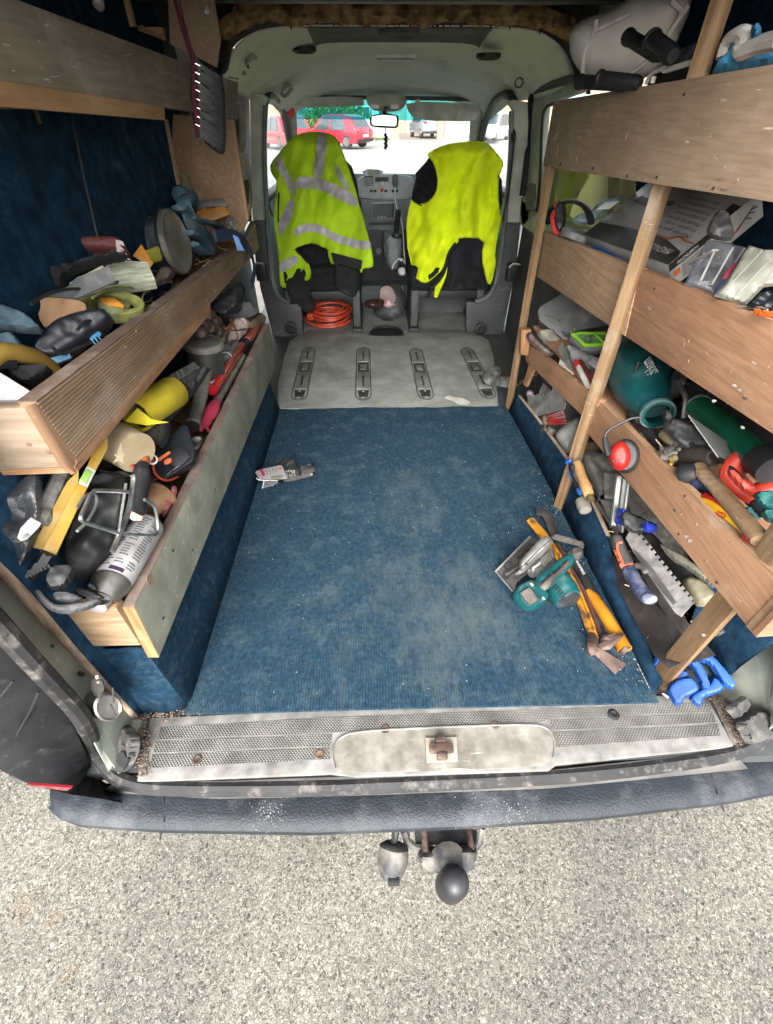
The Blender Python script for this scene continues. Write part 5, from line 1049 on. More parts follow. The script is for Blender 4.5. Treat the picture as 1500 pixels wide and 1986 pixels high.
pf('cap', L1([(1035,215),(1140,198),(1212,235),(1200,290),(1170,385),(1110,335),(1060,310),(1030,320)]), None, .04, BCLOTH, x=-.56, tag=('dark cloth cap lying at the far end of the top left shelf', 'cap'), wr=.01)
pf('cloth', L1([(1110,300),(1180,270),(1212,240),(1180,400),(1130,350)]), None, .02, pm('denim_cloth', (.05,.09,.12), r=.9), x=-.55, tag=('faded blue cloth behind the black brush', 'cloth'))
pf('tube_end', L1([(470,0),(540,-10),(548,60),(500,55)]), None, .03, pm('pale_lilac', (.42,.40,.44)), x=-.55, tag=('pale tube end sticking up behind the top left board', 'tube'))
pf('offcut', L1([(715,130),(770,145),(855,145),(865,215),(790,185),(720,160)]), None, .02, CARD, x=-.56, tag=('small brown offcut lying on the top left shelf', 'offcut'), sm=0)
# --- middle tier
pf('roll', L2([(316,245),(345,228),(600,222),(640,240),(660,270),(690,335),(600,320),(320,315)]), None, .05, pm('maroon_leather', (.13,.035,.035), (.10,.025,.025), r=.6), x=-.61, tag=('maroon rolled case at the foot of the blue carpet panel', 'case'), edge=14)
sl('paper_tear', L2([(600,225),(640,235),(650,262),(620,250),(650,285),(625,280),(665,305),(640,300),(686,335),(610,318)]), .002, pm('pale_paper', (.5,.45,.44)), x=-.55, tag=('torn pale paper edge on the end of the maroon case', 'paper'))
tub = T('plastic_tub', 'clear round plastic tub with a grey lid, lying on its side with yellow sticks inside', 'tub', Q(*L2([(850,300)])[0], x=-.6))
a, b = L2([(745,255),(918,240)]); A = Q(*a, x=-.66); B = Q(*b, x=-.56); M, Ln = FR(A, B)
tubM, _ = FR(A, B+V((.05,-.10,.02)))
mk('tub_wall', G().lathe([(.058,-.03),(.062,.0),(.068,Ln*.95)], 28, FR(A, B)[0], cap=False), CLR, tub)
mk('lid', G().lathe([(.070,Ln*.9),(.080,Ln*.92),(.080,Ln*1.02),(.074,Ln*1.05),(.069,Ln*1.03),(.02,Ln*1.02),(.001,Ln*1.02)], 32, FR(A, B)[0]), pm('grey_lid', (.11,.105,.095), (.08,.077,.07), r=.4, bump=.05, dust=.3), tub)
mk('lid_ring', G().lathe([(.079,Ln*.84),(.083,Ln*.85),(.083,Ln*.90),(.079,Ln*.91)], 32, FR(A, B)[0], cap=False), BLK, tub)
for i in range(5): mk('stick', cyl(*L2([(748+i*9,300+i*10),(832,270+i*14)]), [(.006,0),(.006,1)], 8, kx=-.585), pm('lime_stick', (.42,.42,.06)), tub)
sl('orange_label', L2([(690,310),(735,250),(798,350),(782,372)]), .002, AMB, tub, x=-.575)
pf('pouch', L2([(120,480),(230,400),(340,368),(500,320),(640,295),(682,330),(560,350),(400,400),(340,450),(350,490),(250,505)]), None, .04, BCLOTH, x=-.60, tag=('black cloth pouch lying behind the thick book', 'pouch'), wr=.012)
bk = T('book', 'thick pale-edged book with a dark cover, lying flat on the middle left shelf', 'book', Q(*L2([(560,430)])[0], x=-.56))
sl('pages', L2([(560,352),(600,338),(768,346),(806,430),(600,462),(392,540),(380,520)]), .03, pm('page_edges', (.34,.355,.28), (.27,.30,.21), sc=30, r=.9, st=(1,1,12)), bk, x=-.56, up=1.2)
sl('cover', L2([(240,520),(350,470),(400,420),(570,362),(600,440),(392,532)]), .006, pm('dark_cover', (.10,.105,.11), (.07,.07,.075), r=.5, dust=.3), bk, x=-.548, up=1.2)
sl('page_green_print', L2([(598,372),(745,362),(775,412),(610,432)]), .001, pm('green_print', (.22,.42,.08), (.42,.46,.34), sc=70, r=.8, st=(1,1,7)), bk, x=-.556, lift=.0035, up=1.2)
sl('spine_stripe', L2([(566,338),(620,333),(770,343),(768,349),(600,342),(572,350)]), .004, pm('white_cover', (.58,.58,.55)), bk, x=-.552, up=1.2)
sl('book_mark', L2([(360,450),(530,360),(542,366),(366,462)]), .004, pm('tan_leather', (.30,.27,.18)), bk, x=-.545, up=1.2)
lr = T('line_reel', 'yellow-green builder\'s line wound on a reel, a loop of line standing up', 'reel', Q(*L2([(590,560)])[0], x=-.54))
LG = pm('lime_line', (.20,.21,.055), (.14,.15,.04), sc=60, r=.6, bump=.7, bsc=300)
rc = L2([(592,562)])[0]; rp = pv(*rc, up=1.6, x=-.54)
def ell(cx, cy, rx, ry, pl, n=28, ph=0, L=L2): return [Q(*L([(cx+rx*cos(t+ph), cy+ry*sin(t+ph))])[0], pl=pl) for t in [2*pi*i/n for i in range(n)]]
for i in range(5): mk('line_turn', G().tube(ell(590+i*3, 562+i*9, 148-i*4, 52, (rp[0]-rp[1]*.004*i, rp[1])), .0055, 6, closed=True), LG, lr)
mk('reel_core', G().lathe([(.030,-.01),(.030,.006),(.001,.007)], 20, Matrix.Translation(Q(*rc, pl=rp)) @ Matrix.Rotation(-1.2, 4, 'Y')), pm('reel_grey_green', (.20,.22,.10)), lr)
sl('reel_label', L2([(515,530),(590,527),(648,568),(640,582),(545,566)]), .0015, AMB, lr, x=-.53, up=1.6)
mk('loose_line', G().tube(smooth3([Q(*p, x=-.53) for p in L2([(480,530),(560,480),(660,470),(735,490),(790,492),(745,500),(735,560),(690,600)])], 2), .0022, 6), LG, lr)
sl('card_scrap', L2([(206,530),(250,526),(330,530),(440,545),(455,600),(330,660),(240,700),(195,622),(212,580)]), .003, CARD, x=-.565, tag=('torn brown card scrap between the book and the blue-grey cloth', 'card'), sm=1)
dc = T('tool_case', 'black battery tool with bright blue edges lying on the middle left shelf', 'power tool', Q(*L2([(430,720)])[0], x=-.55))
DBK = pm('near_black_plastic', (.012,.014,.019), (.008,.010,.014), r=.45, bump=.15)
pf('body', L2([(170,800),(250,700),(330,640),(540,590),(600,650),(575,700),(480,760),(400,830),(290,890),(180,860)]), None, .05, DBK, dc, x=-.56, edge=16, sm=1)
pf('battery', L2([(470,655),(560,625),(600,650),(570,705),(500,735)]), None, .03, DBK, dc, x=-.525, edge=6, sm=0)
BLT = pm('cyan_blue_plastic', (.02,.16,.30), (.015,.12,.24), r=.45, dust=.2)
sl('blue_edge', L2([(330,640),(540,582),(592,632),(578,650),(535,600),(340,655)]), .01, BLT, dc, x=-.53)
sl('blue_edge', L2([(450,720),(510,690),(528,720),(478,765),(470,745)]), .01, BLT, dc, x=-.52)
sl('blue_edge', L2([(260,840),(360,815),(375,840),(300,868)]), .01, pm('dim_blue', (.03,.09,.15)), dc, x=-.52)
for i in range(3): sl('grip_rib', L2([(470+i*14,742-i*12),(476+i*14,738-i*12),(500+i*14,768-i*12),(494+i*14,772-i*12)]), .006, BLT, dc, x=-.512)
pf('cloth', L2([(-60,560),(0,568),(100,600),(170,640),(250,722),(130,716),(0,705),(-60,700)]), None, .03, pm('faded_blue_cloth', (.085,.135,.17), (.06,.10,.13), sc=10, r=.95, bump=.5, bsc=120), x=-.60, tag=('pale blue-grey work cloth with a pointed corner on the middle left shelf', 'cloth'), wr=.01)
pf('cloth', L2([(-40,740),(10,722),(70,718),(112,760),(132,812),(60,808),(-40,815)]), None, .03, pm('faded_blue_cloth', (.12,.19,.24)), x=-.60, tag=('second fold of pale blue cloth under the pointed one', 'cloth'), wr=.01)
hs_ = T('coil', 'orange-yellow plastic hose end with a black spring inside', 'hose', Q(30,700,x=-.6))
mk('hose', G().tube(smooth3([Q(*p, x=-.585) for p in L2([(-60,850),(0,810),(110,820),(200,850),(270,905)])], 2), .016, 10), pm('ochre_hose', (.40,.25,.05), (.30,.18,.04), r=.6), hs_)
for i in range(7): mk('spring_turn', G().tube([Q(*p, x=-.575) for p in L2([(-10+i*14,855),(-2+i*14,875),(-6+i*14,897)])], .003, 5), BLK, hs_)
pf('tool_bag', L2([(40,920),(110,895),(230,890),(290,908),(230,960),(150,1010),(60,960)]), None, .04, BCLOTH, x=-.58, tag=('black cloth tool bag beside the white box', 'bag'))
wb = sl('box', L2([(-80,870),(0,915),(162,1016),(92,1062),(-80,1062)]), .06, pm('white_card_box', (.40,.385,.40), (.55,.53,.55), r=.8, bump=.1, dust=.2), x=-.56, tag=('white cardboard box at the near end of the middle left shelf', 'box'), up=.8)
pf('worn_grip', L2([(780,455),(812,400),(850,360),(905,380),(912,420),(840,470)]), None, .02, pm('dark_brown', (.055,.035,.028), r=.6, dust=.3), x=-.545, tag=('dark brown worn grip lying beside the clear tub', 'grip'))
st_ = T('ratchet_strap', 'dusty blue ribbed webbing strap in a loose heap on the middle left shelf', 'strap', Q(400,430,x=-.56))
for P, w in (([(930,60),(975,90),(1010,120),(1070,135),(1130,150),(1160,185),(1150,220)], 12), ([(960,80),(985,150),(1060,190),(1110,240),(1100,290)], 11), ([(975,190),(1010,200),(1060,240),(1090,290),(1050,300),(1000,250)], 11), ([(990,110),(960,60),(955,20),(975,0)], 10)):
    mk('webbing', G().tube(smooth3([Q(*p, x=-.545) for p in L2(P)], 2), .022, 8, flat=.35), TEALW, st_)
ws_ = T('staple_box', 'amber plastic strip box with metal points on the middle left shelf', 'box', Q(415,410,x=-.58))
sl('tray', L2([(1018,85),(1060,60),(1165,52),(1198,95),(1100,132),(1050,118)]), .025, AMB, ws_, x=-.60, up=.2)
sl('lid', L2([(1022,25),(1160,14),(1190,44),(1175,55),(1060,62),(1020,80)]), .02, pm('smoky_grey', (.16,.15,.13), r=.4), ws_, x=-.61, up=.2)
for i in range(8): mk('point', cyl(*L2([(1072+i*14,62-i*1.0),(1076+i*14,50-i*1.0)]), [(.003,0),(.0005,1)], 5, kx=-.585), CHR, ws_)
pf('bag', CV(0,0,2.679)([(920,905),(980,900),(990,960),(1040,1030),(960,1010),(918,960)]), None, .03, pm('olive_tan', (.17,.15,.085), r=.8), x=-.62, tag=('olive tan soft bag behind the amber box', 'bag'), wr=.01)
pf('drill_bits_roll', L1([(1000,960),(1060,945),(1180,965),(1178,990),(1120,1010),(1030,1020)]), None, .02, pm('dark_brown', (.055,.035,.028)), x=-.64, tag=('dark brown rag along the foot of the tan end panel', 'rag'), wr=.01)
mk('pad', cyl(*L1([(930,1010),(1000,1040)]), [(.020,0),(.026,.1),(.026,.9),(.020,1)], 14, kx=-.585), TEALW, label='ribbed blue sleeve standing behind the webbing strap', cat='sleeve')
for P, nm in ((L2([(1225,130),(1275,95),(1292,120),(1285,150),(1230,170)]), 'clear crumpled plastic wrap tucked behind the lapped board'), (L2([(1170,120),(1200,100),(1235,150),(1225,190),(1180,180)]), 'clear crumpled plastic wrap by the knotted blue strap')):
    pf('plastic_wrap', P, None, .02, BAG, x=-.54, tag=(nm, 'wrap'), wr=.015)
hsb = T('hanging_strap', 'navy webbing strap hanging over the board with a bright blue tape flag', 'strap', Q(480,500,x=-.46))
mk('webbing', G().tube(smooth3([Q(*p, x=-.462) for p in L2([(1120,210),(1190,195),(1245,210),(1290,260),(1318,330),(1325,400),(1305,465)])], 2), .017, 8, flat=.22, up=(1,0,0)), NAVY, hsb)
sl('tape_flag', L2([(1190,185),(1240,215),(1255,250),(1272,285),(1235,285),(1215,220),(1185,205)]), .002, pm('bright_blue_tape', (.015,.13,.38), r=.4), hsb, x=-.452, up=0)
# --- lowest bin
cb = T('power_adapter', 'black mains adapter wound with its lead, far end of the low bin', 'adapter', Q(*L2([(1180,600)])[0], x=-.53))
pf('body', L2([(1090,590),(1180,490),(1250,470),(1245,590),(1165,640),(1100,620)]), None, .04, BLK, cb, x=-.54, edge=7, sm=0)
for i in range(5): mk('wound_lead', G().tube(smooth3([Q(*p, x=-.515) for p in L2([(1170+i*5,470-i*4),(1215+i*8,445-i*2),(1262+i*3,445+i*14),(1275,520+i*12),(1230,590+i*4)])], 2), .0045, 6), BLK, cb)
pf('cap', L2([(1165,640),(1210,580),(1290,535),(1352,600),(1300,632),(1200,655)]), None, .02, pm('grey_cloth', (.12,.12,.13), r=.95, bump=.4), x=-.52, tag=('grey cloth flap under the black adapter', 'cloth'), wr=.008)
nb = random.Random(5)
for i, (x, y) in enumerate([(1085,612),(1118,640),(1060,660),(1100,690),(1140,690),(1050,700)]):
    mk('rusty_fitting', cyl(*L2([(x-18,y+nb.uniform(-12,12)),(x+18,y+nb.uniform(-12,12))]), [(.008,0),(.018,.1),(.020,.5),(.016,.9),(.006,1)], 8, kx=-.53), RUST, label='rusty pipe fitting, '+['leftmost at the top of its heap','top right of its heap','upper one at the left of its heap','middle lower one of its heap','rightmost, next to the tin lid','lowest, at the left of its heap'][i], cat='fitting', group='rusty pipe fittings in the low left bin')
yn = T('rope_bundle', 'pinkish white rope bundle tied with brown string in the low left bin', 'rope', Q(*L2([(1230,700)])[0], x=-.52))
pf('bundle', L2([(1150,745),(1190,660),(1230,628),(1300,640),(1290,700),(1230,760),(1180,790)]), None, .035, pm('pinkish_white', (.42,.34,.33), (.34,.27,.26), r=.9, bump=.5, bsc=90), yn, x=-.525, wr=.01)
for P in ([(1160,740),(1200,680),(1215,640)], [(1175,690),(1230,700),(1290,690)], [(1200,640),(1240,720),(1225,770)]): mk('string', G().tube(smooth3([Q(*p, x=-.485) for p in L2(P)], 1), .0035, 5), pm('brown_string', (.12,.06,.03)), yn)
pf('gold_handle', L2([(1125,745),(1170,690),(1215,640),(1225,655),(1180,740),(1140,765)]), None, .012, pm('ochre_wood', (.36,.19,.07)), x=-.53, tag=('ochre wooden handle beside the rope bundle', 'handle'))
tin = T('paint_tin', 'round grey tin with its lid on, standing in the low left bin', 'tin', Q(*L2([(1055,780)])[0], x=-.545))
tcn = Q(*L2([(1055,760)])[0], x=-.53); TM = Matrix.Translation(tcn) @ Matrix.Rotation(-pi/2+.12, 4, 'Y')
mk('lid', G().lathe([(.055,-.016),(.060,-.014),(.060,.002),(.055,.005),(.050,.001),(.002,.001)], 30, TM), pm('tin_grey', (.22,.215,.20), (.17,.165,.155), r=.4, met=.5, bump=.1, dust=.4), tin)
mk('tin_wall', G().lathe([(.054,-.10),(.054,-.017)], 30, TM), pm('tin_dark', (.08,.08,.078), r=.4, met=.5), tin)
for i in range(2): mk('tube', cyl(*L2([((1150,1200)[i]-40,(770,820)[i]+25),((1150,1200)[i]+25,(800,780)[i]-10)]), [(.012,0),(.016,.05),(.016,1)], 14, kx=-.52), GREY, label=['short grey tube beside the tin lid','dark hooked pipe end beside the tin lid'][i], cat='tube')
gt = T('steel_tube', 'long ribbed grey steel tube with an open end leaning in the low left bin', 'tube', Q(*L2([(1010,1200)])[0], x=-.52))
mk('tube_wall', cyl(*L2([(1005,1195),(1095,835)]), [(.021,0),(.023,.01),(.023,.04),(.019,.05),(.019,1)], 18, kx=-.515, kxb=-.53), pm('grey_tube', (.17,.165,.155), (.12,.118,.11), r=.45, met=.5, dust=.4), gt)
mk('bore', cyl(*L2([(1003,1200),(1010,1175)]), [(.0185,0),(.018,1)], 18, kx=-.514), BLK, gt)
pump = T('caulking_gun', 'red and silver telescopic pole with a pink locking end lying along the low left bin', 'pole', Q(*L2([(1200,900)])[0], x=-.5))
mk('red_tube', cyl(*L2([(1100,1010),(1262,775)]), [(.016,0),(.017,.02),(.017,.97),(.010,1)], 14, kx=-.502), pm('glossy_red', (.38,.012,.02), (.3,.01,.016), r=.25, bump=0, coat=.5), pump)
mk('silver_tube', cyl(*L2([(1120,1080),(1262,835)]), [(.012,0),(.012,1)], 14, kx=-.488), STEEL, pump)
mk('pink_end', cyl(*L2([(1062,1195),(1125,1072)]), [(.010,0),(.014,.12),(.014,.4),(.018,.45),(.018,.8),(.013,1)], 12, kx=-.485), pm('pink_plastic', (.32,.03,.06), r=.4, dust=.1), pump)
for s in (-1, 1): mk('pink_prong', G().tube([Q(*p, x=-.482) for p in L2([(1072,1185),(1062+s*16,1205),(1066+s*20,1222)])], .005, 6), pm('pink_plastic', (.32,.03,.06)), pump)
mk('red_grip', cyl(*L2([(1285,745),(1335,680)]), [(.012,0),(.019,.2),(.020,.6),(.014,1)], 14, kx=-.495), pm('faded_red_grip', (.30,.07,.045), r=.6, dust=.2), pump)
mk('black_joint', cyl(*L2([(1262,785),(1296,735)]), [(.010,0),(.013,.2),(.011,.7),(.008,1)], 12, kx=-.497), BLK, pump)
mk('brush_block', G().slab([Q(*p, x=-.49) for p in L2([(1305,655),(1365,607),(1386,628),(1380,665),(1330,740),(1318,700)])], (-.03,0,0)), pm('worn_wood_block', (.20,.13,.08), r=.8, dust=.4), bevel=.004, label='worn wooden block at the far end of the low left bin beside the red grip', cat='block')
wbr = T('wire_brush', 'amber-handled block brush with grey bristles, standing on edge by the yellow roll', 'brush', Q(*L2([(970,940)])[0], x=-.52))
sl('bristle_block', L2([(880,930),(1005,862),(1042,888),(918,985)]), .03, pm('grey_bristles', (.16,.16,.15), (.09,.09,.085), sc=50, r=.8, bump=1, bsc=90), wbr, x=-.555)
sl('handle', L2([(918,985),(1040,893),(1065,925),(1050,950),(960,1016)]), .035, AMB, wbr, x=-.55, bevel=.003)
for i in range(6): sl('bristle_row', L2([(890+i*22,928-i*12),(902+i*22,921-i*12),(928+i*20,968-i*12),(916+i*20,976-i*12)]), .004, pm('row_grey', (.26,.26,.24)), wbr, x=-.552, lift=.004, bevel=0)
yr = T('sandpaper_roll', 'roll of yellow sandpaper with printed cream backing in the low bin', 'sandpaper roll', Q(*L2([(820,1080)])[0], x=-.52))
A = Q(*L2([(905,1018)])[0], x=-.492); B = Q(*L2([(742,1118)])[0], x=-.515); RM, RL = FR(A, B)
YA = pm('yellow_abrasive', (.52,.42,.02), (.44,.35,.018), sc=9, r=.85, bump=.4, bsc=700)
mk('abrasive_side', G().lathe([(.036,0),(.0375,.002),(.0375,RL*1.2),(.03,RL*1.2)], 34, RM, cap=False), YA, yr)
CB = pm('cream_backing', (.48,.42,.31), (.40,.34,.25), r=.8, bump=0)
for k in range(5): mk('paper_turn', G().lathe([(.0355-k*.0042,RL*.9),(.0355-k*.0042,.001+k*.003),(.0345-k*.0042,.001+k*.003),(.0345-k*.0042,RL*.9)], 32, RM @ Matrix.Translation((0,.0009*k,-.0011*k)), cap=False), CB, yr)
for k in range(9):
    a_ = .5+k*.62; mk('backing_print', G().tube([RM @ V((.004+k%3*.006, .0305*cos(a_+d), .0305*sin(a_+d))) for d in (0,.12,.25)], .0009, 4), DK0, yr)
sl('loose_tail', L2([(650,1172),(715,1100),(790,1160),(880,1176),(760,1192)]), .002, YA, yr, x=-.480)
ml = T('rubber_mallet', 'black rubber mallet head lying between the yellow roll and the cream tape', 'mallet', Q(*L2([(800,1220)])[0], x=-.52))
mk('head', cyl(*L2([(728,1205),(862,1238)]), [(.020,0),(.027,.04),(.030,.2),(.030,.8),(.034,.96),(.028,1)], 24, kx=-.545, kxb=-.49), RUBT, ml)
tape = T('masking_tape', 'wide roll of cream masking tape on its edge in the low left bin', 'tape roll', Q(*L3([(650,180)])[0], x=-.5))
mk('tape_wall', cyl(*L3([(598,150),(712,210)]), [(.024,0),(.041,.001),(.0415,.03),(.0415,.97),(.041,1),(.024,1.0)], 34, kx=-.53, kxb=-.475), CREAM, tape)
sl('star_shadow', L3([(590,215),(610,218),(628,150),(640,210),(655,215),(638,240),(645,270),(620,250),(585,262),(608,235)]), .0008, pm('tape_shadow', (.22,.17,.105)), tape, x=-.462, lift=.003)  # star-shaped shadow painted on the roll as a darker tape colour
og = T('bit_organiser', 'black organiser case with two orange catches in the low left bin', 'organiser', Q(*L3([(880,230)])[0], x=-.5))
sl('case', L3([(778,285),(800,200),(950,60),(975,70),(1015,195),(1005,250),(850,355)]), .035, DBK, og, x=-.49, bevel=.003, up=.8)
sl('clear_lid', L3([(830,325),(985,190),(1013,215),(1000,255),(855,352)]), .008, CLR, og, x=-.482, lift=.004, up=.8)
sl('catch', L3([(818,238),(880,198),(887,208),(826,252)]), .006, ORG, og, x=-.478, lift=.006, up=.8)
sl('catch', L3([(852,248),(880,232),(895,242),(888,258),(862,270),(852,262)]), .006, ORG, og, x=-.478, lift=.006, up=.8, sm=1)
sl('catch_panel', L3([(855,215),(935,175),(970,200),(990,230),(925,290),(890,270)]), .004, pm('graphite', (.045,.045,.05), r=.4), og, x=-.478, lift=.003, up=.8)
for k in range(4): sl('lid_groove', L3([(868+k*32,325-k*27),(872+k*32,321-k*27),(895+k*32,300-k*22),(891+k*32,304-k*22)]), .001, WHT, og, x=-.478, lift=.009, up=.8, bevel=0)
dg = T('red_crate_edge', 'dark red tool body showing behind the grey tube in the low left bin', 'tool', Q(*L3([(950,110)])[0], x=-.53))
pf('body', L3([(925,120),(965,40),(1040,10),(1050,60),(985,130),(960,90)]), None, .02, pm('dark_red', (.14,.012,.012), r=.5), dg, x=-.54)
fl = T('screwdriver', 'tool with an orange neck and thick black grip upright in the low bin', 'tool', Q(*L3([(740,300)])[0], x=-.48))
mk('grip', cyl(*L3([(716,530),(742,262)]), [(.010,0),(.016,.05),(.015,.3),(.017,.7),(.014,.93),(.010,1)], 14, kx=-.465, kxb=-.475), BLKD, fl)
mk('orange_neck', cyl(*L3([(744,262),(772,150)]), [(.012,0),(.010,.3),(.008,1)], 12, kx=-.475), pm('faded_orange', (.45,.14,.05), r=.6, dust=.2), fl)
sl('torn_sticker', L3([(668,505),(700,520),(745,540),(735,562),(690,560),(665,540)]), .002, pm('orange_white_label', (.66,.19,.11), (.62,.52,.45), sc=60, r=.6), fl, x=-.455)
lp_ = T('split_ring', 'small white wire ring on the black organiser', 'ring', Q(*L3([(795,245)])[0], x=-.475))
mk('ring', G().tube(ell(795, 245, 22, 22, pv(*L3([(795,245)])[0], x=-.473), 16, L=L3), .0022, 6, closed=True), WHT, lp_)
wf = T('wire_rack', 'bright bent wire rack with two open rectangles lying on the black bag', 'wire rack', Q(*L3([(620,600)])[0], x=-.45))
for P, r_ in (([(668,412),(505,404),(480,412),(440,500),(418,545),(428,568),(500,590),(615,628)], .0042), ([(690,325),(696,345),(680,470),(655,560),(622,630),(600,690),(585,722)], .006), ([(650,410),(632,520),(618,628)], .003), ([(622,630),(700,632),(800,636),(822,630),(820,560),(806,490),(790,472),(752,452)], .0042), ([(655,370),(650,410),(636,500)], .0035)):
    mk('bar', G().tube(smooth3([Q(*p, x=-.452) for p in L3(P)], 2), r_*.8, 8), pm('scuffed_zinc', (.62,.62,.60), (.38,.38,.37), sc=30, r=.3, met=.9, bump=.2), wf)
sc = T('spray_can', 'white labelled spray can lying at the near end of the low left bin', 'spray can', Q(*L3([(660,740)])[0], x=-.49))
A = Q(*L3([(572,900)])[0], x=-.497); B = Q(*L3([(775,575)])[0], x=-.49); SM, SL_ = FR(A, B, up=(.55,-.5,.7))
mk('label_wrap', G().lathe([(.0335,SL_*.04),(.034,SL_*.05),(.034,SL_*.93),(.033,SL_*.95)], 30, SM, cap=False), pm('grey_white_label', (.38,.38,.38), (.33,.33,.33), sc=8, r=.45, bump=.05, dust=.25), sc)
mk('steel_base', G().lathe([(.004,-.030),(.024,-.032),(.027,-.024),(.030,-.012),(.0345,SL_*.02),(.0345,SL_*.05),(.031,SL_*.06)], 30, SM), STEEL, sc)
mk('nozzle', G().lathe([(.014,-.050),(.017,-.048),(.018,-.030)], 20, SM), pm('grey_cap', (.35,.35,.36), r=.5), sc)
mk('shoulder', G().lathe([(.033,SL_*.95),(.028,SL_*1.0),(.012,SL_*1.03),(.002,SL_*1.03)], 24, SM), STEEL, sc)
rt = random.Random(2); tx = G(); DK = pm('print_black', (.03,.03,.035), r=.6, bump=0)
def onc(t, an, r=.0344): return SM @ V((t*SL_, r*cos(an), r*sin(an)))
words = ['DANGER', 'EXTREMELY', 'FLAMMABLE', 'AEROSOL', 'KEEP AWAY', 'FROM HEAT', 'DO NOT', 'PIERCE OR', 'BURN', 'SHAKE', 'WELL']
for col, an0 in enumerate((.35, 1.05, 1.75)):
    for r_i in range(20):
        t = .14+r_i*.039; w = rt.uniform(.30,.5)
        if rt.random() < .12: continue
        n_ = 8; x0 = an0
        while x0 < an0+w:
            dw = rt.uniform(.03,.09); tx.add([onc(t, x0), onc(t+.017, x0), onc(t+.017, x0+dw), onc(t, x0+dw)], [(0,1,2,3)]); x0 += dw+.022
mk('small_print', tx, DK, sc, kind='stuff', smooth=False)
mk('dark_band', G().grid(lambda u, v: onc(.07+.05*u, 1.0+.75*v, .0345), 2, 12), pm('plum_band', (.05,.03,.06), r=.4), sc)
sv = T('spirit_level', 'yellow spirit level with a green vial and black end cap in the low bin', 'spirit level', Q(*L3([(330,520)])[0], x=-.55))
LV = pv(*L3([(340,500)])[0], up=.1, x=-.53)
mk('face', sheet(L3([(222,712),(292,742),(455,390),(408,368)]), lambda a, b: Q(a, b, pl=LV), 20, .02), YEL, sv, bevel=.001)
mk('face', sheet(L3([(452,280),(498,302),(560,190),(560,60),(540,70),(500,170)]), lambda a, b: Q(a, b, pl=LV), 20, .02), YEL, sv, bevel=.001)
mk('vial_window', sheet(L3([(408,368),(455,390),(498,302),(452,280)]), lambda a, b: Q(a, b, pl=LV), 20, .018), pm('pale_window', (.5,.52,.45), r=.3), sv)
mk('vial', sheet(L3([(412,352),(448,372),(484,310),(450,292)]), lambda a, b: Q(a, b, pl=(LV[0]+LV[1]*.002, LV[1])), 20, .003), pm('green_vial', (.25,.42,.09), r=.15), sv, bevel=.001)
mk('side_flange', sheet(L3([(222,712),(160,700),(150,745),(200,640),(350,360),(410,300),(408,368)]), lambda a, b: Q(a, b, pl=(LV[0]-LV[1]*.012, LV[1])), 20, .004), pm('yellow_shade_side', (.45,.27,.02), r=.5, dust=.4), sv)
mk('end_cap', puff(L3([(110,840),(185,770),(215,715),(290,740),(262,800),(170,872),(120,855)]), (LV[0]+LV[1]*.004, LV[1]), .012, 5, edge=4, sm=0), BLKD, sv)
for i in range(7): mk('cap_tooth', sheet(L3([(128+i*19,848-i*9),(140+i*19,842-i*9),(150+i*19,856-i*9),(138+i*19,864-i*9)]), lambda a, b: Q(a, b, pl=(LV[0]+LV[1]*.018, LV[1])), 9, .008), BLK, sv)
pf('gloves_bundle', L3([(445,345),(560,310),(650,320),(690,400),(660,520),(610,690),(560,760),(480,860),(400,885),(330,790),(320,690),(380,580)]), None, .04, pm('black_leather', (.010,.011,.012), (.006,.007,.008), sc=8, r=.6, bump=.6, bsc=22), x=-.53, tag=('black leathery bag crumpled behind the wire frame', 'bag'), wr=.022, wf=28, edge=14)
bag = T('plastic_bag', 'dusty zip bag with a barcode label at the near end of the low bin', 'bag', Q(*L3([(100,600)])[0], x=-.58))
pf('film', L3([(-80,520),(0,480),(120,360),(222,318),(224,480),(215,585),(180,700),(110,835),(40,800),(-80,720)]), None, .03, film('dusty_bag', op=.5, c=(.07,.072,.075)), bag, x=-.585, wr=.025, wf=22, sm=1)
sl('barcode_label', L3([(90,652),(108,600),(160,545),(215,575),(200,600),(140,660),(110,668)]), .001, pm('label_white', (.36,.355,.35), r=.6), bag, x=-.545, lift=.02, up=.2, bevel=0)
for i in range(12): sl('bar', L3([(110+i*6.2,650-i*5.6),(112.5+i*6.2,648-i*5.6),(132+i*6.2,658-i*6.6+2),(129.5+i*6.2,661-i*6.6)]), .0006, DK, bag, x=-.545, lift=.0215, up=.2, bevel=0)
mk('bar_stock', cyl(*L3([(205,580),(325,320)]), [(.013,0),(.015,.1),(.014,.5),(.015,.9),(.012,1)], 9, kx=-.565), pm('plastered_bar', (.06,.058,.055), (.4,.38,.36), sc=40, r=.8, bump=.6, dust=.2), label='dark bar speckled with white plaster, behind the yellow level', cat='bar')
pf('box', L3([(240,860),(270,800),(390,790),(392,860),(330,930),(250,920)]), None, .03, BLK, x=-.52, tag=('black ribbed rubber block under the black bag', 'block'), edge=5, sm=1)
gg_ = T('work_gloves', 'pair of dusty dark grey rubber-palmed gloves at the near end of the low left bin', 'gloves', Q(*L3([(400,960)])[0], x=-.5))
for P in ([(170,920),(215,915),(255,960),(300,1000),(420,985),(520,960),(540,985),(480,1020),(380,1048),(290,1045),(220,1000)], [(268,945),(300,922),(370,930),(430,955),(435,975),(380,990),(290,988)],
          [(380,915),(410,902),(480,925),(540,955),(545,975),(500,978),(420,950)], [(440,965),(480,950),(560,962),(612,975),(610,998),(540,1002),(450,985)], [(455,890),(480,880),(515,905),(520,940),(480,935),(450,912)]):
    pf('finger', L3(P), None, .016, GLOVE, gg_, x=-.505, edge=7, wr=.003, sp=4)
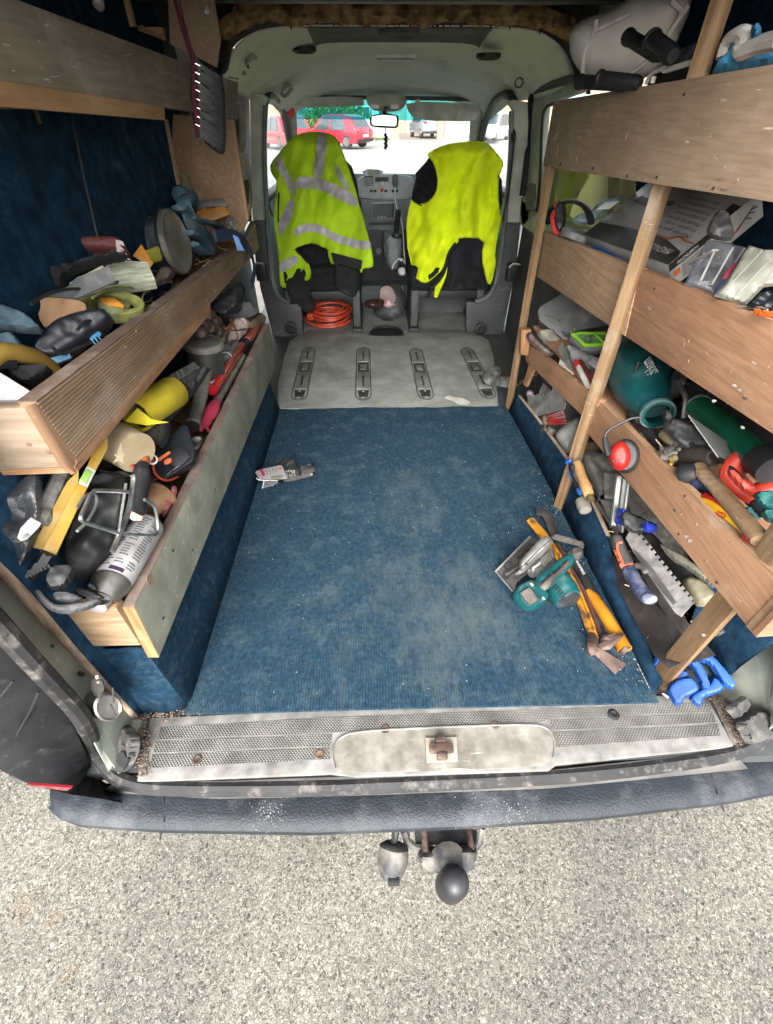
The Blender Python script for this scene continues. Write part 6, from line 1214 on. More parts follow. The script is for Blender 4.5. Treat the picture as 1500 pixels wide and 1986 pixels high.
mk('bolt_end', cyl(*L3([(536,990),(534,976)]), [(.010,0),(.011,.2),(.008,.6),(.003,1)], 12, kx=-.475), CHR, label='shiny bolt end poking out beside the grey gloves', cat='bolt')
mk('bolt_end', G().lathe([(.010,0),(.010,.02),(.003,.022)], 10, Matrix.Translation(Q(114,1202,x=-.585)) @ Matrix.Rotation(1.2, 4, 'Z')), STEEL, label='steel bolt sticking out beside the splintered board end', cat='bolt')
pot_ = T('plant_pot', 'terracotta coloured pot lying behind the wire frame', 'pot', Q(*L3([(820,430)])[0], x=-.5))
mk('pot_wall', cyl(*L3([(850,420),(770,500)]), [(.030,0),(.036,.02),(.036,.15),(.033,.2),(.026,1)], 24, kx=-.50, kxb=-.52), pm('terracotta', (.30,.17,.085), (.25,.14,.07), r=.8, dust=.2), pot_)
pf('cloth', L3([(845,455),(870,430),(905,370),(925,400),(905,460),(862,540),(840,545),(852,490)]), None, .02, pm('pink_cloth', (.42,.13,.14), (.32,.09,.10), r=.95, bump=.5), x=-.485, tag=('crumpled dusty pink cloth against the green board', 'cloth'), wr=.01)
pf('pump_body', L3([(985,130),(1050,110),(1058,170),(1020,220),(990,180)]), None, .015, STEELD, x=-.49, tag=('dark toothed steel part beside the organiser catches', 'tool part'), edge=5)
pf('cloth', L3([(500,290),(580,310),(650,300),(690,330),(640,345),(540,335)]), None, .015, pm('grey_brown_rag', (.12,.11,.10), r=.95), x=-.52, tag=('grey rag under the cream tape roll', 'rag'))
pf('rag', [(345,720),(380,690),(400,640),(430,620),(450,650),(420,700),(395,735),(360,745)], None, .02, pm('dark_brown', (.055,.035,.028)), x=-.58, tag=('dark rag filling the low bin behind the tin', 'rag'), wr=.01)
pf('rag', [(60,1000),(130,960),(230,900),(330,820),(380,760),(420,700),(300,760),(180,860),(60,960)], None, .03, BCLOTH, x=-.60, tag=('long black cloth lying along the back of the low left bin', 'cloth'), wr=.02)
# ================================================================= THINGS ON THE RIGHT SHELVES
Z2 = CV(1000, 350, 3); Z3 = CV(1000, 750, 3); Z4 = CV(940, 950, 2.679); Z1 = CV(1000, 0, 3); ZT = CV(1090, 0, 3.659); ZB = CV(1090, 350, 3.659); ZM = CV(1160, 640, 4.412); ZL = CV(1000, 620, 5.769); ZK = CV(1140, 960, 5.769)
def ctr(P): return (sum(p[0] for p in P)/len(P), sum(p[1] for p in P)/len(P))
# --- top tier
bg_ = T('dust_sack', 'large soft off-white quilted sack on top of the right rack', 'sack', Q(1220,120,x=.75))
SACK = pm('off_white_sack', (.74,.71,.66), (.62,.595,.55), sc=5, r=.9, bump=.5, bsc=14, dust=.25, dcol=(.66,.63,.58), grime=.3)
P = ZT([(50,250),(90,180),(160,130),(300,90),(430,20),(520,-40),(940,-60),(915,20),(900,100),(870,180),(830,260),(790,380),(700,480),(600,560),(400,590),(180,560),(120,500),(60,400)])
sp0 = pv(*ctr(P), up=0, x=.74)
mk('sack_body', puff(P, sp0, .10, 9, edge=60, sm=1, wr=.014, wf=9, back=.8), SACK, bg_)
for P in ([(150,540),(150,470),(160,360),(240,210),(245,140)], [(240,215),(380,150),(480,95)], [(480,530),(560,470),(680,370),(760,250),(800,180),(850,110),(900,40)], [(840,110),(860,70),(780,10)]):
    pts = [Q(*p, pl=(sp0[0]+sp0[1]*.092, sp0[1])) for p in ZT(P)]
    mk('piping', G().tube(smooth3(pts, 2), .006, 7), pm('pale_piping', (.78,.75,.70)), bg_)
for i, (P, lab, ax) in enumerate(((([(470,262),(700,400)],[(640,282),(790,400)]), 'upper pair of black plastic pipe ends in front of the off-white sack', .60), (([(120,580),(480,600)],[(265,555),(560,590)]), 'lower pair of black plastic pipe ends resting on the hardboard', .60))):
    pc_ = T('pipe_clip', lab, 'pipe', Q(*ZT([P[0][0]])[0], x=ax))
    for (u, v), r_ in zip(P, ((.020,.024) if i == 0 else (.018,.020))):
        a, b = ZT([u, v]); rr_ = .019 if r_ > .02 else .016
        mk('pipe', cyl(a, b, [(rr_*.6,0),(rr_,.001),(rr_,.05),(rr_*.86,.07),(rr_*.86,.9),(rr_*.6,1)], 18, kx=(.53 if i else ax-.01), kxb=ax-.01), BLK, pc_)
pb_ = T('drill_bag', 'black and grey bag with pale piping behind the middle post, top shelf', 'bag', Q(1300,150,x=.68))
pf('body', ZT([(590,600),(640,520),(740,480),(800,400),(900,365),(950,350),(940,560),(780,590),(680,610)]), None, .05, BCLOTH, pb_, x=.66, wr=.01)
for P in ([(725,515),(755,440),(800,402)], [(740,500),(820,475),(920,445)], [(598,590),(640,515),(720,485)], [(640,590),(655,540)]): mk('piping', G().tube(smooth3([Q(*p, x=.605) for p in ZT(P)], 1), .005, 6), pm('pale_piping', (.78,.75,.70)), pb_)
sb = T('soft_toy_cloth', 'bright blue fabric bundle with a bent white sleeve on the top right shelf', 'bundle', Q(1440,110,x=.68))
pf('blue_part', ZT([(1060,530),(1090,460),(1150,420),(1200,290),(1245,260),(1270,380),(1320,395),(1400,360),(1520,375),(1560,480),(1300,510)]), None, .04, pm('sky_blue_cloth', (.035,.20,.36), (.03,.15,.27), sc=12, r=.9, bump=.3, dust=.2, dcol=(.15,.28,.36)), sb, x=.66, wr=.006)
mk('white_sleeve', G().tube(smooth3([Q(*p, x=.635) for p in ZT([(1150,410),(1175,310),(1230,255),(1300,240),(1330,290),(1270,310),(1275,370),(1320,350),(1420,310),(1560,280)])], 2), .013, 9), pm('white_cloth', (.74,.72,.68), r=.9, bump=.3), sb)
pf('blue_cuff', ZT([(1340,195),(1365,172),(1420,205),(1415,270),(1380,288),(1342,285)]), None, .02, pm('sky_blue_cloth', (.035,.20,.36)), sb, x=.63, edge=5)
sl('clip', Z1([(425,510),(435,525),(440,545),(408,547)]), .004, BLK, x=.60, tag=('small black triangular clip on the upper edge of the hardboard', 'clip'))
# --- middle tier
em = T('ear_defenders', 'black and red ear defenders with their band up, on the middle shelf by the window', 'ear defenders', Q(1085,430,x=.68))
mk('headband', G().tube(smooth3([Q(*p, x=.665) for p in Z2([(190,250),(185,200),(215,155),(290,120),(350,120),(405,150),(432,200),(440,250)])], 2), .011, 8, flat=.6), BLK, em)
pf('cup', Z2([(245,120),(285,115),(297,180),(292,260),(270,315),(235,310),(215,250),(225,170)]), None, .03, BLK, em, x=.665, edge=8, sm=1)
sl('red_band', Z2([(205,180),(245,165),(252,230),(262,325),(232,325),(205,260)]), .012, RED, em, x=.648, bevel=.003, sm=1)
sl('red_cap', Z2([(222,135),(250,115),(288,112),(270,135),(228,160)]), .012, RED, em, x=.66, bevel=.003, sm=1)
mk('grey_disc', G().lathe([(.03,-.02),(.045,-.018),(.045,.0),(.03,.004),(.012,.003),(.001,.002)], 24, Matrix.Translation(Q(*Z2([(350,300)])[0], x=.66)) @ Matrix.Rotation(-1.3, 4, 'Y')), GREY, label='round grey lid lying beside the folded ear defenders', cat='lid')
gp = T('sealant_tube', 'teal and white sealant packet marked GL behind the ear defenders', 'packet', Q(*Z2([(400,220)])[0], x=.74))
pf('packet', Z2([(335,255),(345,200),(440,180),(480,130),(560,95),(640,85),(610,125),(520,190),(440,262)]), None, .02, pm('teal_packet', (.10,.19,.19), (.20,.27,.27), sc=14, r=.4), gp, x=.74, edge=8)
sl('white_label', Z2([(470,170),(525,125),(605,118),(550,165)]), .001, pm('packet_white', (.55,.58,.58)), gp, x=.71, lift=.002)
a, b = Z2([(390,243), (425,243)]); nG = pv(*a, x=.70)
text('GL', Q(*a, pl=nG), Q(*b, pl=nG), nG[1], DK, gp, h=.030, lift=.006)
# mortar gun kit carton
mb_ = T('carton', 'large worn black and grey tool carton with lettering on the middle shelf', 'box', Q(1240,450,x=.75))
bx = [Q(*p, x=xx) for p, xx in zip(ZB([(150,385),(755,600),(1420,75),(640,-10)]), (.680,.672,.90,.93))]
topn = (bx[1]-bx[0]).cross(bx[3]-bx[0]).normalized(); topn = topn if (CAM-bx[0]).dot(topn) > 0 else -topn
dn = -topn*.055
def bl(u, v): return bx[0].lerp(bx[1], u).lerp(bx[3].lerp(bx[2], u), v)
CART = pm('grey_print_carton', (.46,.45,.44), (.30,.30,.29), sc=4, r=.45, bump=.1, dust=.3, scr=.4)
mk('carton_body', G().slab(bx, dn), CART, mb_, bevel=.003)
def patch(nm, uv, m, lift=.0008): return mk(nm, G().slab([bl(u, v)+topn*lift for u, v in uv], topn*.0006), m, mb_)
KB = pm('black_print_carton', (.018,.018,.018), (.03,.03,.03), sc=18, r=.4, bump=.15, scr=.8, dust=.1)
patch('black_print', [(0,0),(1,0),(1,.10),(.98,.16),(.80,.24),(.5,.26),(.30,.25),(.02,.22)], KB)
patch('orange_line', [(.58,.255),(.80,.245),(.86,.30),(.93,.27),(1,.27),(1,.285),(.94,.285),(.86,.325),(.79,.262),(.58,.27)], pm('orange_print', (.55,.16,.05), bump=0), .0016)
patch('dark_corner_print', [(.94,.55),(1,.42),(1,.78),(.93,.80)], KB)
patch('dark_tool_picture', [(.10,.62),(.30,.58),(.52,.66),(.50,.72),(.28,.68),(.12,.72)], pm('tool_grey_print', (.10,.10,.10)))
LT = ['Mortar gun kit', 'Kit pistolet à mortier', 'Pistolet do zaprawy', 'Kit pistol pentru mortar', 'Kit de pistola de mortero', 'Kit de pistola argamassa', 'Harç tabancası kiti']
for i, s_ in enumerate(LT):
    v = .33+i*.072; text(s_, bl(.93-.012*i, v)+topn*.002, bl(.60+.03*(i % 2)-.02*i*.3, v+.03)+topn*.002, topn, DK, mb_, h=.016, lift=.0008, name='lettering')
text('MAGNUSSON', bl(.93, .12)+topn*.002, bl(.66, .13)+topn*.002, topn, WHT, mb_, h=.026, lift=.001)
e0_, e1_ = bx[1], bx[2]; sn = ((e1_-e0_).cross(dn)).normalized(); sn = sn if sn.dot(CAM-e0_) > 0 else -sn
def sd(t, d): return e0_.lerp(e1_, t)+dn*d+sn*.0008
mk('white_side', G().slab([sd(.0,.30), sd(.55,.28), sd(.55,1.0), sd(.0,1.0)], sn*.0006), pm('carton_white', (.36,.36,.35), (.30,.30,.29), bump=.05, dust=.2), mb_)
mk('black_side', G().slab([sd(0,0), sd(.6,0), sd(.6,.27), sd(0,.29)], sn*.0006), KB, mb_)
text('MAGNUSSON', sd(.08,.17)+sn*.001, sd(.30,.14)+sn*.001, sn, WHT, mb_, h=.010)
mk('orange_badge', G().slab([sd(.03,.40)+sn*.001, sd(.10,.39)+sn*.001, sd(.10,.62)+sn*.001, sd(.03,.64)+sn*.001], sn*.0006), pm('orange_print', (.55,.16,.05)), mb_)
for k in range(6): text('Mortar gun kit 2 bar', sd(.12,.42+k*.09)+sn*.001, sd(.36,.38+k*.09)+sn*.001, sn, DK, mb_, h=.006)
mk('picture_side', G().slab([sd(.62,.05)+sn*.001, sd(.99,.05)+sn*.001, sd(.99,1.0)+sn*.001, sd(.62,1.05)+sn*.001], sn*.0006), pm('carton_white', (.46,.46,.45)), mb_)
for A, B in (((.70,.75),(.90,.28)), ((.80,.5),(.86,.7)), ((.83,.42),(.90,.55)), ((.86,.36),(.93,.42))): mk('tool_print', G().tube([sd(*A)+sn*.002, sd(*B)+sn*.002], .0016, 4), DK, mb_)
mk('red_print', G().slab([sd(.64,.85)+sn*.002, sd(.72,.62)+sn*.002, sd(.74,.75)+sn*.002], sn*.0006), RED, mb_)
pf('pouch', ZB([(1020,340),(1110,200),(1185,215),(1228,385),(1195,438),(1040,412)]), None, .015, pm('grey_foil', (.085,.085,.09), (.05,.05,.055), r=.35, bump=.3, bsc=30), x=.685, tag=('grey foil pouch leaning on the carton', 'pouch'), edge=6, sm=1, wr=.006)
cpb = T('sleeve', 'grey clear plastic sleeve with a pale bent strip inside, beside the carton', 'plastic sleeve', Q(*ZB([(1050,600)])[0], x=.66))
pf('film', ZB([(870,740),(930,600),(1030,420),(1120,428),(1310,475),(1250,600),(1070,822)]), None, .008, film('smoky_film', op=.45, c=(.13,.135,.15)), cpb, x=.675, wr=.010, wf=18, sm=0, edge=8)
mk('inner_sheet', sheet(ZB([(890,740),(940,610),(1035,435),(1290,480),(1080,800)]), lambda a, b: Q(a, b, x=.70), 14, .004), pm('grey_inner', (.17,.175,.19), (.13,.135,.15), r=.5), cpb)
mk('bent_strip', G().tube([Q(*p, x=.655) for p in ZB([(915,590),(1090,495)])], .008, 6, flat=.3).tube([Q(*p, x=.653) for p in ZB([(1085,500),(970,745)])], .0022, 5).tube([Q(*p, x=.653) for p in ZB([(1215,475),(1065,740)])], .0018, 5), pm('pale_strip', (.42,.42,.42), r=.4), cpb)
sl('flag_stripe', ZB([(1070,822),(1120,730),(1300,500),(1330,470),(1310,560),(1180,740),(1100,822)]), .004, pm('navy_card', (.02,.035,.14), r=.5), x=.668, tag=('navy folded card between the two plastic sleeves', 'card'))
sl('red_card', ZB([(1138,700),(1160,650),(1232,575),(1240,590),(1175,700)]), .003, pm('crimson', (.38,.02,.06), r=.5), x=.664, tag=('crimson corner of card between the two plastic sleeves', 'card'))
gpb = T('sleeve', 'milky greenish plastic-wrapped sheet pack at the near end of the middle shelf', 'plastic sleeve', Q(*ZB([(1280,700)])[0], x=.66))
pf('pack', ZB([(1080,822),(1160,730),(1330,460),(1430,490),(1560,510),(1560,740),(1430,760),(1300,895)]), None, .012, pm('milky_sheet', (.21,.215,.175), (.13,.135,.11), sc=18, r=.4, bump=.8, bsc=40, st=(1,1,1)), gpb, x=.67, wr=.010, wf=30, sm=0, edge=8)
for P in ([(1200,730),(1420,500)], [(1250,800),(1480,560)], [(1420,740),(1500,640)]): mk('crease', G().tube([Q(*p, x=.640) for p in ZB(P)], .0016, 5), pm('pale_strip', (.42,.42,.42)), gpb)
pf('glove', ZB([(1300,900),(1370,850),(1400,800),(1470,790),(1560,800),(1560,960),(1440,930)]), None, .02, DBK, x=.652, tag=('black glove tangled with loose threads on the middle shelf', 'glove'), wr=.01)
nt = T('net', 'orange mesh net hanging over the middle board at the right', 'net', Q(*ZB([(1450,950)])[0], x=.64))
nn = random.Random(8)
mesh_ = G()
for i in range(46):
    x = 1370+i*4; y = 925+(i*.62); a = Q(*ZB([(x,y+nn.uniform(-14,0))])[0], x=.628); b = Q(*ZB([(x+nn.uniform(-6,8),y+18+nn.uniform(0,14))])[0], x=.626); mesh_.tube([a, b], .0016, 4)
mk('mesh', mesh_, ORG, nt, kind='stuff')
for i in range(3): mk('thread', G().tube(smooth3([Q(*p, x=.634) for p in ZB([(1240+i*20,890),(1280+i*30,905),(1360+i*30,905-i*5),(1460,915+i*8)])], 2), .0012, 4), pm('pale_thread', (.5,.48,.42)), nt)
# --- lower tier
kc = T('tool_case', 'smooth grey plastic carry case leaning at the far end of the lower right shelf', 'case', Q(*Z2([(330,800)])[0], x=.78))
sl('shell', Z2([(128,765),(140,735),(265,657),(285,655),(400,720),(555,840),(480,852),(330,880),(320,932),(298,940),(140,815)]), .07, pm('case_grey', (.10,.105,.108), (.085,.09,.092), sc=5, r=.45, bump=.05, dust=.25), kc, x=.74, bevel=.012)
mk('rim', G().tube([Q(*p, x=.725) for p in Z2([(135,775),(290,895),(330,890)])], .006, 6), pm('case_rim', (.20,.205,.21)), kc)
pf('sponge', Z2([(120,890),(145,870),(205,862),(262,920),(272,945),(235,992),(200,985),(150,935)]), None, .04, pm('grey_sponge', (.24,.235,.19), (.16,.155,.13), sc=20, r=.95, bump=.6, bsc=120), x=.68, tag=('old grey tile sponge at the far end of the lower right shelf', 'sponge'), edge=8, sm=1)
pf('old_float', Z2([(58,905),(75,882),(105,888),(130,925),(200,985),(235,1003),(205,1028),(150,1000),(85,950)]), None, .02, pm('purple_brown', (.10,.065,.06), r=.6, dust=.3), x=.645, tag=('brown trowel handle resting on the end of the lower right board', 'handle'), edge=6)
go = T('parts_organiser', 'small clear organiser box with a bright green lid frame on the lower right shelf', 'organiser', Q(*Z2([(430,930)])[0], x=.73))
P0 = pv(*Z2([(430,930)])[0], x=.72, up=1.0)
mk('base', sheet(Z2([(318,910),(335,890),(525,925),(515,980),(470,990),(385,985)]), lambda a, b: Q(a, b, pl=(P0[0]-P0[1]*.012, P0[1])), 14, .03), pm('smoky_tray', (.13,.14,.145), r=.25, bump=0), go, bevel=.003)
ring_o = Z2([(322,895),(370,880),(530,882),(535,962),(400,965)]); ring_i = Z2([(355,900),(385,892),(525,895),(525,946),(408,950)])
g_ = G(); o_ = [Q(*p, pl=(P0[0]+P0[1]*.006, P0[1])) for p in ring_o]; i_ = [Q(*p, pl=(P0[0]+P0[1]*.006, P0[1])) for p in ring_i]
for k in range(5): l = (k+1) % 5; g_.slab([o_[k], o_[l], i_[l], i_[k]], -P0[1]*.006)
mk('green_frame', g_, pm('lime_green', (.20,.46,.03), (.16,.38,.025), r=.4, bump=0), go, kind=None)
mk('lid', sheet(ring_i, lambda a, b: Q(a, b, pl=(P0[0]+P0[1]*.003, P0[1])), 14, .003), pm('green_smoke', (.10,.17,.07), (.05,.09,.04), sc=60, r=.25), go)
mk('lid_rib', G().tube([Q(*p, pl=(P0[0]+P0[1]*.007, P0[1])) for p in Z2([(455,885),(520,950)])], .004, 5), pm('lime_green', (.20,.46,.03)), go)
gb = T('grey_case', 'long grey case with clear trays behind the white pen on the lower right shelf', 'case', Q(*Z2([(380,1040)])[0], x=.72))
pf('body', Z2([(270,950),(330,960),(420,1010),(500,1040),(560,1100),(540,1200),(440,1180),(330,1090)]), None, .03, GREY, gb, x=.72, sm=1, edge=8)
for i in range(3): sl('tray_tab', Z2([(420+i*16,1062+i*10),(450+i*16,1040+i*6),(500+i*12,1090+i*8),(470+i*12,1110+i*8)]), .01, pm('tray_grey', (.25,.26,.27), r=.3), gb, x=.69, lift=.004*i)
mk('pointing_trowel', sheet(Z2([(243,985),(270,942),(300,1010),(328,1112),(300,1090)]), lambda a, b: Q(a, b, x=.648), 10, .002), pm('pale_steel', (.28,.275,.26), (.19,.19,.18), sc=20, r=.5, met=.4, dust=.4), label='pale triangular trowel blade sticking up behind the lower board', cat='trowel')
pn = T('marker_pen', 'white marker pen with a red tip sticking up behind the lower right board', 'pen', Q(*Z2([(395,1130)])[0], x=.65))
mk('barrel', cyl(*Z2([(428,1205),(366,1085)]), [(.008,0),(.009,.1),(.009,.95),(.008,1)], 12, kx=.645), pm('pen_white', (.56,.54,.50)), pn)
mk('red_tip', cyl(*Z2([(366,1088),(348,1040)]), [(.009,0),(.009,.4),(.005,.8),(.002,1)], 12, kx=.645), RED, pn)
mk('dark_red_bar', cyl(*Z2([(440,1170),(372,1050)]), [(.009,0),(.010,.1),(.010,.95),(.006,1)], 10, kx=.665), pm('dull_red', (.16,.025,.03), r=.5), label='dull red tool handle behind the white pen', cat='handle')
mkt = T('angle_grinder', 'big teal barrel-shaped power tool body on the lower right shelf', 'power tool', Q(*ZM([(400,400)])[0], x=.75))
TEAL = pm('teal_plastic', (.005,.065,.072), (.004,.048,.054), sc=7, r=.38, bump=.1, dust=.3, dcol=(.06,.13,.13), dsc=22, scr=.25)
A = Q(*ZM([(500,700)])[0], x=.70); B = Q(*ZM([(255,215)])[0], x=.76); MM, ML = FR(A, B)
mk('motor_barrel', G().lathe([(.028,-.012),(.036,-.010),(.038,.012),(.050,.05),(.066,.10),(.074,.15),(.076,ML*.72),(.068,ML*.93),(.060,ML*1.0),(.03,ML*1.02)], 36, MM, cap=False), TEAL, mkt)
mk('nozzle_ring', G().lathe([(.036,-.014),(.041,-.014),(.041,-.004),(.036,-.002)], 28, MM, cap=False), pm('scuffed_teal_ring', (.03,.09,.095), (.10,.16,.16), sc=40, r=.4), mkt)
mk('bore', G().lathe([(.030,.02),(.001,.021)], 20, MM, cap=False), pm('dark_teal', (.004,.04,.045)), mkt)
mk('rear_housing', G().lathe([(.062,ML*.96),(.066,ML*1.05),(.052,ML*1.12),(.001,ML*1.13)], 30, MM, cap=False), TEAL, mkt)
mk('silver_band', G().lathe([(.03,0),(.03,.03),(.02,.035)], 14, Matrix.Translation(Q(*ZM([(160,235)])[0], x=.70)) @ Matrix.Rotation(.6, 4, 'Z')), CHR, mkt)
up_ = ((CAM-Q(455,330,x=.69)).normalized()); a, b = ZM([(415,262),(490,395)])
tpl = (Q(*ZM([(450,330)])[0], x=.690), up_)
Lm = Q(*a, pl=tpl); Lb = Q(*b, pl=tpl)
text('makita', Lm, Lb, up_, pm('logo_grey', (.40,.42,.42), bump=0), mkt, h=.042, lift=.002)
crk = T('crank_handle', 'grey steel crank rod with a dark round knob behind the teal power tool', 'crank', Q(*ZM([(720,560)])[0], x=.74))
mk('rod', G().tube(smooth3([Q(*p, x=.715) for p in ZM([(655,440),(690,440),(710,500),(755,575),(745,650),(732,755)])], 1), .006, 8), STEELD, crk)
mk('knob', G().lathe([(.02,-.02),(.034,-.014),(.036,.0),(.028,.008),(.001,.010)], 20, Matrix.Translation(Q(*ZM([(655,455)])[0], x=.74)) @ Matrix.Rotation(pi-.4, 4, 'Z')), BLKD, crk)
gtb = T('cardboard_tube', 'shiny dark green tube with a black end, lying along the lower right shelf', 'tube', Q(*ZM([(1100,850)])[0], x=.74))
mk('tube_wall', cyl(*ZM([(855,655),(1390,1105)]), [(.026,0),(.027,.005),(.027,1)], 26, kx=.74, kxb=.725), pm('metallic_green', (.006,.10,.055), (.005,.08,.045), r=.3, bump=0, met=.4, coat=.4), gtb)
mk('black_end', cyl(*ZM([(1370,1090),(1500,1200)]), [(.029,0),(.030,.05),(.030,1)], 26, kx=.725), BLK, gtb)
mk('far_rim', cyl(*ZM([(845,645),(865,662)]), [(.018,0),(.028,.1),(.028,1)], 26, kx=.741), pm('rim_grey_green', (.12,.18,.15)), gtb)
mk('pole', cyl(*ZM([(830,520),(1560,1080)]), [(.030,0),(.030,1)], 16, kx=.80), BLKD, label='thick black pole lying behind the green tube', cat='pole')
pf('pot', ZM([(85,600),(200,560),(280,660),(240,790),(130,720)]), None, .03, pm('dull_brick_red', (.22,.055,.045), (.17,.045,.04), r=.7, dust=.2), x=.72, tag=('dull red pot beneath the teal power tool', 'pot'), edge=8, sm=1)
pf('grey_cup', ZM([(240,720),(310,660),(400,720),(440,790),(330,870),(240,790)]), None, .03, BLKD, x=.70, tag=('dark grey cup beneath the teal power tool', 'cup'))
brk = T('saw_guard', 'black pressed plastic guard with a round pivot, below the teal power tool', 'tool guard', Q(*ZM([(700,850)])[0], x=.70))
pf('arm', ZM([(545,690),(580,670),(625,690),(650,760),(655,850),(620,880),(585,860),(565,780)]), None, .015, BLKD, brk, x=.675, edge=5)
mk('pivot', G().lathe([(.012,0),(.012,.008),(.005,.012),(.001,.012)], 14, Matrix.Translation(Q(*ZM([(612,828)])[0], x=.662)) @ Matrix.Rotation(pi, 4, 'Z')), STEELD, brk)
pf('plate', ZM([(600,760),(720,760),(850,830),(940,950),(1000,1060),(1040,1100),(920,1090),(700,1010),(600,880)]), None, .012, BLKD, brk, x=.70, edge=8, sm=1)
em2 = T('ear_defender_cup', 'red ear defender cup hanging on its wire over the lower right board', 'ear defenders', Q(*ZM([(200,1080)])[0], x=.62))
P1_ = pv(*ZM([(230,1080)])[0], x=.612, up=.15)
mk('cushion', puff(ZM([(190,940),(240,928),(310,950),(358,1020),(362,1100),(330,1180),(270,1225),(200,1230),(150,1195),(140,1060)]), (P1_[0]-P1_[1]*.006, P1_[1]), .022, 4, edge=9, sm=2, back=.6), BLKD, em2)
mk('cup', puff(ZM([(140,970),(180,948),(225,952),(270,1000),(292,1070),(285,1140),(250,1195),(195,1212),(140,1190),(95,1120),(75,1070),(100,1010)]), (P1_[0]+P1_[1]*.004, P1_[1]), .034, 4, edge=16, sm=2, back=.3), RED, em2)
text('BIG', Q(*ZM([(130,1128)])[0], pl=(P1_[0]+P1_[1]*.038, P1_[1])), Q(*ZM([(178,1082)])[0], pl=(P1_[0]+P1_[1]*.038, P1_[1])), P1_[1], DK, em2, h=.010, lift=.0)
text('CLIPPER', Q(*ZM([(142,1148)])[0], pl=(P1_[0]+P1_[1]*.038, P1_[1])), Q(*ZM([(198,1096)])[0], pl=(P1_[0]+P1_[1]*.038, P1_[1])), P1_[1], DK, em2, h=.010, lift=.0)
mk('wire_arm', G().tube(smooth3([Q(*p, pl=(P1_[0]+P1_[1]*.02, P1_[1])) for p in ZM([(380,750),(300,750),(210,790),(100,850),(62,890),(55,940)])], 2), .0032, 6), BLK, em2)
mk('slider', G().tube([Q(*p, pl=(P1_[0]+P1_[1]*.032, P1_[1])) for p in ZM([(60,920),(75,1000),(95,1075)])], [.006,.0085,.0085], 8), BLK, em2)
mk('slider_foot', cyl(*ZM([(85,1085),(125,1070)]), [(.006,0),(.008,.2),(.008,.8),(.006,1)], 10, kx=.595), BLK, em2)
clp = T('clamp', 'pale steel clamp plate with two white pins in the lower right shelf', 'clamp', Q(*ZM([(610,1050)])[0], x=.67))
sl('plate', ZM([(530,1030),(620,990),(700,985),(705,1060),(640,1100),(560,1130),(535,1090)]), .006, STEELD, clp, x=.665)
for P in ([(515,1045),(540,1055),(580,1045)], [(655,1025),(700,1020)], [(540,995),(545,1040)], [(662,965),(672,1000)]): mk('pin', G().tube([Q(*p, x=.652) for p in ZM(P)], .004, 6), STEEL, clp)
mk('brass_knob', cyl(*ZM([(640,1100),(665,1095)]), [(.009,0),(.010,.3),(.006,1)], 10, kx=.65), pm('brass', (.4,.33,.16), r=.35, met=.8), clp)
sl('yellow_tag', ZM([(610,1130),(650,1125),(645,1155),(612,1158)]), .003, YEL, clp, x=.658)
for i, (A, B) in enumerate((((380,880),(470,1010)), ((430,860),(540,1010)), ((560,880),(660,980)))):
    mk('chisel', cyl(*ZM([A, B]), [(.008,0),(.014,.1),(.013,.6),(.008,1)], 10, kx=.685), [pm('olive_wood', (.16,.14,.09), dust=.4), BLKD, pm('khaki_handle', (.20,.17,.10), dust=.3)][i], label=['olive grey wooden chisel handle beside the lower right board', 'black rounded tool handle next to the olive chisel', 'khaki tool handle next to the steel clamp'][i], cat='chisel')
hm = T('hammer', 'hammer with a dark bandaged head and a worn wooden handle on the lower right shelf', 'hammer', Q(*ZM([(900,1200)])[0], x=.68))
WH = wood('worn_handle', (.26,.175,.105), (.17,.115,.07), 'X', dust=.4)
A = Q(*ZM([(860,1180)])[0], x=.68); B = Q(*ZM([(1400,1800)])[0], x=.655); HM, HL = FR(A, B)
mk('handle', G().tube([HM @ V((t*HL, 0, 0)) for t in (0,.1,.3,.6,1)], [.019,.016,.014,.017,.018], 12, flat=.75), WH, hm)
mk('head', G().tube([Q(*p, x=.70) for p in ZM([(650,1225),(690,1130),(760,1090),(850,1080),(1000,1090)])], [.012,.020,.024,.024,.018], 12), pm('dark_wrapped_iron', (.07,.055,.045), (.035,.03,.028), r=.5, bump=.6, dust=.3), hm)
mk('knob', G().lathe([(.010,-.03),(.024,-.02),(.027,.0),(.022,.010),(.008,.012),(.007,.006),(.001,.006)], 22, Matrix.Translation(Q(*ZM([(745,1245)])[0], x=.66)) @ Matrix.Rotation(pi-.5, 4, 'Z') @ Matrix.Rotation(.6, 4, 'Y')), BLK, label='round black knob below the hammer head', cat='knob')
pf('cloth', ZM([(760,1330),(820,1250),(960,1350),(1100,1500),(1060,1620),(900,1370),(800,1362)]), None, .02, pm('navy_cloth', (.016,.025,.075), r=.9, bump=.4), x=.68, tag=('navy cloth under the wooden hammer handle', 'cloth'), wr=.01)
pf('cloth', ZM([(1020,1240),(1090,1220),(1150,1320),(1330,1440),(1430,1500),(1400,1640),(1200,1420)]), None, .02, pm('dark_navy_cloth', (.012,.016,.04), r=.9), x=.72, tag=('dark navy cloth between the hammer and the red saw handle', 'cloth'), wr=.01)
hsw = T('hand_saw', 'hand saw with a dark blade and bright red-orange handle on the lower right shelf', 'saw', Q(*ZM([(1200,1100)])[0], x=.72))
SWP = pv(*ZM([(1100,1050)])[0], x=.70, up=.3)
mk('blade', sheet(ZM([(770,720),(880,800),(1370,1140),(1240,1260),(1105,1190)]), lambda a, b: Q(a, b, pl=SWP), 30, .0015), pm('oily_steel', (.055,.057,.052), (.035,.036,.034), r=.35, met=.7, bump=.1, dust=.15), hsw)
for i in range(44):
    pass
tt = G(); A2 = V((775,728)); B2 = V((1105,1192))
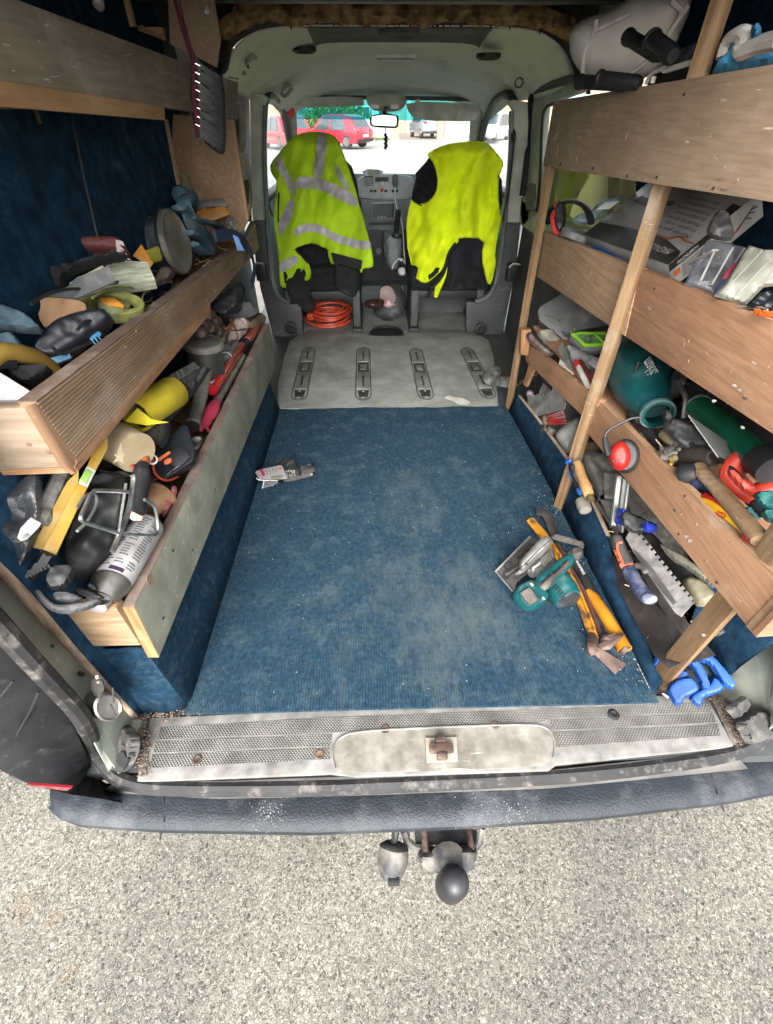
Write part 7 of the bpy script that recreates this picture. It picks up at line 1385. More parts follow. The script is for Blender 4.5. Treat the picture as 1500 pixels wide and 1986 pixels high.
for i in range(60):
    a = A2.lerp(B2, i/60); b = A2.lerp(B2, (i+1)/60); m_ = (a+b)/2+V((-8,6))
    tt.add([Q(*ZM([tuple(q)])[0], pl=(SWP[0]+SWP[1]*.001, SWP[1])) for q in (a, b, m_)], [(0,1,2)])
mk('teeth', tt, STEEL, hsw, kind='stuff', smooth=False)
RO = pm('red_orange_plastic', (.40,.035,.02), (.33,.028,.016), sc=12, r=.45, bump=.1, dust=.15, dcol=(.35,.15,.12), dsc=24)
hp_ = [Q(*p, pl=(SWP[0]+SWP[1]*.008, SWP[1])) for p in ZM([(1125,1225),(1180,1130),(1240,1100),(1330,1115),(1450,1180),(1560,1250),(1560,1340),(1400,1365),(1345,1420),(1290,1400),(1210,1330)])]
mk('handle_loop', G().tube(smooth3(hp_+[hp_[0]], 2)[:-1], .019, 10, flat=.8, closed=True), RO, hsw)
pf('handle_cheek', ZM([(1095,1210),(1130,1180),(1180,1210),(1280,1320),(1390,1360),(1395,1410),(1340,1440),(1280,1420),(1200,1350),(1130,1270)]), None, .018, RO, hsw, x=.672, edge=6, sm=2)
ck = T('chisel', 'yellow and red insulated screwdriver with a red hexagon mark, beside the wooden hammer handle', 'screwdriver', Q(1400,990,x=.655))
cq = CV(1240, 950, 4.727)
mk('yellow_handle', sheet(cq([(535,100),(560,70),(600,75),(700,130),(840,240),(960,340),(1030,410),(980,430),(870,340),(740,240)]), lambda a, b: Q(a, b, x=.648), 8, .02, sm=1), pm('glossy_yellow', (.68,.36,.012), (.6,.30,.01), r=.3, bump=0, dust=.1), ck, bevel=.004)
mk('red_stripe', G().tube(smooth3([Q(*p, x=.660) for p in cq([(600,70),(720,120),(850,215),(960,320),(1060,410)])], 1), .0085, 8), pm('insulator_red', (.42,.01,.015), r=.3), ck)
mk('red_end', cyl(*cq([(985,420),(1050,430)]), [(.008,0),(.011,.2),(.011,.8),(.006,1)], 10, kx=.652), pm('insulator_red', (.42,.01,.015)), ck)
hx = cq([(712,215),(722,202),(775,212),(795,238),(785,255),(735,245)]); mk('hexagon_mark', G().tube([Q(*p, x=.6465) for p in hx], .0011, 4, closed=True), RED, ck)
text('CK', Q(*cq([(732,228)])[0], x=.6468), Q(*cq([(772,234)])[0], x=.6468), (-1,0,0), RED, ck, h=.008, lift=.0006)
mk('screwdriver', sheet(cq([(540,50),(600,18),(660,50),(715,90),(712,125),(640,90),(560,65)]), lambda a, b: Q(a, b, x=.662), 8, .02, sm=1), pm('insulator_red', (.42,.01,.015)), label='red screwdriver handle behind the yellow insulated one', cat='screwdriver', bevel=.004)
pf('yellow_block', cq([(870,395),(945,410),(965,460),(940,470),(880,420)]), None, .01, AMB, x=.66, tag=('small yellow part below the insulated screwdriver', 'part'), edge=5)
tg = T('work_gloves', 'teal rubber-dipped gloves at the near end of the lower right shelf', 'gloves', Q(1480,980,x=.70))
TG = pm('teal_rubber', (.012,.16,.15), (.008,.10,.095), sc=14, r=.5, bump=.4, bsc=120, dust=.3)
for P in ([(1460,960),(1480,950),(1530,955),(1530,990),(1490,992),(1470,980)], [(1475,990),(1500,985),(1530,1000),(1510,1020),(1480,1010)], [(1440,985),(1465,980),(1482,1000),(1470,1010),(1450,1005)]): pf('finger', P, None, .018, TG, tg, x=.69, edge=6, wr=.003)
pf('cloth', ZM([(1280,1480),(1350,1440),(1420,1500),(1450,1560),(1400,1620),(1330,1560)]), None, .02, BCLOTH, x=.69, tag=('black cloth below the red saw handle', 'cloth'), wr=.008)
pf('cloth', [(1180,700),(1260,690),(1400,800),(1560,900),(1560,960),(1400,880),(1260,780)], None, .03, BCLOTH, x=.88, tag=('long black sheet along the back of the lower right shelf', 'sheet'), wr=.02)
# --- side bin under the lower board
nt1 = T('notched_trowel', 'small notched steel trowel leaning over the side bin near the far post', 'trowel', Q(*ZL([(280,950)])[0], x=.64))
np_ = [(135,870)]
x0, y0, x1, y1 = 135, 870, 430, 815
for i in range(9):
    u = i/9; w = 1/9; a = (x0+(x1-x0)*u, y0+(y1-y0)*u); b = (x0+(x1-x0)*(u+w*.5), y0+(y1-y0)*(u+w*.5)); np_ += [(a[0], a[1]-12), (b[0], b[1]-12), (b[0], b[1]+8), (x0+(x1-x0)*(u+w), y0+(y1-y0)*(u+w)+8)]
mk('blade', sheet(ZL(np_+[(500,830),(560,930),(550,1000),(370,1050),(135,1105)]), lambda a, b: Q(a, b, x=.640), 14, .0015), pm('pale_steel', (.40,.39,.37)), nt1)
mk('second_blade', sheet(ZL([(255,835),(310,710),(400,800),(390,830)]), lambda a, b: Q(a, b, x=.66), 14, .002), pm('pale_steel', (.40,.39,.37)), label='pale grey pointed scraper behind the small notched trowel', cat='scraper')
pf('pinkish_knob', ZL([(120,820),(140,790),(180,788),(208,820),(212,860),(180,870),(130,862)]), None, .02, pm('mauve_knob', (.24,.20,.21), r=.5), x=.66, tag=('mauve grey rounded handle end by the small notched trowel', 'handle'), edge=5)
rb = T('paint_brush', 'paint brush with stiff red and white bristles in the side bin', 'brush', Q(*ZL([(450,1090)])[0], x=.66))
rr2 = random.Random(4)
for i in range(44):
    t = i/43; a = (362+20*t, 1062+110*t); b = (520+55*t+rr2.uniform(-10,8), 975+190*t+rr2.uniform(-8,8))
    mk('bristle_tuft', G().tube([Q(*p, x=.655-.008*rr2.random()) for p in ZL([a, b])], [.0022,.0014], 5), (RED if i % 3 else pm('pinkish_white', (.42,.34,.33))), rb)
pf('block', ZL([(300,1085),(330,1060),(362,1058),(385,1170),(330,1180),(308,1140)]), None, .014, pm('worn_wood_block', (.20,.13,.08)), rb, x=.655, edge=4, sm=1)
mk('disc', G().lathe([(.010,-.02),(.018,-.018),(.020,0),(.018,.003),(.001,.003)], 20, Matrix.Translation(Q(*ZL([(335,1210)])[0], x=.648)) @ Matrix.Rotation(-1.2, 4, 'Y')), BLKD, label='small black round cap below the red brush', cat='cap')
mk('disc', G().lathe([(.010,-.02),(.016,-.018),(.017,0),(.015,.003),(.001,.003)], 20, Matrix.Translation(Q(*ZL([(415,1215)])[0], x=.66)) @ Matrix.Rotation(-1.2, 4, 'Y')), pm('drab_cap', (.10,.095,.085)), label='small drab round cap next to the black one', cat='cap')
pf('bucket', ZL([(440,1290),(500,1220),(620,1130),(720,1080),(700,1250),(640,1400),(580,1520),(500,1400)]), None, .04, pm('rust_stained_grey', (.21,.215,.20), (.16,.08,.04), sc=6, r=.7, lo=.30, hi=.45, dust=.2), x=.70, tag=('pale grey plastic tub with rust stains in the side bin', 'tub'), edge=18, sm=1)
pf('dust_pan', ZL([(720,1500),(800,1470),(950,1460),(1020,1560),(1120,1740),(1000,1960),(900,1960),(840,1800),(740,1580)]), None, .03, pm('olive_grey_plastic', (.125,.125,.11), (.09,.09,.08), r=.5, dust=.3), x=.735, tag=('olive grey plastic trough standing behind the wooden trowel handle', 'trough'), edge=16, sm=1)
pf('bin_back', Z3([(395,380),(600,380),(760,560),(960,840),(1040,1040),(940,1000),(700,860),(640,700),(560,560)]), None, .02, pm('olive_dark_plastic', (.07,.07,.06), r=.5, dust=.2), x=.80, tag=('dark olive plastic sheet lining the side bin', 'sheet'), edge=16, sm=1)
th = T('trowel', 'trowel with a turned pale wooden handle and brass ferrule standing in the side bin', 'trowel', Q(*Z3([(440,660)])[0], x=.64))
mk('handle', cyl(*Z3([(355,440),(432,640)]), [(.006,0),(.014,.03),(.016,.15),(.014,.5),(.017,.75),(.014,.97),(.010,1)], 18, kx=.622), wood('turned_beech', (.46,.27,.12), (.40,.23,.10), 'Z', dust=.08, grain=.3, scr=.2), th)
mk('ferrule', cyl(*Z3([(432,632),(440,662)]), [(.011,0),(.011,1)], 16, kx=.622), pm('brass', (.4,.33,.16)), th)
mk('tang', G().tube(smooth3([Q(*p, x=.635) for p in Z3([(440,655),(475,665),(490,650),(470,622),(445,622)])], 1), .004, 6), BLK, th)
mk('shank', G().tube([Q(*p, x=.655) for p in Z3([(468,670),(530,760),(590,850)])], .006, 7), STEELD, th)
bt = T('rubber_float', 'blue and black rubber-gripped handle crossing the middle post', 'trowel handle', Q(*Z3([(330,500)])[0], x=.62))
pf('black_grip', Z3([(300,450),(340,440),(360,480),(395,600),(380,615),(350,590),(325,520)]), None, .014, BLK, bt, x=.61, edge=5)
pf('blue_top', Z3([(288,432),(300,418),(325,418),(336,436),(320,455),(292,452)]), None, .014, BLUE, bt, x=.60, edge=4)
pf('blue_edge', Z3([(305,460),(318,470),(332,550),(322,548),(308,500)]), None, .008, BLUE, bt, x=.597, edge=3)
pf('blue_foot', Z3([(350,590),(385,585),(398,630),(368,634)]), None, .012, BLUE, bt, x=.61, edge=3)
mk('stub', cyl(*Z3([(380,650),(412,730)]), [(.010,0),(.019,.15),(.021,.6),(.018,.9),(.008,1)], 14, kx=.632), pm('dried_clay_grey', (.20,.19,.165), (.15,.14,.12), r=.9, dust=.1), label='rounded clay-grey handle end below the turned wooden one', cat='handle')
sl('slate_block', Z3([(515,500),(600,505),(600,660),(520,650),(510,560)]), .02, pm('plastered_dark', (.10,.095,.085), (.05,.05,.045), sc=24, dust=.5), x=.71, tag=('dark plastered hawk board beside the aluminium square', 'board'))
sl('slate_block', Z3([(490,655),(600,660),(590,860),(520,720)]), .01, pm('plastered_dark', (.10,.095,.085)), x=.70, tag=('lower plastered board below the hawk board', 'board'))
sq_ = T('straight_edge', 'aluminium straight edge with a royal blue end block standing in the side bin', 'straight edge', Q(*Z3([(610,700)])[0], x=.68))
mk('bar', G().slab([Q(*p, x=.665) for p in Z3([(608,515),(655,560),(618,850),(572,820)])], (.006,0,0)), pm('aluminium', (.42,.43,.42), (.32,.33,.32), r=.4, met=.8, dust=.3), sq_, bevel=.001)
mk('bar_flange', G().slab([Q(*p, x=.662) for p in Z3([(608,515),(618,520),(582,822),(572,820)])], (-.012,0,0)), pm('aluminium', (.42,.43,.42)), sq_)
mk('blue_block', G().slab([Q(*p, x=.652) for p in Z3([(590,708),(628,715),(612,808),(575,795)])], (.014,0,0)), pm('royal_blue', (.012,.03,.30), r=.35, bump=0), sq_, bevel=.002)
for p in ((601,738),(596,772)): mk('rivet', G().lathe([(.003,0),(.003,.002),(.001,.003)], 8, Matrix.Translation(Q(*Z3([p])[0], x=.6515)) @ Matrix.Rotation(pi, 4, 'Z')), CHR, sq_)
kn = T('scraper', 'black scraper with a royal blue rounded end and a screw, in the side bin', 'scraper', Q(*Z3([(720,780)])[0], x=.68))
pf('black_body', Z3([(615,720),(650,715),(680,740),(760,770),(780,800),(750,850),(700,860),(640,830),(612,790)]), None, .018, BLKD, kn, x=.675, edge=7, sm=1)
pf('blue_end', Z3([(742,790),(765,780),(800,788),(825,805),(826,830),(800,850),(755,848),(740,830)]), None, .014, pm('royal_blue', (.012,.03,.30)), kn, x=.665, edge=5)
mk('screw', G().lathe([(.006,0),(.006,.003),(.002,.004)], 10, Matrix.Translation(Q(*Z3([(733,812)])[0], x=.655)) @ Matrix.Rotation(pi, 4, 'Z')), CHR, kn)
# large notched trowel
bn = T('notched_trowel', 'large plaster-crusted notched trowel with a dusty blue handle in the side bin', 'trowel', Q(*ZK([(700,800)])[0], x=.66))
BP = P3(Q(*ZK([(430,490)])[0], x=.655), Q(*ZK([(1040,1365)])[0], x=.645), Q(*ZK([(1195,1200)])[0], x=.675))
pts = [(430,490)]
tp0, tp1 = V((545,390)), V((1190,1195)); n = 14
pts += [(460,495),(445,465),(480,475),(495,445),(455,435)] if False else [(425,485),(455,430),(485,400),(500,375)]
dirv = (tp1-tp0).normalized(); nrm = V((dirv.y, -dirv.x))
for i in range(n):
    a = tp0.lerp(tp1, i/n); b = tp0.lerp(tp1, (i+.5)/n); c_ = tp0.lerp(tp1, (i+1)/n)
    pts += [tuple(a+nrm*16), tuple(b+nrm*16), tuple(b-nrm*16), tuple(c_-nrm*16)]
pts += [(1195,1195),(1045,1362),(980,1320),(700,920),(520,650)]
mk('blade', sheet(ZK(pts), lambda a, b: Q(a, b, pl=BP), 12, .0016), pm('plaster_crusted_steel', (.30,.285,.28), (.20,.195,.19), sc=30, r=.8, met=.1, bump=.5, bsc=120, dust=.5, dcol=(.5,.48,.46), dsc=22), bn)
BPu = (BP[0]+(BP[1] if BP[1].dot(CAM-BP[0]) > 0 else -BP[1])*.012, BP[1])
mk('spine', sheet(ZK([(500,600),(540,620),(760,860),(1000,1210),(960,1230),(700,900)]), lambda a, b: Q(a, b, pl=(BP[0]+(BPu[0]-BP[0])*.4, BP[1])), 16, .008), pm('aluminium', (.42,.43,.42)), bn, bevel=.002)
BPh = (BP[0]+(BPu[0]-BP[0])*3.2, BP[1])
mk('handle', puff(ZK([(390,850),(430,815),(520,790),(560,840),(620,960),(700,1070),(770,1120),(782,1165),(740,1210),(670,1225),(600,1200),(540,1130),(460,1010),(400,910)]), BPh, .020, 3.5, edge=12, sm=1, back=.8), pm('dusty_blue_rubber', (.045,.06,.14), (.03,.042,.10), sc=14, r=.55, bump=.3, dust=.55, dcol=(.33,.32,.34), dsc=24), bn)
mk('handle_cap', puff(ZK([(600,1130),(660,1100),(740,1105),(782,1140),(780,1180),(720,1215),(650,1222),(605,1190)]), (BPh[0]+(BPu[0]-BP[0])*1.2, BP[1]), .010, 3.5, edge=8, sm=1), pm('blue_cap_smeared', (.06,.10,.27), (.2,.22,.3), sc=40, r=.35, bump=.2, lo=.5, hi=.7), bn)
mk('bracket', G().tube(smooth3([Q(*p, pl=BPu) for p in ZK([(540,790),(620,800),(650,860)])], 1), .007, 7), pm('aluminium', (.42,.43,.42)), bn)
fk = T('soft_grip_knife', 'charcoal soft-grip knife with an orange inset, lying next to the dusty blue handle', 'knife', Q(*ZK([(380,620)])[0], x=.65))
FP = pv(*ZK([(380,620)])[0], x=.640, up=.5)
mk('grip', puff(ZK([(245,490),(255,455),(310,430),(370,440),(400,500),(450,620),(520,760),(500,790),(400,828),(370,800),(320,690),(270,590)]), FP, .020, 3.5, edge=10, sm=1), pm('charcoal_rubber', (.045,.043,.043), (.035,.033,.033), r=.65, dust=.25), fk)
mk('orange_band', sheet(ZK([(350,770),(400,735),(440,745),(520,765),(500,785),(400,828),(375,815)]), lambda a, b: Q(a, b, pl=(FP[0]+FP[1]*.016, FP[1])), 6, .006, sm=1), pm('salmon_orange', (.66,.12,.05), r=.5, bump=0), fk)
mk('orange_inset', G().tube(smooth3([Q(*p, pl=(FP[0]+FP[1]*.020, FP[1])) for p in ZK([(390,530),(350,530),(325,560),(340,640),(380,730),(400,760)])], 2), .0032, 6), pm('salmon_orange', (.66,.12,.05)), fk)
text('TASTOR', Q(*ZK([(302,612)])[0], pl=(FP[0]+FP[1]*.021, FP[1])), Q(*ZK([(365,745)])[0], pl=(FP[0]+FP[1]*.021, FP[1])), FP[1], pm('salmon_orange', (.66,.12,.05)), fk, h=.013, lift=0)
# two hand saws with blue handles
SB = pm('tarnished_blade', (.065,.058,.056), (.035,.033,.033), sc=10, r=.5, met=.5, bump=.2, dust=.4, dcol=(.17,.15,.14), dsc=12)
cq4 = CV(940, 950, 2.679)
BLP = pm('bright_blue_plastic', (.011,.068,.28), (.008,.052,.23), sc=8, r=.5, bump=.05, dust=.2, dcol=(.08,.14,.28), dsc=30)
for k, (bl_, zz, lab) in enumerate(((([(560,225),(650,318),(1010,735),(1085,860),(960,930),(880,860),(740,600)], .664, 'hand saw with a tarnished blade and blue handle, the one nearer the aisle')),
                                    (([(830,235),(900,330),(1050,680),(1200,860),(1080,900),(1020,760),(880,560),(800,400)], .70, 'hand saw with a dark blade and blue handle, the one nearer the van side')))):
    s_ = T('hand_saw', lab, 'saw', Q(*cq4([(1000,900)])[0], x=zz), 'blue-handled hand saws in the side bin')
    PLs = P3(Q(*cq4([bl_[0]])[0], x=zz+.0), Q(*cq4([(1000,760)])[0], x=zz+.012), Q(*cq4([(960,930)])[0], x=zz-.004))
    mk('blade', sheet(cq4(bl_), lambda a, b: Q(a, b, pl=PLs), 20, .0014), SB, s_)
SH = CV(1150, 1150, 4.226)
for k, s_ in enumerate([o for o in bpy.data.objects if o.name.startswith('hand_saw') and 'blue handle' in o.get('label', '')]):
    dx, dy = ((0,0) if k == 0 else (205,-30)); hpnt = Q(*SH([(800+dx,720+dy)])[0], z=.06+.02*k)
    nH = ((CAM-hpnt).normalized()+V((.1,0,.3))).normalized()
    if k == 0: loop = [(500,560),(530,480),(590,450),(640,470),(720,480),(800,540),(880,560),(940,680),(960,780),(930,805),(880,790),(790,820),(700,830),(650,800),(600,780)]
    else: loop = [(860,520),(900,480),(960,500),(1030,560),(1100,640),(1160,730),(1140,785),(1080,780),(1000,800),(920,850),(850,850),(800,850),(900,750),(950,680)]
    H = [Q(*p, pl=(hpnt, nH)) for p in SH(loop)]
    if k == 0:
        mk('handle_loop', puff(SH([(760,520),(830,530),(880,570),(930,660),(965,760),(955,805),(915,810),(880,790),(850,700),(800,600),(750,590)]), (hpnt, nH), .020, 4, edge=6, sm=1), BLP, s_)
        mk('handle_grip', puff(SH([(600,790),(640,730),(720,690),(820,685),(880,790),(840,830),(740,870),(735,910),(700,928),(660,915),(635,870)]), (hpnt, nH), .018, 4, edge=7, sm=1), BLP, s_)
        mk('handle_horn', puff(SH([(498,580),(505,520),(545,470),(600,440),(625,455),(600,500),(560,560),(520,600)]), (hpnt, nH), .016, 4, edge=5, sm=1), BLP, s_)
        mk('handle_back', puff(SH([(640,680),(760,610),(800,690),(680,740)]), (hpnt-nH*.01, nH), .012, 4, edge=6, sm=1), BLP, s_)
    else:
        mk('handle_loop', puff(SH([(850,520),(900,480),(980,510),(1060,600),(1140,690),(1168,750),(1155,790),(1110,790),(1060,760),(1010,680),(940,580),(870,570)]), (hpnt, nH), .020, 4, edge=6, sm=1), BLP, s_)
        mk('handle_grip', puff(SH([(775,855),(850,800),(960,740),(960,690),(1020,690),(1090,780),(1020,830),(900,860),(900,920),(860,935),(820,910)]), (hpnt-nH*.004, nH), .016, 4, edge=7, sm=1), BLP, s_)
        mk('dark_gap', puff(SH([(880,570),(940,590),(990,680),(960,710),(900,650)]), (hpnt-nH*.02, nH), .004, 5, edge=4, sm=1), pm('gap_shade', (.02,.035,.03)), s_)  # dark pad coloured as the shade inside the handle opening
sl('paper_scrap', SH([(565,825),(580,818),(628,850),(615,866)]), .002, WHT, z=.012, tag=('small white paper scrap by the foot of the near post', 'paper'))
pf('white_tub', Z4([(1020,470),(1060,448),(1130,470),(1200,540),(1215,580),(1120,620),(1050,560)]), None, .04, pm('cream_plastic', (.24,.22,.145), (.20,.18,.12), r=.5, dust=.2), x=.735, tag=('cream plastic tub behind the large notched trowel', 'tub'), edge=14, sm=1)
pf('canvas', Z4([(900,270),(960,300),(1080,370),(1180,470),(1200,520),(1130,470),(1060,420),(960,360)]), None, .02, pm('pale_canvas', (.18,.175,.13), r=.9, bump=.4), x=.74, tag=('pale grey-green canvas strip under the lower right board', 'canvas'), edge=8)
mk('dark_rod', cyl(*Z4([(840,240),(1050,470)]), [(.016,0),(.018,.1),(.018,1)], 12, kx=.725), BLKD, label='dark round rod between the notched trowel and the canvas', cat='rod')
pf('rag', Z4([(1180,760),(1220,700),(1300,670),(1350,690),(1340,720),(1260,760)]), None, .02, pm('grey_mixed_rag', (.20,.19,.19), (.08,.07,.07), sc=40, r=.95, bump=.7), z=.12, tag=('grey shredded rag behind the near post', 'rag'), wr=.01)
# --- window side: hanging seat-belt strip and cloth beyond the glass
# ================================================================= THINGS ON THE LOAD FLOOR
ZS = CV(950, 970, 5.0)
def zt(nm, poly, z, th, m, par, sm=1, sp=6, bevel=.002, tilt=(0,0,1)):
    return mk(nm, sheet(ZS(poly), lambda a, b: Q(a, b, pl=(V((0,0,z)) if tilt == (0,0,1) else Q(*ctr(ZS(poly)), z=z), V(tilt))), sp, th, sm=sm), m, par, bevel=bevel)
cs = T('circular_saw', 'teal and silver circular saw lying on the carpet across a yellow bar', 'circular saw', Q(1050,1110,z=.02))
ALU = pm('cast_aluminium', (.44,.44,.42), (.28,.28,.27), sc=16, r=.36, met=.8, bump=.2, bsc=60, dust=.35, dcol=(.3,.27,.23), dsc=18)
TEAL2 = pm('teal_saw_plastic', (.006,.075,.083), (.005,.058,.066), sc=7, r=.4, bump=.1, dust=.3, dcol=(.16,.22,.20), dsc=20)
GRIP = pm('worn_rubber_grip', (.07,.062,.058), (.04,.036,.034), sc=14, r=.7, bump=.5, bsc=120, dust=.5, dcol=(.19,.16,.14), dsc=16)
def qz(p, z): return Q(*ZS([p])[0], z=z)
# base plate stands on its edge, tipped up to the left
PB = P3(qz((60,690),.03), qz((390,355),.05), qz((230,880),.012)); PB = (PB[0], V((-.45,-.35,.82)).normalized())
bp_ = [(55,690),(390,352),(470,385),(520,470),(480,640),(330,740),(265,800),(235,885),(215,880)]
mk('base_plate', sheet(ZS(bp_), lambda a, b: Q(a, b, pl=(qz((200,620),.045), PB[1])), 12, .004), STEELD, cs, bevel=.001)
mk('plate_rim', G().tube([Q(*p, pl=(qz((200,620),.048), PB[1])) for p in ZS([(395,352),(58,690),(225,885)])], .0036, 6), ALU, cs)
for (x, y, r_) in ((185,650,.014),(300,560,.008),(160,740,.009),(380,480,.010)):
    c_ = Q(*ZS([(x,y)])[0], pl=(qz((200,620),.05), PB[1])); mk('dark_socket', G().lathe([(r_,0),(r_,.006),(r_*.7,.006),(r_*.6,.001),(.001,.001)], 16, FR(c_, c_+PB[1])[0]), BLK, cs)
for (A, B, r_) in (((240,560),(420,420),.005), ((150,720),(280,640),.006), ((380,430),(420,520),.006), ((250,700),(330,640),.007)):
    mk('bracket', G().tube([Q(*p, pl=(qz((200,620),.056), PB[1])) for p in ZS([A, B])], r_, 6), STEELD, cs)
mk('blade_guard', puff(ZS([(280,640),(290,600),(360,520),(440,430),(510,370),(570,352),(615,390),(600,440),(520,520),(420,610),(340,690),(300,690)]), (qz((440,520),.15), V((-.35,-.2,.9)).normalized()), .020, 3.5, edge=9, sm=1, back=1.2), ALU, cs)
mk('guard_seam', G().tube(smooth3([Q(*p, pl=(qz((440,520),.168), V((-.35,-.2,.9)).normalized())) for p in ZS([(305,655),(400,560),(500,460),(590,385)])], 2), .0014, 5), STEELD, cs)
mk('gear_case', puff(ZS([(350,690),(430,620),(560,500),(620,470),(640,560),(600,640),(480,730),(400,760)]), (qz((500,620),.10), V((-.2,-.2,.95)).normalized()), .035, 4, edge=12, sm=1), ALU, cs)
for i in range(5): mk('cooling_fin', G().tube([Q(*p, pl=(qz((500,620),.138), V((-.2,-.2,.95)).normalized())) for p in ZS([(500+i*22,560-i*16),(540+i*20,640-i*20)])], .0030, 5), ALU, cs)
mk('lower_plate', puff(ZS([(205,740),(300,660),(420,620),(360,690),(260,730),(230,750)]), (qz((300,690),.085), V((-.2,-.2,.95)).normalized()), .010, 4, edge=5, sm=1), ALU, cs)
mk('handle_body', puff(ZS([(450,740),(520,690),(620,610),(700,550),(760,525),(815,570),(820,620),(760,680),(700,740),(640,800),(580,860),(520,850),(450,810)]), (qz((620,690),.15), V((.05,-.2,1)).normalized()), .022, 4, edge=9, sm=1, back=1.4), TEAL2, cs)
mk('handle_grip', puff(ZS([(500,800),(560,740),(640,690),(700,620),(750,575),(785,590),(780,620),(700,700),(620,780),(570,860),(530,880),(480,840)]), (qz((620,690),.170), V((.05,-.2,1)).normalized()), .012, 4, edge=8, sm=1, back=.4), GRIP, cs)
mk('battery_mount', puff(ZS([(225,900),(250,850),(300,820),(370,785),(420,790),(480,850),(560,920),(568,970),(520,1030),(440,1060),(370,1065),(300,1020),(240,950)]), (qz((390,930),.055), V((0,-.3,1)).normalized()), .030, 4, edge=8, sm=1, back=1.2), TEAL2, cs)
mk('mount_recess', sheet(ZS([(290,900),(380,840),(430,870),(500,960),(430,1015),(370,1030),(310,970)]), lambda a, b: Q(a, b, pl=(qz((390,930),.088), V((0,-.3,1)).normalized())), 8, .004), pm('dark_teal_recess', (.006,.05,.055)), cs, bevel=.001)
mk('contact_block', sheet(ZS([(300,895),(380,845),(405,860),(475,965),(400,1008),(375,1000)]), lambda a, b: Q(a, b, pl=(qz((390,930),.096), V((0,-.3,1)).normalized())), 8, .008), GRIP, cs, bevel=.002)
for P in ([(395,810),(405,800),(428,825),(420,832)], [(508,945),(518,935),(540,960),(530,968)]): mk('pale_tab', sheet(ZS(P), lambda a, b: Q(a, b, pl=(qz((390,930),.094), V((0,-.3,1)).normalized())), 8, .004), pm('ivory_tab', (.6,.56,.36)), cs)
mk('motor', cyl(*ZS([(640,780),(760,960)]), [(.030,0),(.040,.05),(.042,.6),(.040,.75),(.036,1)], 26, kz=.06), TEAL2, cs)
mk('motor_cap', cyl(*ZS([(735,925),(770,985)]), [(.038,0),(.040,.2),(.030,.9),(.010,1)], 26, kz=.055), BLKD, cs)
mk('front_knob', puff(ZS([(590,345),(640,330),(740,360),(850,395),(910,410),(922,445),(900,480),(860,440),(760,420),(680,400),(600,375)]), (qz((760,400),.12), V((0,-.2,1)).normalized()), .014, 3.5, edge=7, sm=1), GRIP, cs)
mk('lever_pad', puff(ZS([(760,480),(820,460),(880,480),(912,530),(890,570),(840,585),(790,550)]), (qz((840,520),.09), V((0,-.2,1)).normalized()), .022, 4, edge=9, sm=1, wr=.006), GRIP, cs)
# yellow-painted pry bar
YP = pm('chipped_yellow_paint', (.42,.19,.015), (.11,.055,.03), sc=26, r=.5, bump=.3, bsc=80, lo=.38, hi=.46, dust=.15, dcol=(.3,.2,.12))
RSC = pm('rust_scraped_steel', (.115,.075,.062), (.06,.038,.032), sc=34, r=.65, met=.3, bump=.5, bsc=90, dust=.35, dcol=(.22,.18,.16), dsc=40)
pb = T('pry_bar', 'long pry bar with chipped yellow paint and a rusty flat foot, lying on the carpet', 'pry bar', Q(1130,1130,z=.0))
mk('shaft', G().tube([qz(p, z) for p, z in (((395,190),.022),((520,340),.02),((620,470),.02),((760,690),.02),((880,960),.02),((960,1180),.022),((1010,1330),.030))], [.016,.017,.013,.013,.014,.014,.013], 6, flat=.6), YP, pb)
mk('edge_ridge', G().tube([qz(p, .034) for p in ((620,440),(760,680),(900,940),(1000,1200),(1040,1340))], .0035, 5), YP, pb)
mk('side_web', G().tube([qz(p, .022) for p in ((660,430),(800,680),(920,900),(1040,1200),(1090,1360))], .0065, 6), pm('dark_red_rust', (.10,.035,.03), (.06,.03,.028), r=.6, dust=.2), pb)
mk('bend', G().tube(smooth3([qz((1005,1310),.030), qz((1000,1380),.045), qz((985,1430),.052), qz((1010,1480),.040)], 2), .013, 8, flat=.6), RSC, pb)
mk('flat_foot', G().hexa([qz((960,1440),.026), qz((1050,1420),.026), qz((1335,1590),.006), qz((1215,1690),.006)], [qz((960,1440),.040), qz((1050,1420),.042), qz((1335,1590),.012), qz((1215,1690),.012)]), RSC, pb, bevel=.003)
mk('claw', G().tube([qz((1060,1430),.03), qz((1130,1400),.04), qz((1200,1350),.045), qz((1300,1295),.045)], [.010,.015,.012,.004], 6, flat=.5).tube([qz((1090,1420),.03), qz((1140,1340),.045), qz((1215,1295),.045)], [.009,.012,.004], 6, flat=.5), RSC, pb)
# yellow handled bar with dark shaft
yb = T('bolster_bar', 'bar with a smooth amber sleeve and dark curved tip beside the pry bar', 'bar', Q(1190,1180,z=.0))
mk('sleeve', G().tube([qz(p, .020) for p in ((950,880),(1010,950),(1120,1120),(1240,1320),(1310,1450))], [.011,.017,.018,.018,.019], 14), AMB, yb)
mk('end_stub', G().tube([qz((1300,1435),.020), qz((1335,1465),.019)], [.0185,.016], 12), RSC, yb)
mk('dark_shaft', G().tube([qz(p, .018) for p in ((820,610),(900,720),(975,880),(1020,940))], [.012,.014,.016,.014], 10), BLKD, yb)
mk('curved_tip', G().tube(smooth3([qz(p, z) for p, z in (((450,112),.030),((530,120),.030),((580,200),.024),((610,300),.018),((680,400),.014))], 2), .017, 8, flat=.3), STEELD, yb)
mk('tag', G().slab([qz(p, .03) for p in ((832,590),(850,585),(928,715),(905,728))], (0,0,.002)), pm('speckled_tag', (.5,.48,.45), (.12,.12,.12), sc=150, r=.7), yb)
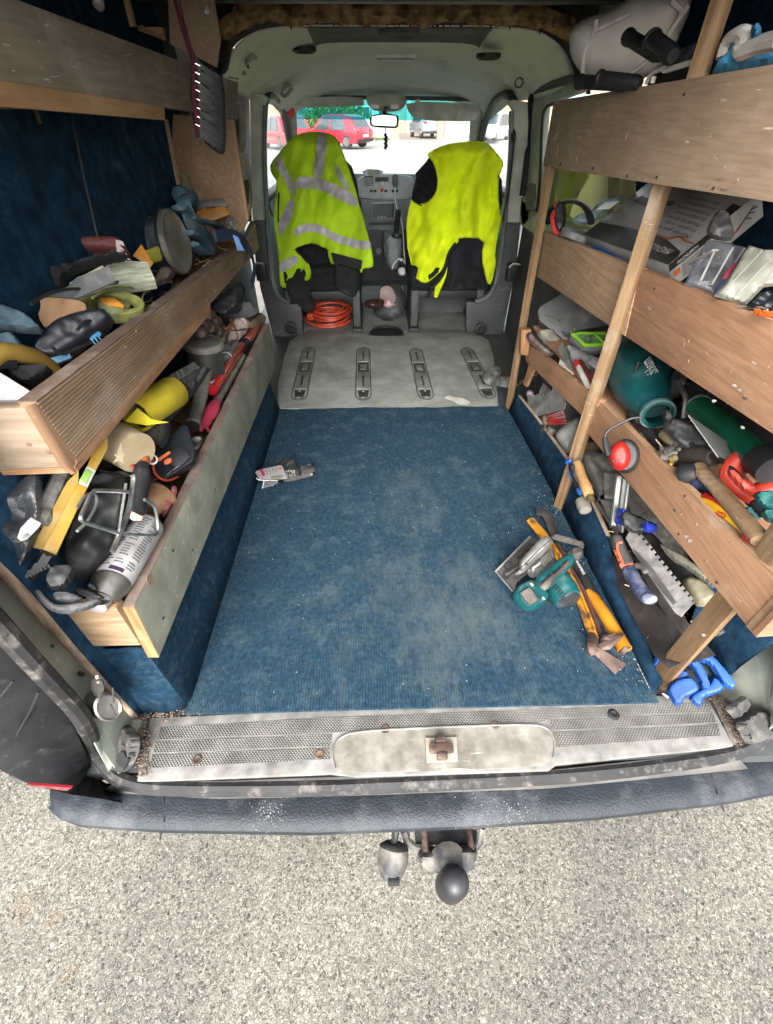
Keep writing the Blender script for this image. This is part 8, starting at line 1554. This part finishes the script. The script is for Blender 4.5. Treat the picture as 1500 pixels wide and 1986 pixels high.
# glove with its card label
GVC = CV(470, 860, 8.824)
gv = T('work_glove', 'black work glove still in its white card label, lying on the blue carpet', 'glove', Q(560,915,z=.01))
gm = pm('black_glove', (.028,.028,.03), (.016,.016,.018), sc=16, r=.75, bump=.4, bsc=160, dust=.25, dcol=(.12,.12,.12))
gz_ = lambda z: (V((0,0,z)), V((0,0,1)))
for P, z in (([(620,360),(680,300),(740,250),(770,275),(870,262),(910,310),(930,350),(980,420),(1010,480),(980,590),(780,620),(600,650),(560,600),(560,450)], .018), ([(970,420),(1080,370),(1200,352),(1230,385),(1180,430),(1060,470),(990,490)], .026), ([(1000,480),(1120,420),(1240,390),(1280,430),(1240,490),(1100,520),(1010,530)], .030), ([(960,560),(1080,510),(1200,500),(1245,540),(1180,570),(1050,590),(900,640),(640,665),(620,640)], .022), ([(730,380),(790,320),(880,290),(905,320),(830,380),(770,410)], .030)):
    mk('finger' if z > .02 else 'palm', puff(GVC(P), gz_(z), .014, 3, edge=6, sm=1, wr=.004), gm, gv)
cd = mk('card_label', sheet(GVC([(215,480),(330,440),(660,370),(690,390),(775,590),(740,600),(500,615),(290,610)]), lambda a, b: Q(a, b, z=.046), 8, .0012), pm('label_white_card', (.34,.33,.35), (.30,.29,.31), r=.6, bump=0), gv)
sl2 = lambda nm, P, m, z: mk(nm, sheet(GVC(P), lambda a, b: Q(a, b, z=z), 8, .0006), m, gv)
sl2('red_print', [(300,455),(345,440),(400,540),(350,565)], pm('label_red', (.55,.03,.06), bump=0), .0468)
sl2('green_print', [(490,560),(690,535),(700,590),(500,608)], pm('label_olive', (.22,.24,.16), bump=0), .0468)
mk('orange_dot', G().lathe([(.007,0),(.007,.0006),(.001,.0006)], 16, Matrix.Translation(Q(*GVC([(645,430)])[0], z=.0468)) @ Matrix.Rotation(-pi/2, 4, 'Y')), pm('label_orange', (.6,.16,.08)), gv)
for i in range(7): sl2('print_line', [(405+i*28,460-i*7),(412+i*28,458-i*7),(445+i*26,545-i*7),(438+i*26,547-i*7)], DK, .0468) if i % 2 == 0 else None
for i in range(4): mk('back_print', sheet(GVC([(735+i*45,455),(765+i*45,450),(790+i*40,560),(765+i*40,566)]), lambda a, b: Q(a, b, z=.0335), 4, .0006), pm('speckled_print', (.42,.43,.36), (.06,.06,.06), sc=110, r=.7, bump=0, lo=.45, hi=.55), gv)
mk('tag_pin', G().tube([Q(*p, z=.045) for p in GVC([(375,640),(350,765)])], .0022, 6).tube(smooth3([Q(*p, z=.046) for p in GVC([(250,590),(260,620),(380,635),(610,640)])], 1), .0016, 5), WHT, gv)
mk('grey_flap', sheet(GVC([(375,650),(620,660),(520,715),(370,755)]), lambda a, b: Q(a, b, z=.014), 8, .002), pm('grey_flap', (.22,.22,.25)), gv)
mk('size_dot', G().lathe([(.006,0),(.006,.001),(.001,.001)], 12, Matrix.Translation(Q(*GVC([(1185,530)])[0], z=.036)) @ Matrix.Rotation(-pi/2, 4, 'Y')), pm('khaki_dot', (.3,.28,.2)), gv)
# specks of dried plaster on the carpet
sg = G(); r3 = random.Random(11)
for i in range(420):
    if i < 150: x = r3.uniform(-.42,.62); y = r3.uniform(.5,1.85)
    elif i < 300: x = r3.gauss(.60,.03); y = r3.uniform(.5,1.3)
    else: x = r3.gauss(.655,.02); y = r3.gauss(.54,.03) if i < 360 else r3.gauss(1.17,.02); x = x if i < 360 else r3.gauss(.64,.02)
    s_ = r3.uniform(.0008,.0024); a = r3.uniform(0,3); p = V((min(x,.645), y, .0125)); u = V((cos(a),sin(a),0))*s_; w = V((-sin(a),cos(a),0))*s_*.7
    sg.hexa([p-u, p+w, p+u], [p-u+V((0,0,s_*.6)), p+w+V((0,0,s_*.8)), p+u+V((0,0,s_*.5))])
mk('plaster_crumbs', sg, pm('crumb_white', (.5,.48,.43)), kind='stuff', smooth=False)
dg2 = G()
for i in range(700):
    k = r3.random()
    if k < .5: t = r3.random(); p = sq(278+r3.gauss(0,7), 1392+t*115, -.002); 
    elif k < .8: t = r3.random(); p = sq(1384+t*60+r3.gauss(0,8), 1350+t*95, 0)
    else: p = V((r3.gauss(-.50,.03), r3.gauss(.470,.006), .012))
    s_ = r3.uniform(.001,.0032); a = r3.uniform(0,3); u = V((cos(a),sin(a),0))*s_; w = V((-sin(a),cos(a),0))*s_*.7
    dg2.hexa([p-u, p+w, p+u], [p-u+V((0,0,s_)), p+w+V((0,0,s_)), p+u+V((0,0,s_*.5))])
mk('grit', dg2, pm('brown_grit', (.30,.23,.17), (.10,.07,.05), sc=200, r=.95), kind='stuff', smooth=False)
# ================================================================= THE STREET SEEN THROUGH THE WINDSCREEN
BRK = pm('pale_brick', (.42,.30,.20), (.33,.22,.14), sc=3, r=.9, bump=.2, dust=.3, dcol=(.5,.42,.32))
def brickmat(name, c1, c2, mort, sc=1):
    m = bpy.data.materials.new(name); m.use_nodes = True; N, L = tree(m); b = N['Principled BSDF']; b.inputs['Roughness'].default_value = .9
    tc = N.new('ShaderNodeTexCoord'); mp = N.new('ShaderNodeMapping'); mp.inputs['Rotation'].default_value = (pi/2,0,0); L.new(tc.outputs['Object'], mp.inputs[0])
    t = N.new('ShaderNodeTexBrick'); t.inputs['Scale'].default_value = sc; t.inputs['Color1'].default_value = rgba(c1); t.inputs['Color2'].default_value = rgba(c2); t.inputs['Mortar'].default_value = rgba(mort)
    t.inputs['Brick Width'].default_value = .44; t.inputs['Row Height'].default_value = .2; t.inputs['Mortar Size'].default_value = .02; L.new(mp.outputs[0], t.inputs[0]); L.new(t.outputs[0], b.inputs['Base Color']); return m
PBR = brickmat('buff_brickwork', (.30,.21,.13), (.22,.14,.085), (.33,.30,.26), 1.6)
WRN = pm('white_render', (.40,.40,.37), (.35,.35,.33), sc=2, r=.9)
DGL = pm('dark_window_glass', (.05,.07,.08), (.03,.05,.06), sc=1, r=.08, bump=0, spec=.8)
def H2(px, py, y): return Q(px, py, y=y)
def house(lab, x0, x1, y, m, wins, h=5.6):
    t = T('house', lab, 'house', V(((x0+x1)/2, y, GZ)))
    mk('wall', G().box((x0, y, GZ), (x1, y+8, GZ+h)), m, t)
    mk('roof', G().hexa([(x0-.3,y-.4,GZ+h),(x1+.3,y-.4,GZ+h),(x1+.3,y+8.4,GZ+h),(x0-.3,y+8.4,GZ+h)], [(x0-.3,y+3.8,GZ+h+2.4),(x1+.3,y+3.8,GZ+h+2.4),(x1+.3,y+4.2,GZ+h+2.4),(x0-.3,y+4.2,GZ+h+2.4)]), pm('grey_tiles', (.14,.12,.11)), t)
    for (wx, wz, ww, wh) in wins:
        f = mk('window_frame', G().box((wx, y-.05, wz), (wx+ww, y-.003, wz+wh)), WHT, t)
        n = max(1, round(ww/.8))
        for k in range(n): mk('pane', G().box((wx+.06+k*(ww-.06)/n, y-.07, wz+.07), (wx+(k+1)*(ww-.06)/n, y-.052, wz+wh-.07)), DGL, f)
    return t
Yh = 50
hx0 = H2(545,220,Yh).x; hx1 = H2(728,220,Yh).x; hx2 = H2(800,220,Yh).x; hx3 = H2(960,220,Yh).x
def W_(pxa, pxb, pya, pyb, y=Yh): a = H2(pxa, pyb, y); b = H2(pxb, pya, y); return (a.x, a.z, b.x-a.x, b.z-a.z)
hsA = house('buff brick house with white framed windows, seen above the red cars', hx0-6, hx1, Yh, PBR, [W_(568,578,203,226), W_(580,602,203,232), W_(690,718,205,232), W_(640,668,205,228)])
mk('house_panel', G().box((H2(578,220,Yh).x, Yh-.03, GZ+.5), (H2(604,220,Yh).x, Yh-.008, GZ+3)), WRN, hsA)
hsB = house('buff brick house with a white garage surround behind the grey car', hx1+1.2, hx3+14, Yh+4, PBR, [W_(812,850,215,232,Yh+4), W_(900,915,215,235,Yh+4)])
mk('garage_surround', G().box((H2(795,230,Yh).x, Yh+3.9, GZ), (H2(803,230,Yh).x, Yh+3.99, GZ+3)), WRN, hsB)
mk('porch', G().box((H2(722,230,Yh).x, Yh-.8, GZ), (H2(735,230,Yh).x, Yh+3.9, GZ+2.6)), WRN, label='white porch between the two houses', cat='porch')
def gwall(lab, pa, pb, y, zt_, m, cap=True):
    a = H2(pa, 260, y).x; b = H2(pb, 260, y).x; t = T('garden_wall', lab, 'wall', V(((a+b)/2, y, GZ)))
    mk('wall', G().box((a, y, GZ), (b, y+.22, zt_)), m, t)
    if cap: mk('coping', G().box((a-.03, y-.04, zt_), (b+.03, y+.26, zt_+.09)), KERB, t)
    return t
CBL = brickmat('concrete_blockwork', (.28,.265,.23), (.23,.215,.19), (.33,.31,.28), .9)
gwall('pale rendered garden wall behind the red hatchback', 690, 762, 43.5, GZ+1.05, WRN)
gwall('concrete block garden wall at the right of the driveway', 862, 922, 42.5, GZ+1.12, CBL)
for (pa, pb, lab) in ((763,774,'buff brick gate pier at the left of the driveway'), (848,861,'buff brick gate pier next to the grey car')):
    a = H2(pa, 260, 42.6).x; b = H2(pb, 260, 42.6).x; t = T('gate_pier', lab, 'pier', V((a, 42.6, GZ)))
    mk('shaft', G().box((a, 42.6, GZ), (b, 43.1, GZ+1.35)), PBR, t); mk('cap', G().box((a-.06, 42.55, GZ+1.35), (b+.06, 43.15, GZ+1.45)), KERB, t)
dv = H2(775,270,44).x; dw = H2(850,270,44).x
mk('driveway', G().box((dv, 40.5, GZ+.061), (dw, 54, GZ+.07)), pm('pink_drive', (.26,.215,.185)), kind='structure')
def car(lab, cx_, cy_, rot, m, L_=4.05, Wd=1.72, Hh=1.45, suv=0):
    t = T('parked_car', lab, 'car', V((cx_, cy_, GZ+.06)), None); R = Matrix.Translation(V((cx_, cy_, GZ+(.0 if cy_ < 40 else .06)))) @ Matrix.Rotation(rot, 4, 'Z')
    hb = .74+suv*.12; zt0 = .30+suv*.08
    prof = [(-L_/2,zt0+.1),(-L_/2-.0,hb-.15),(-L_/2+.12,hb),(-L_/2+.95,hb+.10),(-L_/2+1.6,Hh-.06),(-L_/2+2.1,Hh),(L_/2-1.1,Hh),(L_/2-.55,Hh-.10),(L_/2-.12,hb+.12),(L_/2,hb-.05),(L_/2-.02,zt0+.05),(L_/2-.25,zt0-.08),(-L_/2+.2,zt0-.08)]
    secs = []
    for s, k in ((-1,.93),(-.93,1),(0,1.0),(.93,1),(1,.93)):
        sec = []
        for x, z in prof:
            inn = 1-.17*max(0, (z-hb)/(Hh-hb)) if z > hb else 1
            sec.append(V((x*(.985 if abs(s) == 1 else 1), s*Wd/2*inn, z if abs(s) < 1 or z < hb else z-.03)))
        secs.append(sec)
    g = G(); g.M = R; vs = [v for s in secs for v in s]; n = len(prof)
    fs = [(i*n+j, i*n+(j+1) % n, (i+1)*n+(j+1) % n, (i+1)*n+j) for i in range(4) for j in range(n)]+[tuple(range(n))[::-1], tuple(range(4*n, 5*n))]
    g.add(vs, fs); mk('body', g, m, t, bevel=.03)
    def quad_(nm, pts, mm, th=.015):
        g = G(); g.M = R; c = [V(p) for p in pts]; nn = (c[1]-c[0]).cross(c[2]-c[0]).normalized()
        if nn.dot((c[0]+c[2])/2-V((0,0,.7))) < 0: nn = -nn
        g.slab([p+nn*.012 for p in c], nn*th); return mk(nm, g, mm, t)
    for s in (-1, 1):
        y1 = s*Wd/2*.985; y2 = s*Wd/2*.85
        quad_('side_window', [(-L_/2+1.1,y1,hb+.06),(-L_/2+1.72,y2,Hh-.13),(.1,y2,Hh-.10),(.05,y1,hb+.06)], DGL)
        quad_('side_window', [(.14,y1,hb+.06),(.18,y2,Hh-.10),(L_/2-1.05,y2,Hh-.13),(L_/2-.75,y1,hb+.08)], DGL)
        for wx in (-L_/2+.78, L_/2-.75):
            g = G(); g.M = R @ Matrix.Translation(V((wx, s*(Wd/2-.10), .31))) @ Matrix.Rotation(pi/2, 4, 'Z')
            w = mk('wheel', g.lathe([(.22,-.10),(.31,-.09),(.32,-.0),(.31,.09),(.22,.115),(.21,.10)] if s < 0 else [(.22,-.115),(.31,-.09),(.32,0),(.31,.09),(.22,.10)], 22), RUBB, t)
            g = G(); g.M = R @ Matrix.Translation(V((wx, s*(Wd/2+.012), .31))) @ Matrix.Rotation(pi/2, 4, 'Z'); mk('rim', g.lathe([(.20,-.012),(.20,.012),(.06,.014),(.001,.014)], 14), STEEL, w)
        quad_('tail_light', [(L_/2-.13,s*(Wd/2-.02),hb+.10),(L_/2-.02,s*(Wd/2-.10),hb-.02),(L_/2-.02,s*(Wd/2-.34),hb-.02),(L_/2-.14,s*(Wd/2-.30),hb+.10)], pm('lamp_red', (.35,.012,.02)), .03)
        quad_('head_light', [(-L_/2+.06,s*(Wd/2-.06),hb-.06),(-L_/2+.0,s*(Wd/2-.12),hb-.20),(-L_/2-.0,s*(Wd/2-.5),hb-.18),(-L_/2+.05,s*(Wd/2-.45),hb-.06)], pm('lamp_clear', (.6,.6,.55)), .03)
    quad_('rear_window', [(L_/2-.50,-Wd/2*.72,Hh-.14),(L_/2-.50,Wd/2*.72,Hh-.14),(L_/2-.18,Wd/2*.82,hb+.16),(L_/2-.18,-Wd/2*.82,hb+.16)], DGL)
    quad_('windscreen', [(-L_/2+1.55,-Wd/2*.74,Hh-.12),(-L_/2+1.55,Wd/2*.74,Hh-.12),(-L_/2+1.0,Wd/2*.85,hb+.14),(-L_/2+1.0,-Wd/2*.85,hb+.14)], DGL)
    quad_('number_plate', [(L_/2-.0,-.26,.62),(L_/2-.0,.26,.62),(L_/2-.0,.26,.51),(L_/2-.0,-.26,.51)], WHT, .03)
    quad_('bumper_trim', [(L_/2-.02,-Wd/2*.9,.42),(L_/2-.02,Wd/2*.9,.42),(L_/2-.02,Wd/2*.9,.30),(L_/2-.02,-Wd/2*.9,.30)], BLK, .03)
    return t
CRED = pm('red_car_paint', (.52,.018,.035), (.48,.015,.03), sc=1, r=.22, bump=0, coat=.8)
CGR = pm('grey_car_paint', (.22,.24,.27), (.2,.22,.25), sc=1, r=.3, bump=0, coat=.6)
CWH = pm('white_car_paint', (.66,.68,.70), (.62,.64,.66), sc=1, r=.3, bump=0, coat=.6)
p = Q(652, 288, z=GZ); car('glossy red hatchback parked at the kerb, seen three-quarters from behind', p.x, 34.5, radians(-32), CRED, 4.05, 1.75, 1.48)
p = Q(556, 288, z=GZ); car('red car cut off by the left windscreen pillar', p.x, 33.5, radians(-62), CRED, 4.0, 1.72, 1.46)
p = Q(828, 272, z=GZ); car('grey sport utility car reversed into the driveway', H2(828,260,45).x, 45, radians(-80), CGR, 4.3, 1.82, 1.66, suv=1)
car('white car at the right edge of the windscreen', H2(938,250,40).x+.6, 40.5, radians(60), CWH, 4.2, 1.78, 1.5)
car('dark car behind the block wall', H2(890,250,48).x, 48.2, radians(20), pm('dark_car_paint', (.06,.07,.08), r=.3, bump=0), 4.2, 1.78, 1.5)
car('pale car beside the van, seen through the left door window', -4.6, 9.5, radians(75), CWH, 4.4, 1.8, 1.5)
car('pink-red car farther off, seen through the left door window', -9.0, 20, radians(70), CRED, 4.2, 1.8, 1.5)
car('turquoise van-like car beside the right door window', 5.3, 13.5, radians(80), pm('turquoise_paint', (.03,.36,.44), (.025,.32,.40), sc=1, r=.25, bump=0, coat=.6), 4.9, 1.9, 1.9, suv=1)
# front garden bush
def leafy(lab, cx_, cy_, z0, sx, sy, sz, n, m, seed, nm='shrub'):
    t = T(nm, lab, 'shrub' if nm == 'shrub' else 'hedge', V((cx_, cy_, z0))); r = random.Random(seed); g = G()
    for i in range(n):
        u = V((r.gauss(0,1), r.gauss(0,1), r.gauss(0,1))).normalized()*(r.uniform(.55,1))
        k = 1+.28*noise.noise(u*2.2+V((seed,0,0)))
        p = V((cx_+u.x*sx*k, cy_+u.y*sy*k, z0+sz*.5+u.z*sz*.5*k)); s_ = r.uniform(.06,.13)
        a = V((r.gauss(0,1), r.gauss(0,1), r.gauss(0,1))).normalized()*s_; b = a.orthogonal().normalized()*s_*.6
        g.add([p-a, p+b, p+a, p-b], [(0,1,2,3)])
    mk('foliage', g, m, t, kind='stuff', smooth=False)
    mk('trunk', G().tube([V((cx_, cy_, z0-.05)), V((cx_, cy_, z0+sz*.5))], .06, 6), pm('bark', (.10,.08,.06)), t)
LEAF = pm('bright_leaves', (.13,.17,.035), (.06,.09,.02), sc=3, r=.7, bump=0, lo=.3, hi=.7)
leafy('bright green spreading bush behind the red hatchback', H2(650,225,45.5).x, 45.5, GZ+.05, 2.6, 1.0, 2.4, 3600, LEAF, 3)
leafy('lower green bush beside the first, near the rendered wall', H2(612,245,45).x, 45.3, GZ+.05, 1.6, .8, 1.6, 1500, LEAF, 5)
leafy('green hedge beyond the right door window', 7.5, 11.0, GZ, 1.2, 4.5, 1.9, 3200, LEAF, 7, 'hedge')
leafy('green hedge beyond the left door window', -9.5, 30.0, GZ, 2.0, 3.0, 2.6, 2000, LEAF, 9, 'hedge')
bn_ = T('wheelie_bin', 'dark green wheelie bin behind the block wall', 'bin', V((H2(917,240,44.5).x, 44.5, GZ)))
bx_ = H2(917,240,44.5).x
mk('bin_body', G().hexa([(bx_-.24,44.3,GZ+.06),(bx_+.24,44.3,GZ+.06),(bx_+.24,44.8,GZ+.06),(bx_-.24,44.8,GZ+.06)], [(bx_-.3,44.2,GZ+1.1),(bx_+.3,44.2,GZ+1.1),(bx_+.3,44.9,GZ+1.1),(bx_-.3,44.9,GZ+1.1)]), pm('bin_green', (.03,.16,.06)), bn_, bevel=.03)
mk('lid', G().box((bx_-.32,44.15,GZ+1.1), (bx_+.32,44.95,GZ+1.17)), pm('bin_green', (.03,.16,.06)), bn_, bevel=.02)
sg_ = T('round_sign', 'small round red sign hanging inside the windscreen corner', 'sign', Q(564,216,y=3.8))
mk('disc', G().lathe([(.026,0),(.028,.002),(.026,.004),(.001,.004)], 24, Matrix.Translation(Q(564,216,y=3.78)) @ Matrix.Rotation(-pi/2, 4, 'Z')), pm('sign_red', (.55,.01,.02), r=.4), sg_)
mk('stalk', G().tube([Q(564,205,y=3.785), Q(564,196,y=3.79)], .0018, 5), BLK, sg_)
# neighbour's wall seen through the side window, and the cover hung in it
nb_ = T('neighbour_house', 'brick house side close to the right side window', 'house', V((9.2, 4, GZ)))
mk('wall', G().box((8.0, 1.0, GZ), (14.0, 6.6, GZ+3.2)), brickmat('orange_brickwork', (.42,.25,.16), (.34,.19,.12), (.45,.42,.38), 1.6), nb_)
mk('roof', G().hexa([(7.7,.6,GZ+3.2),(14.3,.6,GZ+3.2),(14.3,7.0,GZ+3.2),(7.7,7.0,GZ+3.2)], [(10.9,.6,GZ+4.6),(11.1,.6,GZ+4.6),(11.1,7.0,GZ+4.6),(10.9,7.0,GZ+4.6)]), pm('grey_tiles', (.14,.12,.11)), nb_)
cvv = T('window_screen', 'pale translucent sheet with a yellow-green streak behind the side window', 'sheet', Q(1120,370,x=.90))
mk('cream_sheet', sheet(Z2([(140,-150),(700,-120),(690,330),(130,330)]), lambda a, b: Q(a, b, x=.87+.008*sin(a*.11)), 12, .002), veil('cream_film', (.72,.72,.50)), cvv)
mk('grey_sheet', sheet(Z2([(130,-140),(440,-140),(420,0),(330,150),(270,330),(130,330)]), lambda a, b: Q(a, b, x=.862+.006*sin(a*.1+1)), 12, .002), veil('grey_film', (.50,.485,.47)), cvv)
mk('lime_streak', sheet(CV(930,150,5.172)([(945,930),(975,935),(950,1050),(900,1180),(855,1235),(850,1220),(900,1100)]), lambda a, b: Q(a, b, x=.855), 8, .002, sm=1), veil('lime_streak', (.66,.72,.20)), cvv)
# ================================================================= MARKS, LEADS AND LOOSE BITS
rz = random.Random(21)
def marks(nm, n, cx_, cy_, sx, sy, x, m, L0=8, L1=34, w=.0006, par=RU, ang=None, lift=.0012, clip=None):
    g = G()
    for i in range(n):
        px, py = rz.gauss(cx_, sx), rz.gauss(cy_, sy); a = rz.uniform(0, pi) if ang is None else rz.gauss(*ang); l = rz.uniform(L0, L1); bend = rz.uniform(-.5,.5)
        if clip and not (_inside((px, py), clip) and _inside((px+cos(a)*l, py+sin(a)*l), clip) and _inside((px+cos(a+bend)*l, py+sin(a+bend)*l), clip)): continue
        pts = [Q(px, py, x=x-lift), Q(px+cos(a)*l*.5, py+sin(a)*l*.5, x=x-lift), Q(px+cos(a+bend)*l, py+sin(a+bend)*l, x=x-lift)]
        g.tube(pts, [w*.5, w*rz.uniform(.7,1.6), w*.3], 4)
    mk(nm, g, m, par, kind='stuff')
CHK = pm('pale_scratch', (.46,.40,.33), bump=0)
TBP = [(1076,198),(1600,110),(1600,406),(1056,321)]; MBP = [(1055,450),(1560,648),(1560,878),(1042,534)]; LBP = [(1152,768),(1540,1160),(1460,1220),(1132,828)]; GBP = [(264,1180),(522,632),(533,710),(311,1268)]; RBP = [(76,782),(478,470),(478,502),(149,884)]; TLP = [(0,2),(455,165),(455,226),(0,150)]
marks('scratches', 40, 1105, 255, 22, 34, XTB, CHK, 10, 40, clip=TBP)
marks('scratches', 14, 1180, 260, 50, 30, XTB, CHK, 20, 60, .0005, clip=TBP)
marks('scratches', 10, 1400, 360, 60, 12, XTB, CHK, 6, 22, .0007, clip=TBP)
marks('scratches', 16, 1150, 560, 50, 30, XB, CHK, 4, 14, .0006, ang=(2.6,.5), clip=MBP)
marks('scratches', 26, 1380, 700, 70, 45, XB+.002, CHK, 4, 14, .0005, ang=(2.6,.5), clip=MBP)
marks('scratches', 20, 1330, 1040, 70, 60, XB+.010, CHK, 4, 13, .0004, ang=(2.4,.6), clip=LBP)
for (a, b_, xx) in ((1424,748,XB+.002),(1434,756,XB+.002),(1385,778,XB+.002),(1337,1048,XB+.010),(1330,1040,XB+.010),(1440,830,XB+.002)):
    P = [(a+rz.uniform(1.5,5)*cos(t)*1.1, b_+rz.uniform(1.5,4.5)*sin(t)) for t in [k*pi/4 for k in range(8)]]; mk('plaster_splash', sheet(P, lambda u, v: Q(u, v, x=xx-.0012), 4, .0008), pm('plaster', (.55,.54,.5)), RU)
for (a, b_, xx) in ((1309,990,XB+.010),(1317,1036,XB+.010),(1391,1130,XB+.010),(1329,962,XB+.010),(1118,700,XB+.004),(1060,690,XB+.004),(1103,470,XB),(1112,580,XB),(1200,640,XB),(1270,560,XB+.002)):
    mk('nail', G().lathe([(.0028,-.002),(.0028,.001),(.001,.0014)], 8, Matrix.Translation(Q(a, b_, x=xx)) @ Matrix.Rotation(pi, 4, 'Z')), STEELD, RU)
marks('scratches', 18, 330, 1010, 60, 120, -.449, CHK, 6, 22, .0006, LU, (2.2,.9), -.001, GBP)
marks('scratches', 12, 230, 690, 90, 80, XL, CHK, 4, 16, .0007, LU, None, -.0028, RBP)
marks('scratches', 18, 180, 130, 110, 40, XT, CHK, 6, 26, .0006, LU, (.4,.4), -.001, TLP)
def lead(lab, pts, r, m, cat='cable', L=None, **k):
    mk('lead', G().tube(smooth3([Q(*p, **k) for p in (L(pts) if L else pts)], 2), r, 6), m, label=lab, cat=cat)
lead('thin black lead looping over the blue-edged battery tool', [(150,640),(170,618),(200,630),(190,660),(150,676),(120,690),(100,672)], .0028, BLK, x=-.515)
lead('black lead trailing past the thick book', [(60,590),(90,570),(130,560),(170,560),(230,548),(300,520),(330,540)], .003, BLK, x=-.55)
lead('thin orange cord lying beside the masking tape', [(255,905),(280,880),(300,890),(296,915),(320,935),(345,925)], .0026, OR, x=-.485)
lead('grey lead curled beside the spirit level', [(150,985),(165,960),(185,955),(190,975),(172,1010),(150,1030)], .0026, GREY, x=-.50)
lead('white cord tangled at the top of the low left bin', [(420,700),(435,680),(452,690),(448,712),(430,730),(410,742)], .0024, WHT, x=-.50)
lead('black power lead snaking behind the hammer head', [(1250,850),(1290,835),(1330,850),(1360,880),(1400,890),(1440,930)], .005, BLK, x=.69)
lead('black lead hanging from the teal power tool', [(1240,700),(1225,740),(1215,790),(1235,830),(1270,850),(1300,900)], .004, BLK, x=.675)
lead('blue cord lying along the middle right shelf', [(1105,470),(1130,480),(1160,478),(1200,500),(1230,512)], .0035, BLUE, x=.655)
lead('rust-brown wire sticking out near the far post', [(1008,745),(1018,735),(1040,728),(1044,722)], .0016, pm('rust_wire', (.3,.17,.09)), x=.65)
mixb = G()
def bits(nm, m, boxes, n, s0, s1):
    g = G()
    for i in range(n):
        x0, x1, y0, y1, z0, z1 = boxes[i % len(boxes)]; p = V((rz.uniform(x0,x1), rz.uniform(y0,y1), rz.uniform(z0,z1))); d = V((rz.gauss(0,1), rz.gauss(0,1), rz.gauss(0,.4))).normalized(); s_ = rz.uniform(s0, s1)
        g.tube([p, p+d*s_*.12, p+d*s_*.13, p+d*s_], [s_*.09, s_*.09, s_*.045, s_*.03], 6)
    mk(nm, g, m, kind='stuff')
LB = [(-.70,-.49,.55,1.9,.26,.30), (-.72,-.52,.62,2.1,.655,.675)]; RB = [(.67,.90,.60,1.8,.40,.45), (.67,.90,.58,1.8,.05,.09), (.67,.9,.6,1.8,.65,.68)]
bits('loose_screws', pm('zinc_yellow', (.45,.36,.18), (.3,.24,.13), r=.35, met=.8), LB+RB, 260, .03, .055)
bits('loose_nails', STEELD, LB+RB, 200, .03, .07)
bits('wood_chips', pm('chip_wood', (.42,.29,.17), (.3,.2,.12)), LB+RB, 200, .02, .06)
# saw details
for (x, y, z) in ((455,590,.172),(360,620,.172),(700,640,.185),(600,720,.185)):
    c_ = qz((x,y), z); mk('screw', G().lathe([(.0035,0),(.0035,.0012),(.0012,.0004)], 10, Matrix.Translation(c_) @ Matrix.Rotation(-pi/2, 4, 'Y')), STEELD, cs)
for i in range(5):
    mk('motor_vent', G().tube([qz((610+i*22,850+i*24), .104-i*.001), qz((650+i*22,815+i*24), .108-i*.001)], .0018, 5), BLK, cs)
marks2 = G()
for i in range(70):
    p = Q(rz.uniform(330,1380), rz.uniform(1560,1595), z=-.046); a = rz.uniform(-.5,.5); l = rz.uniform(.004,.03); marks2.tube([p, p+V((cos(a)*l, sin(a)*l*.3, 0))], .0005, 4)
for (cx_, n, sx) in ((525,160,.018),(1000,80,.03),(960,80,.07)):
    g = G(); c_ = Q(cx_, 1578, z=-.048)
    for i in range(n):
        p = c_+V((rz.gauss(0,sx), rz.gauss(0,.016), .002)); s_ = rz.uniform(.0004,.0016); g.hexa([p+V((s_*cos(t), s_*sin(t)*.8, 0)) for t in (0,1.3,2.6,3.9,5.2)], [p+V((s_*.6*cos(t), s_*.5*sin(t), s_*.4)) for t in (0,1.3,2.6,3.9,5.2)])
    mk('dried_plaster_spots', g, pm('bumper_spots', (.24,.24,.24)), bm_, kind='stuff')
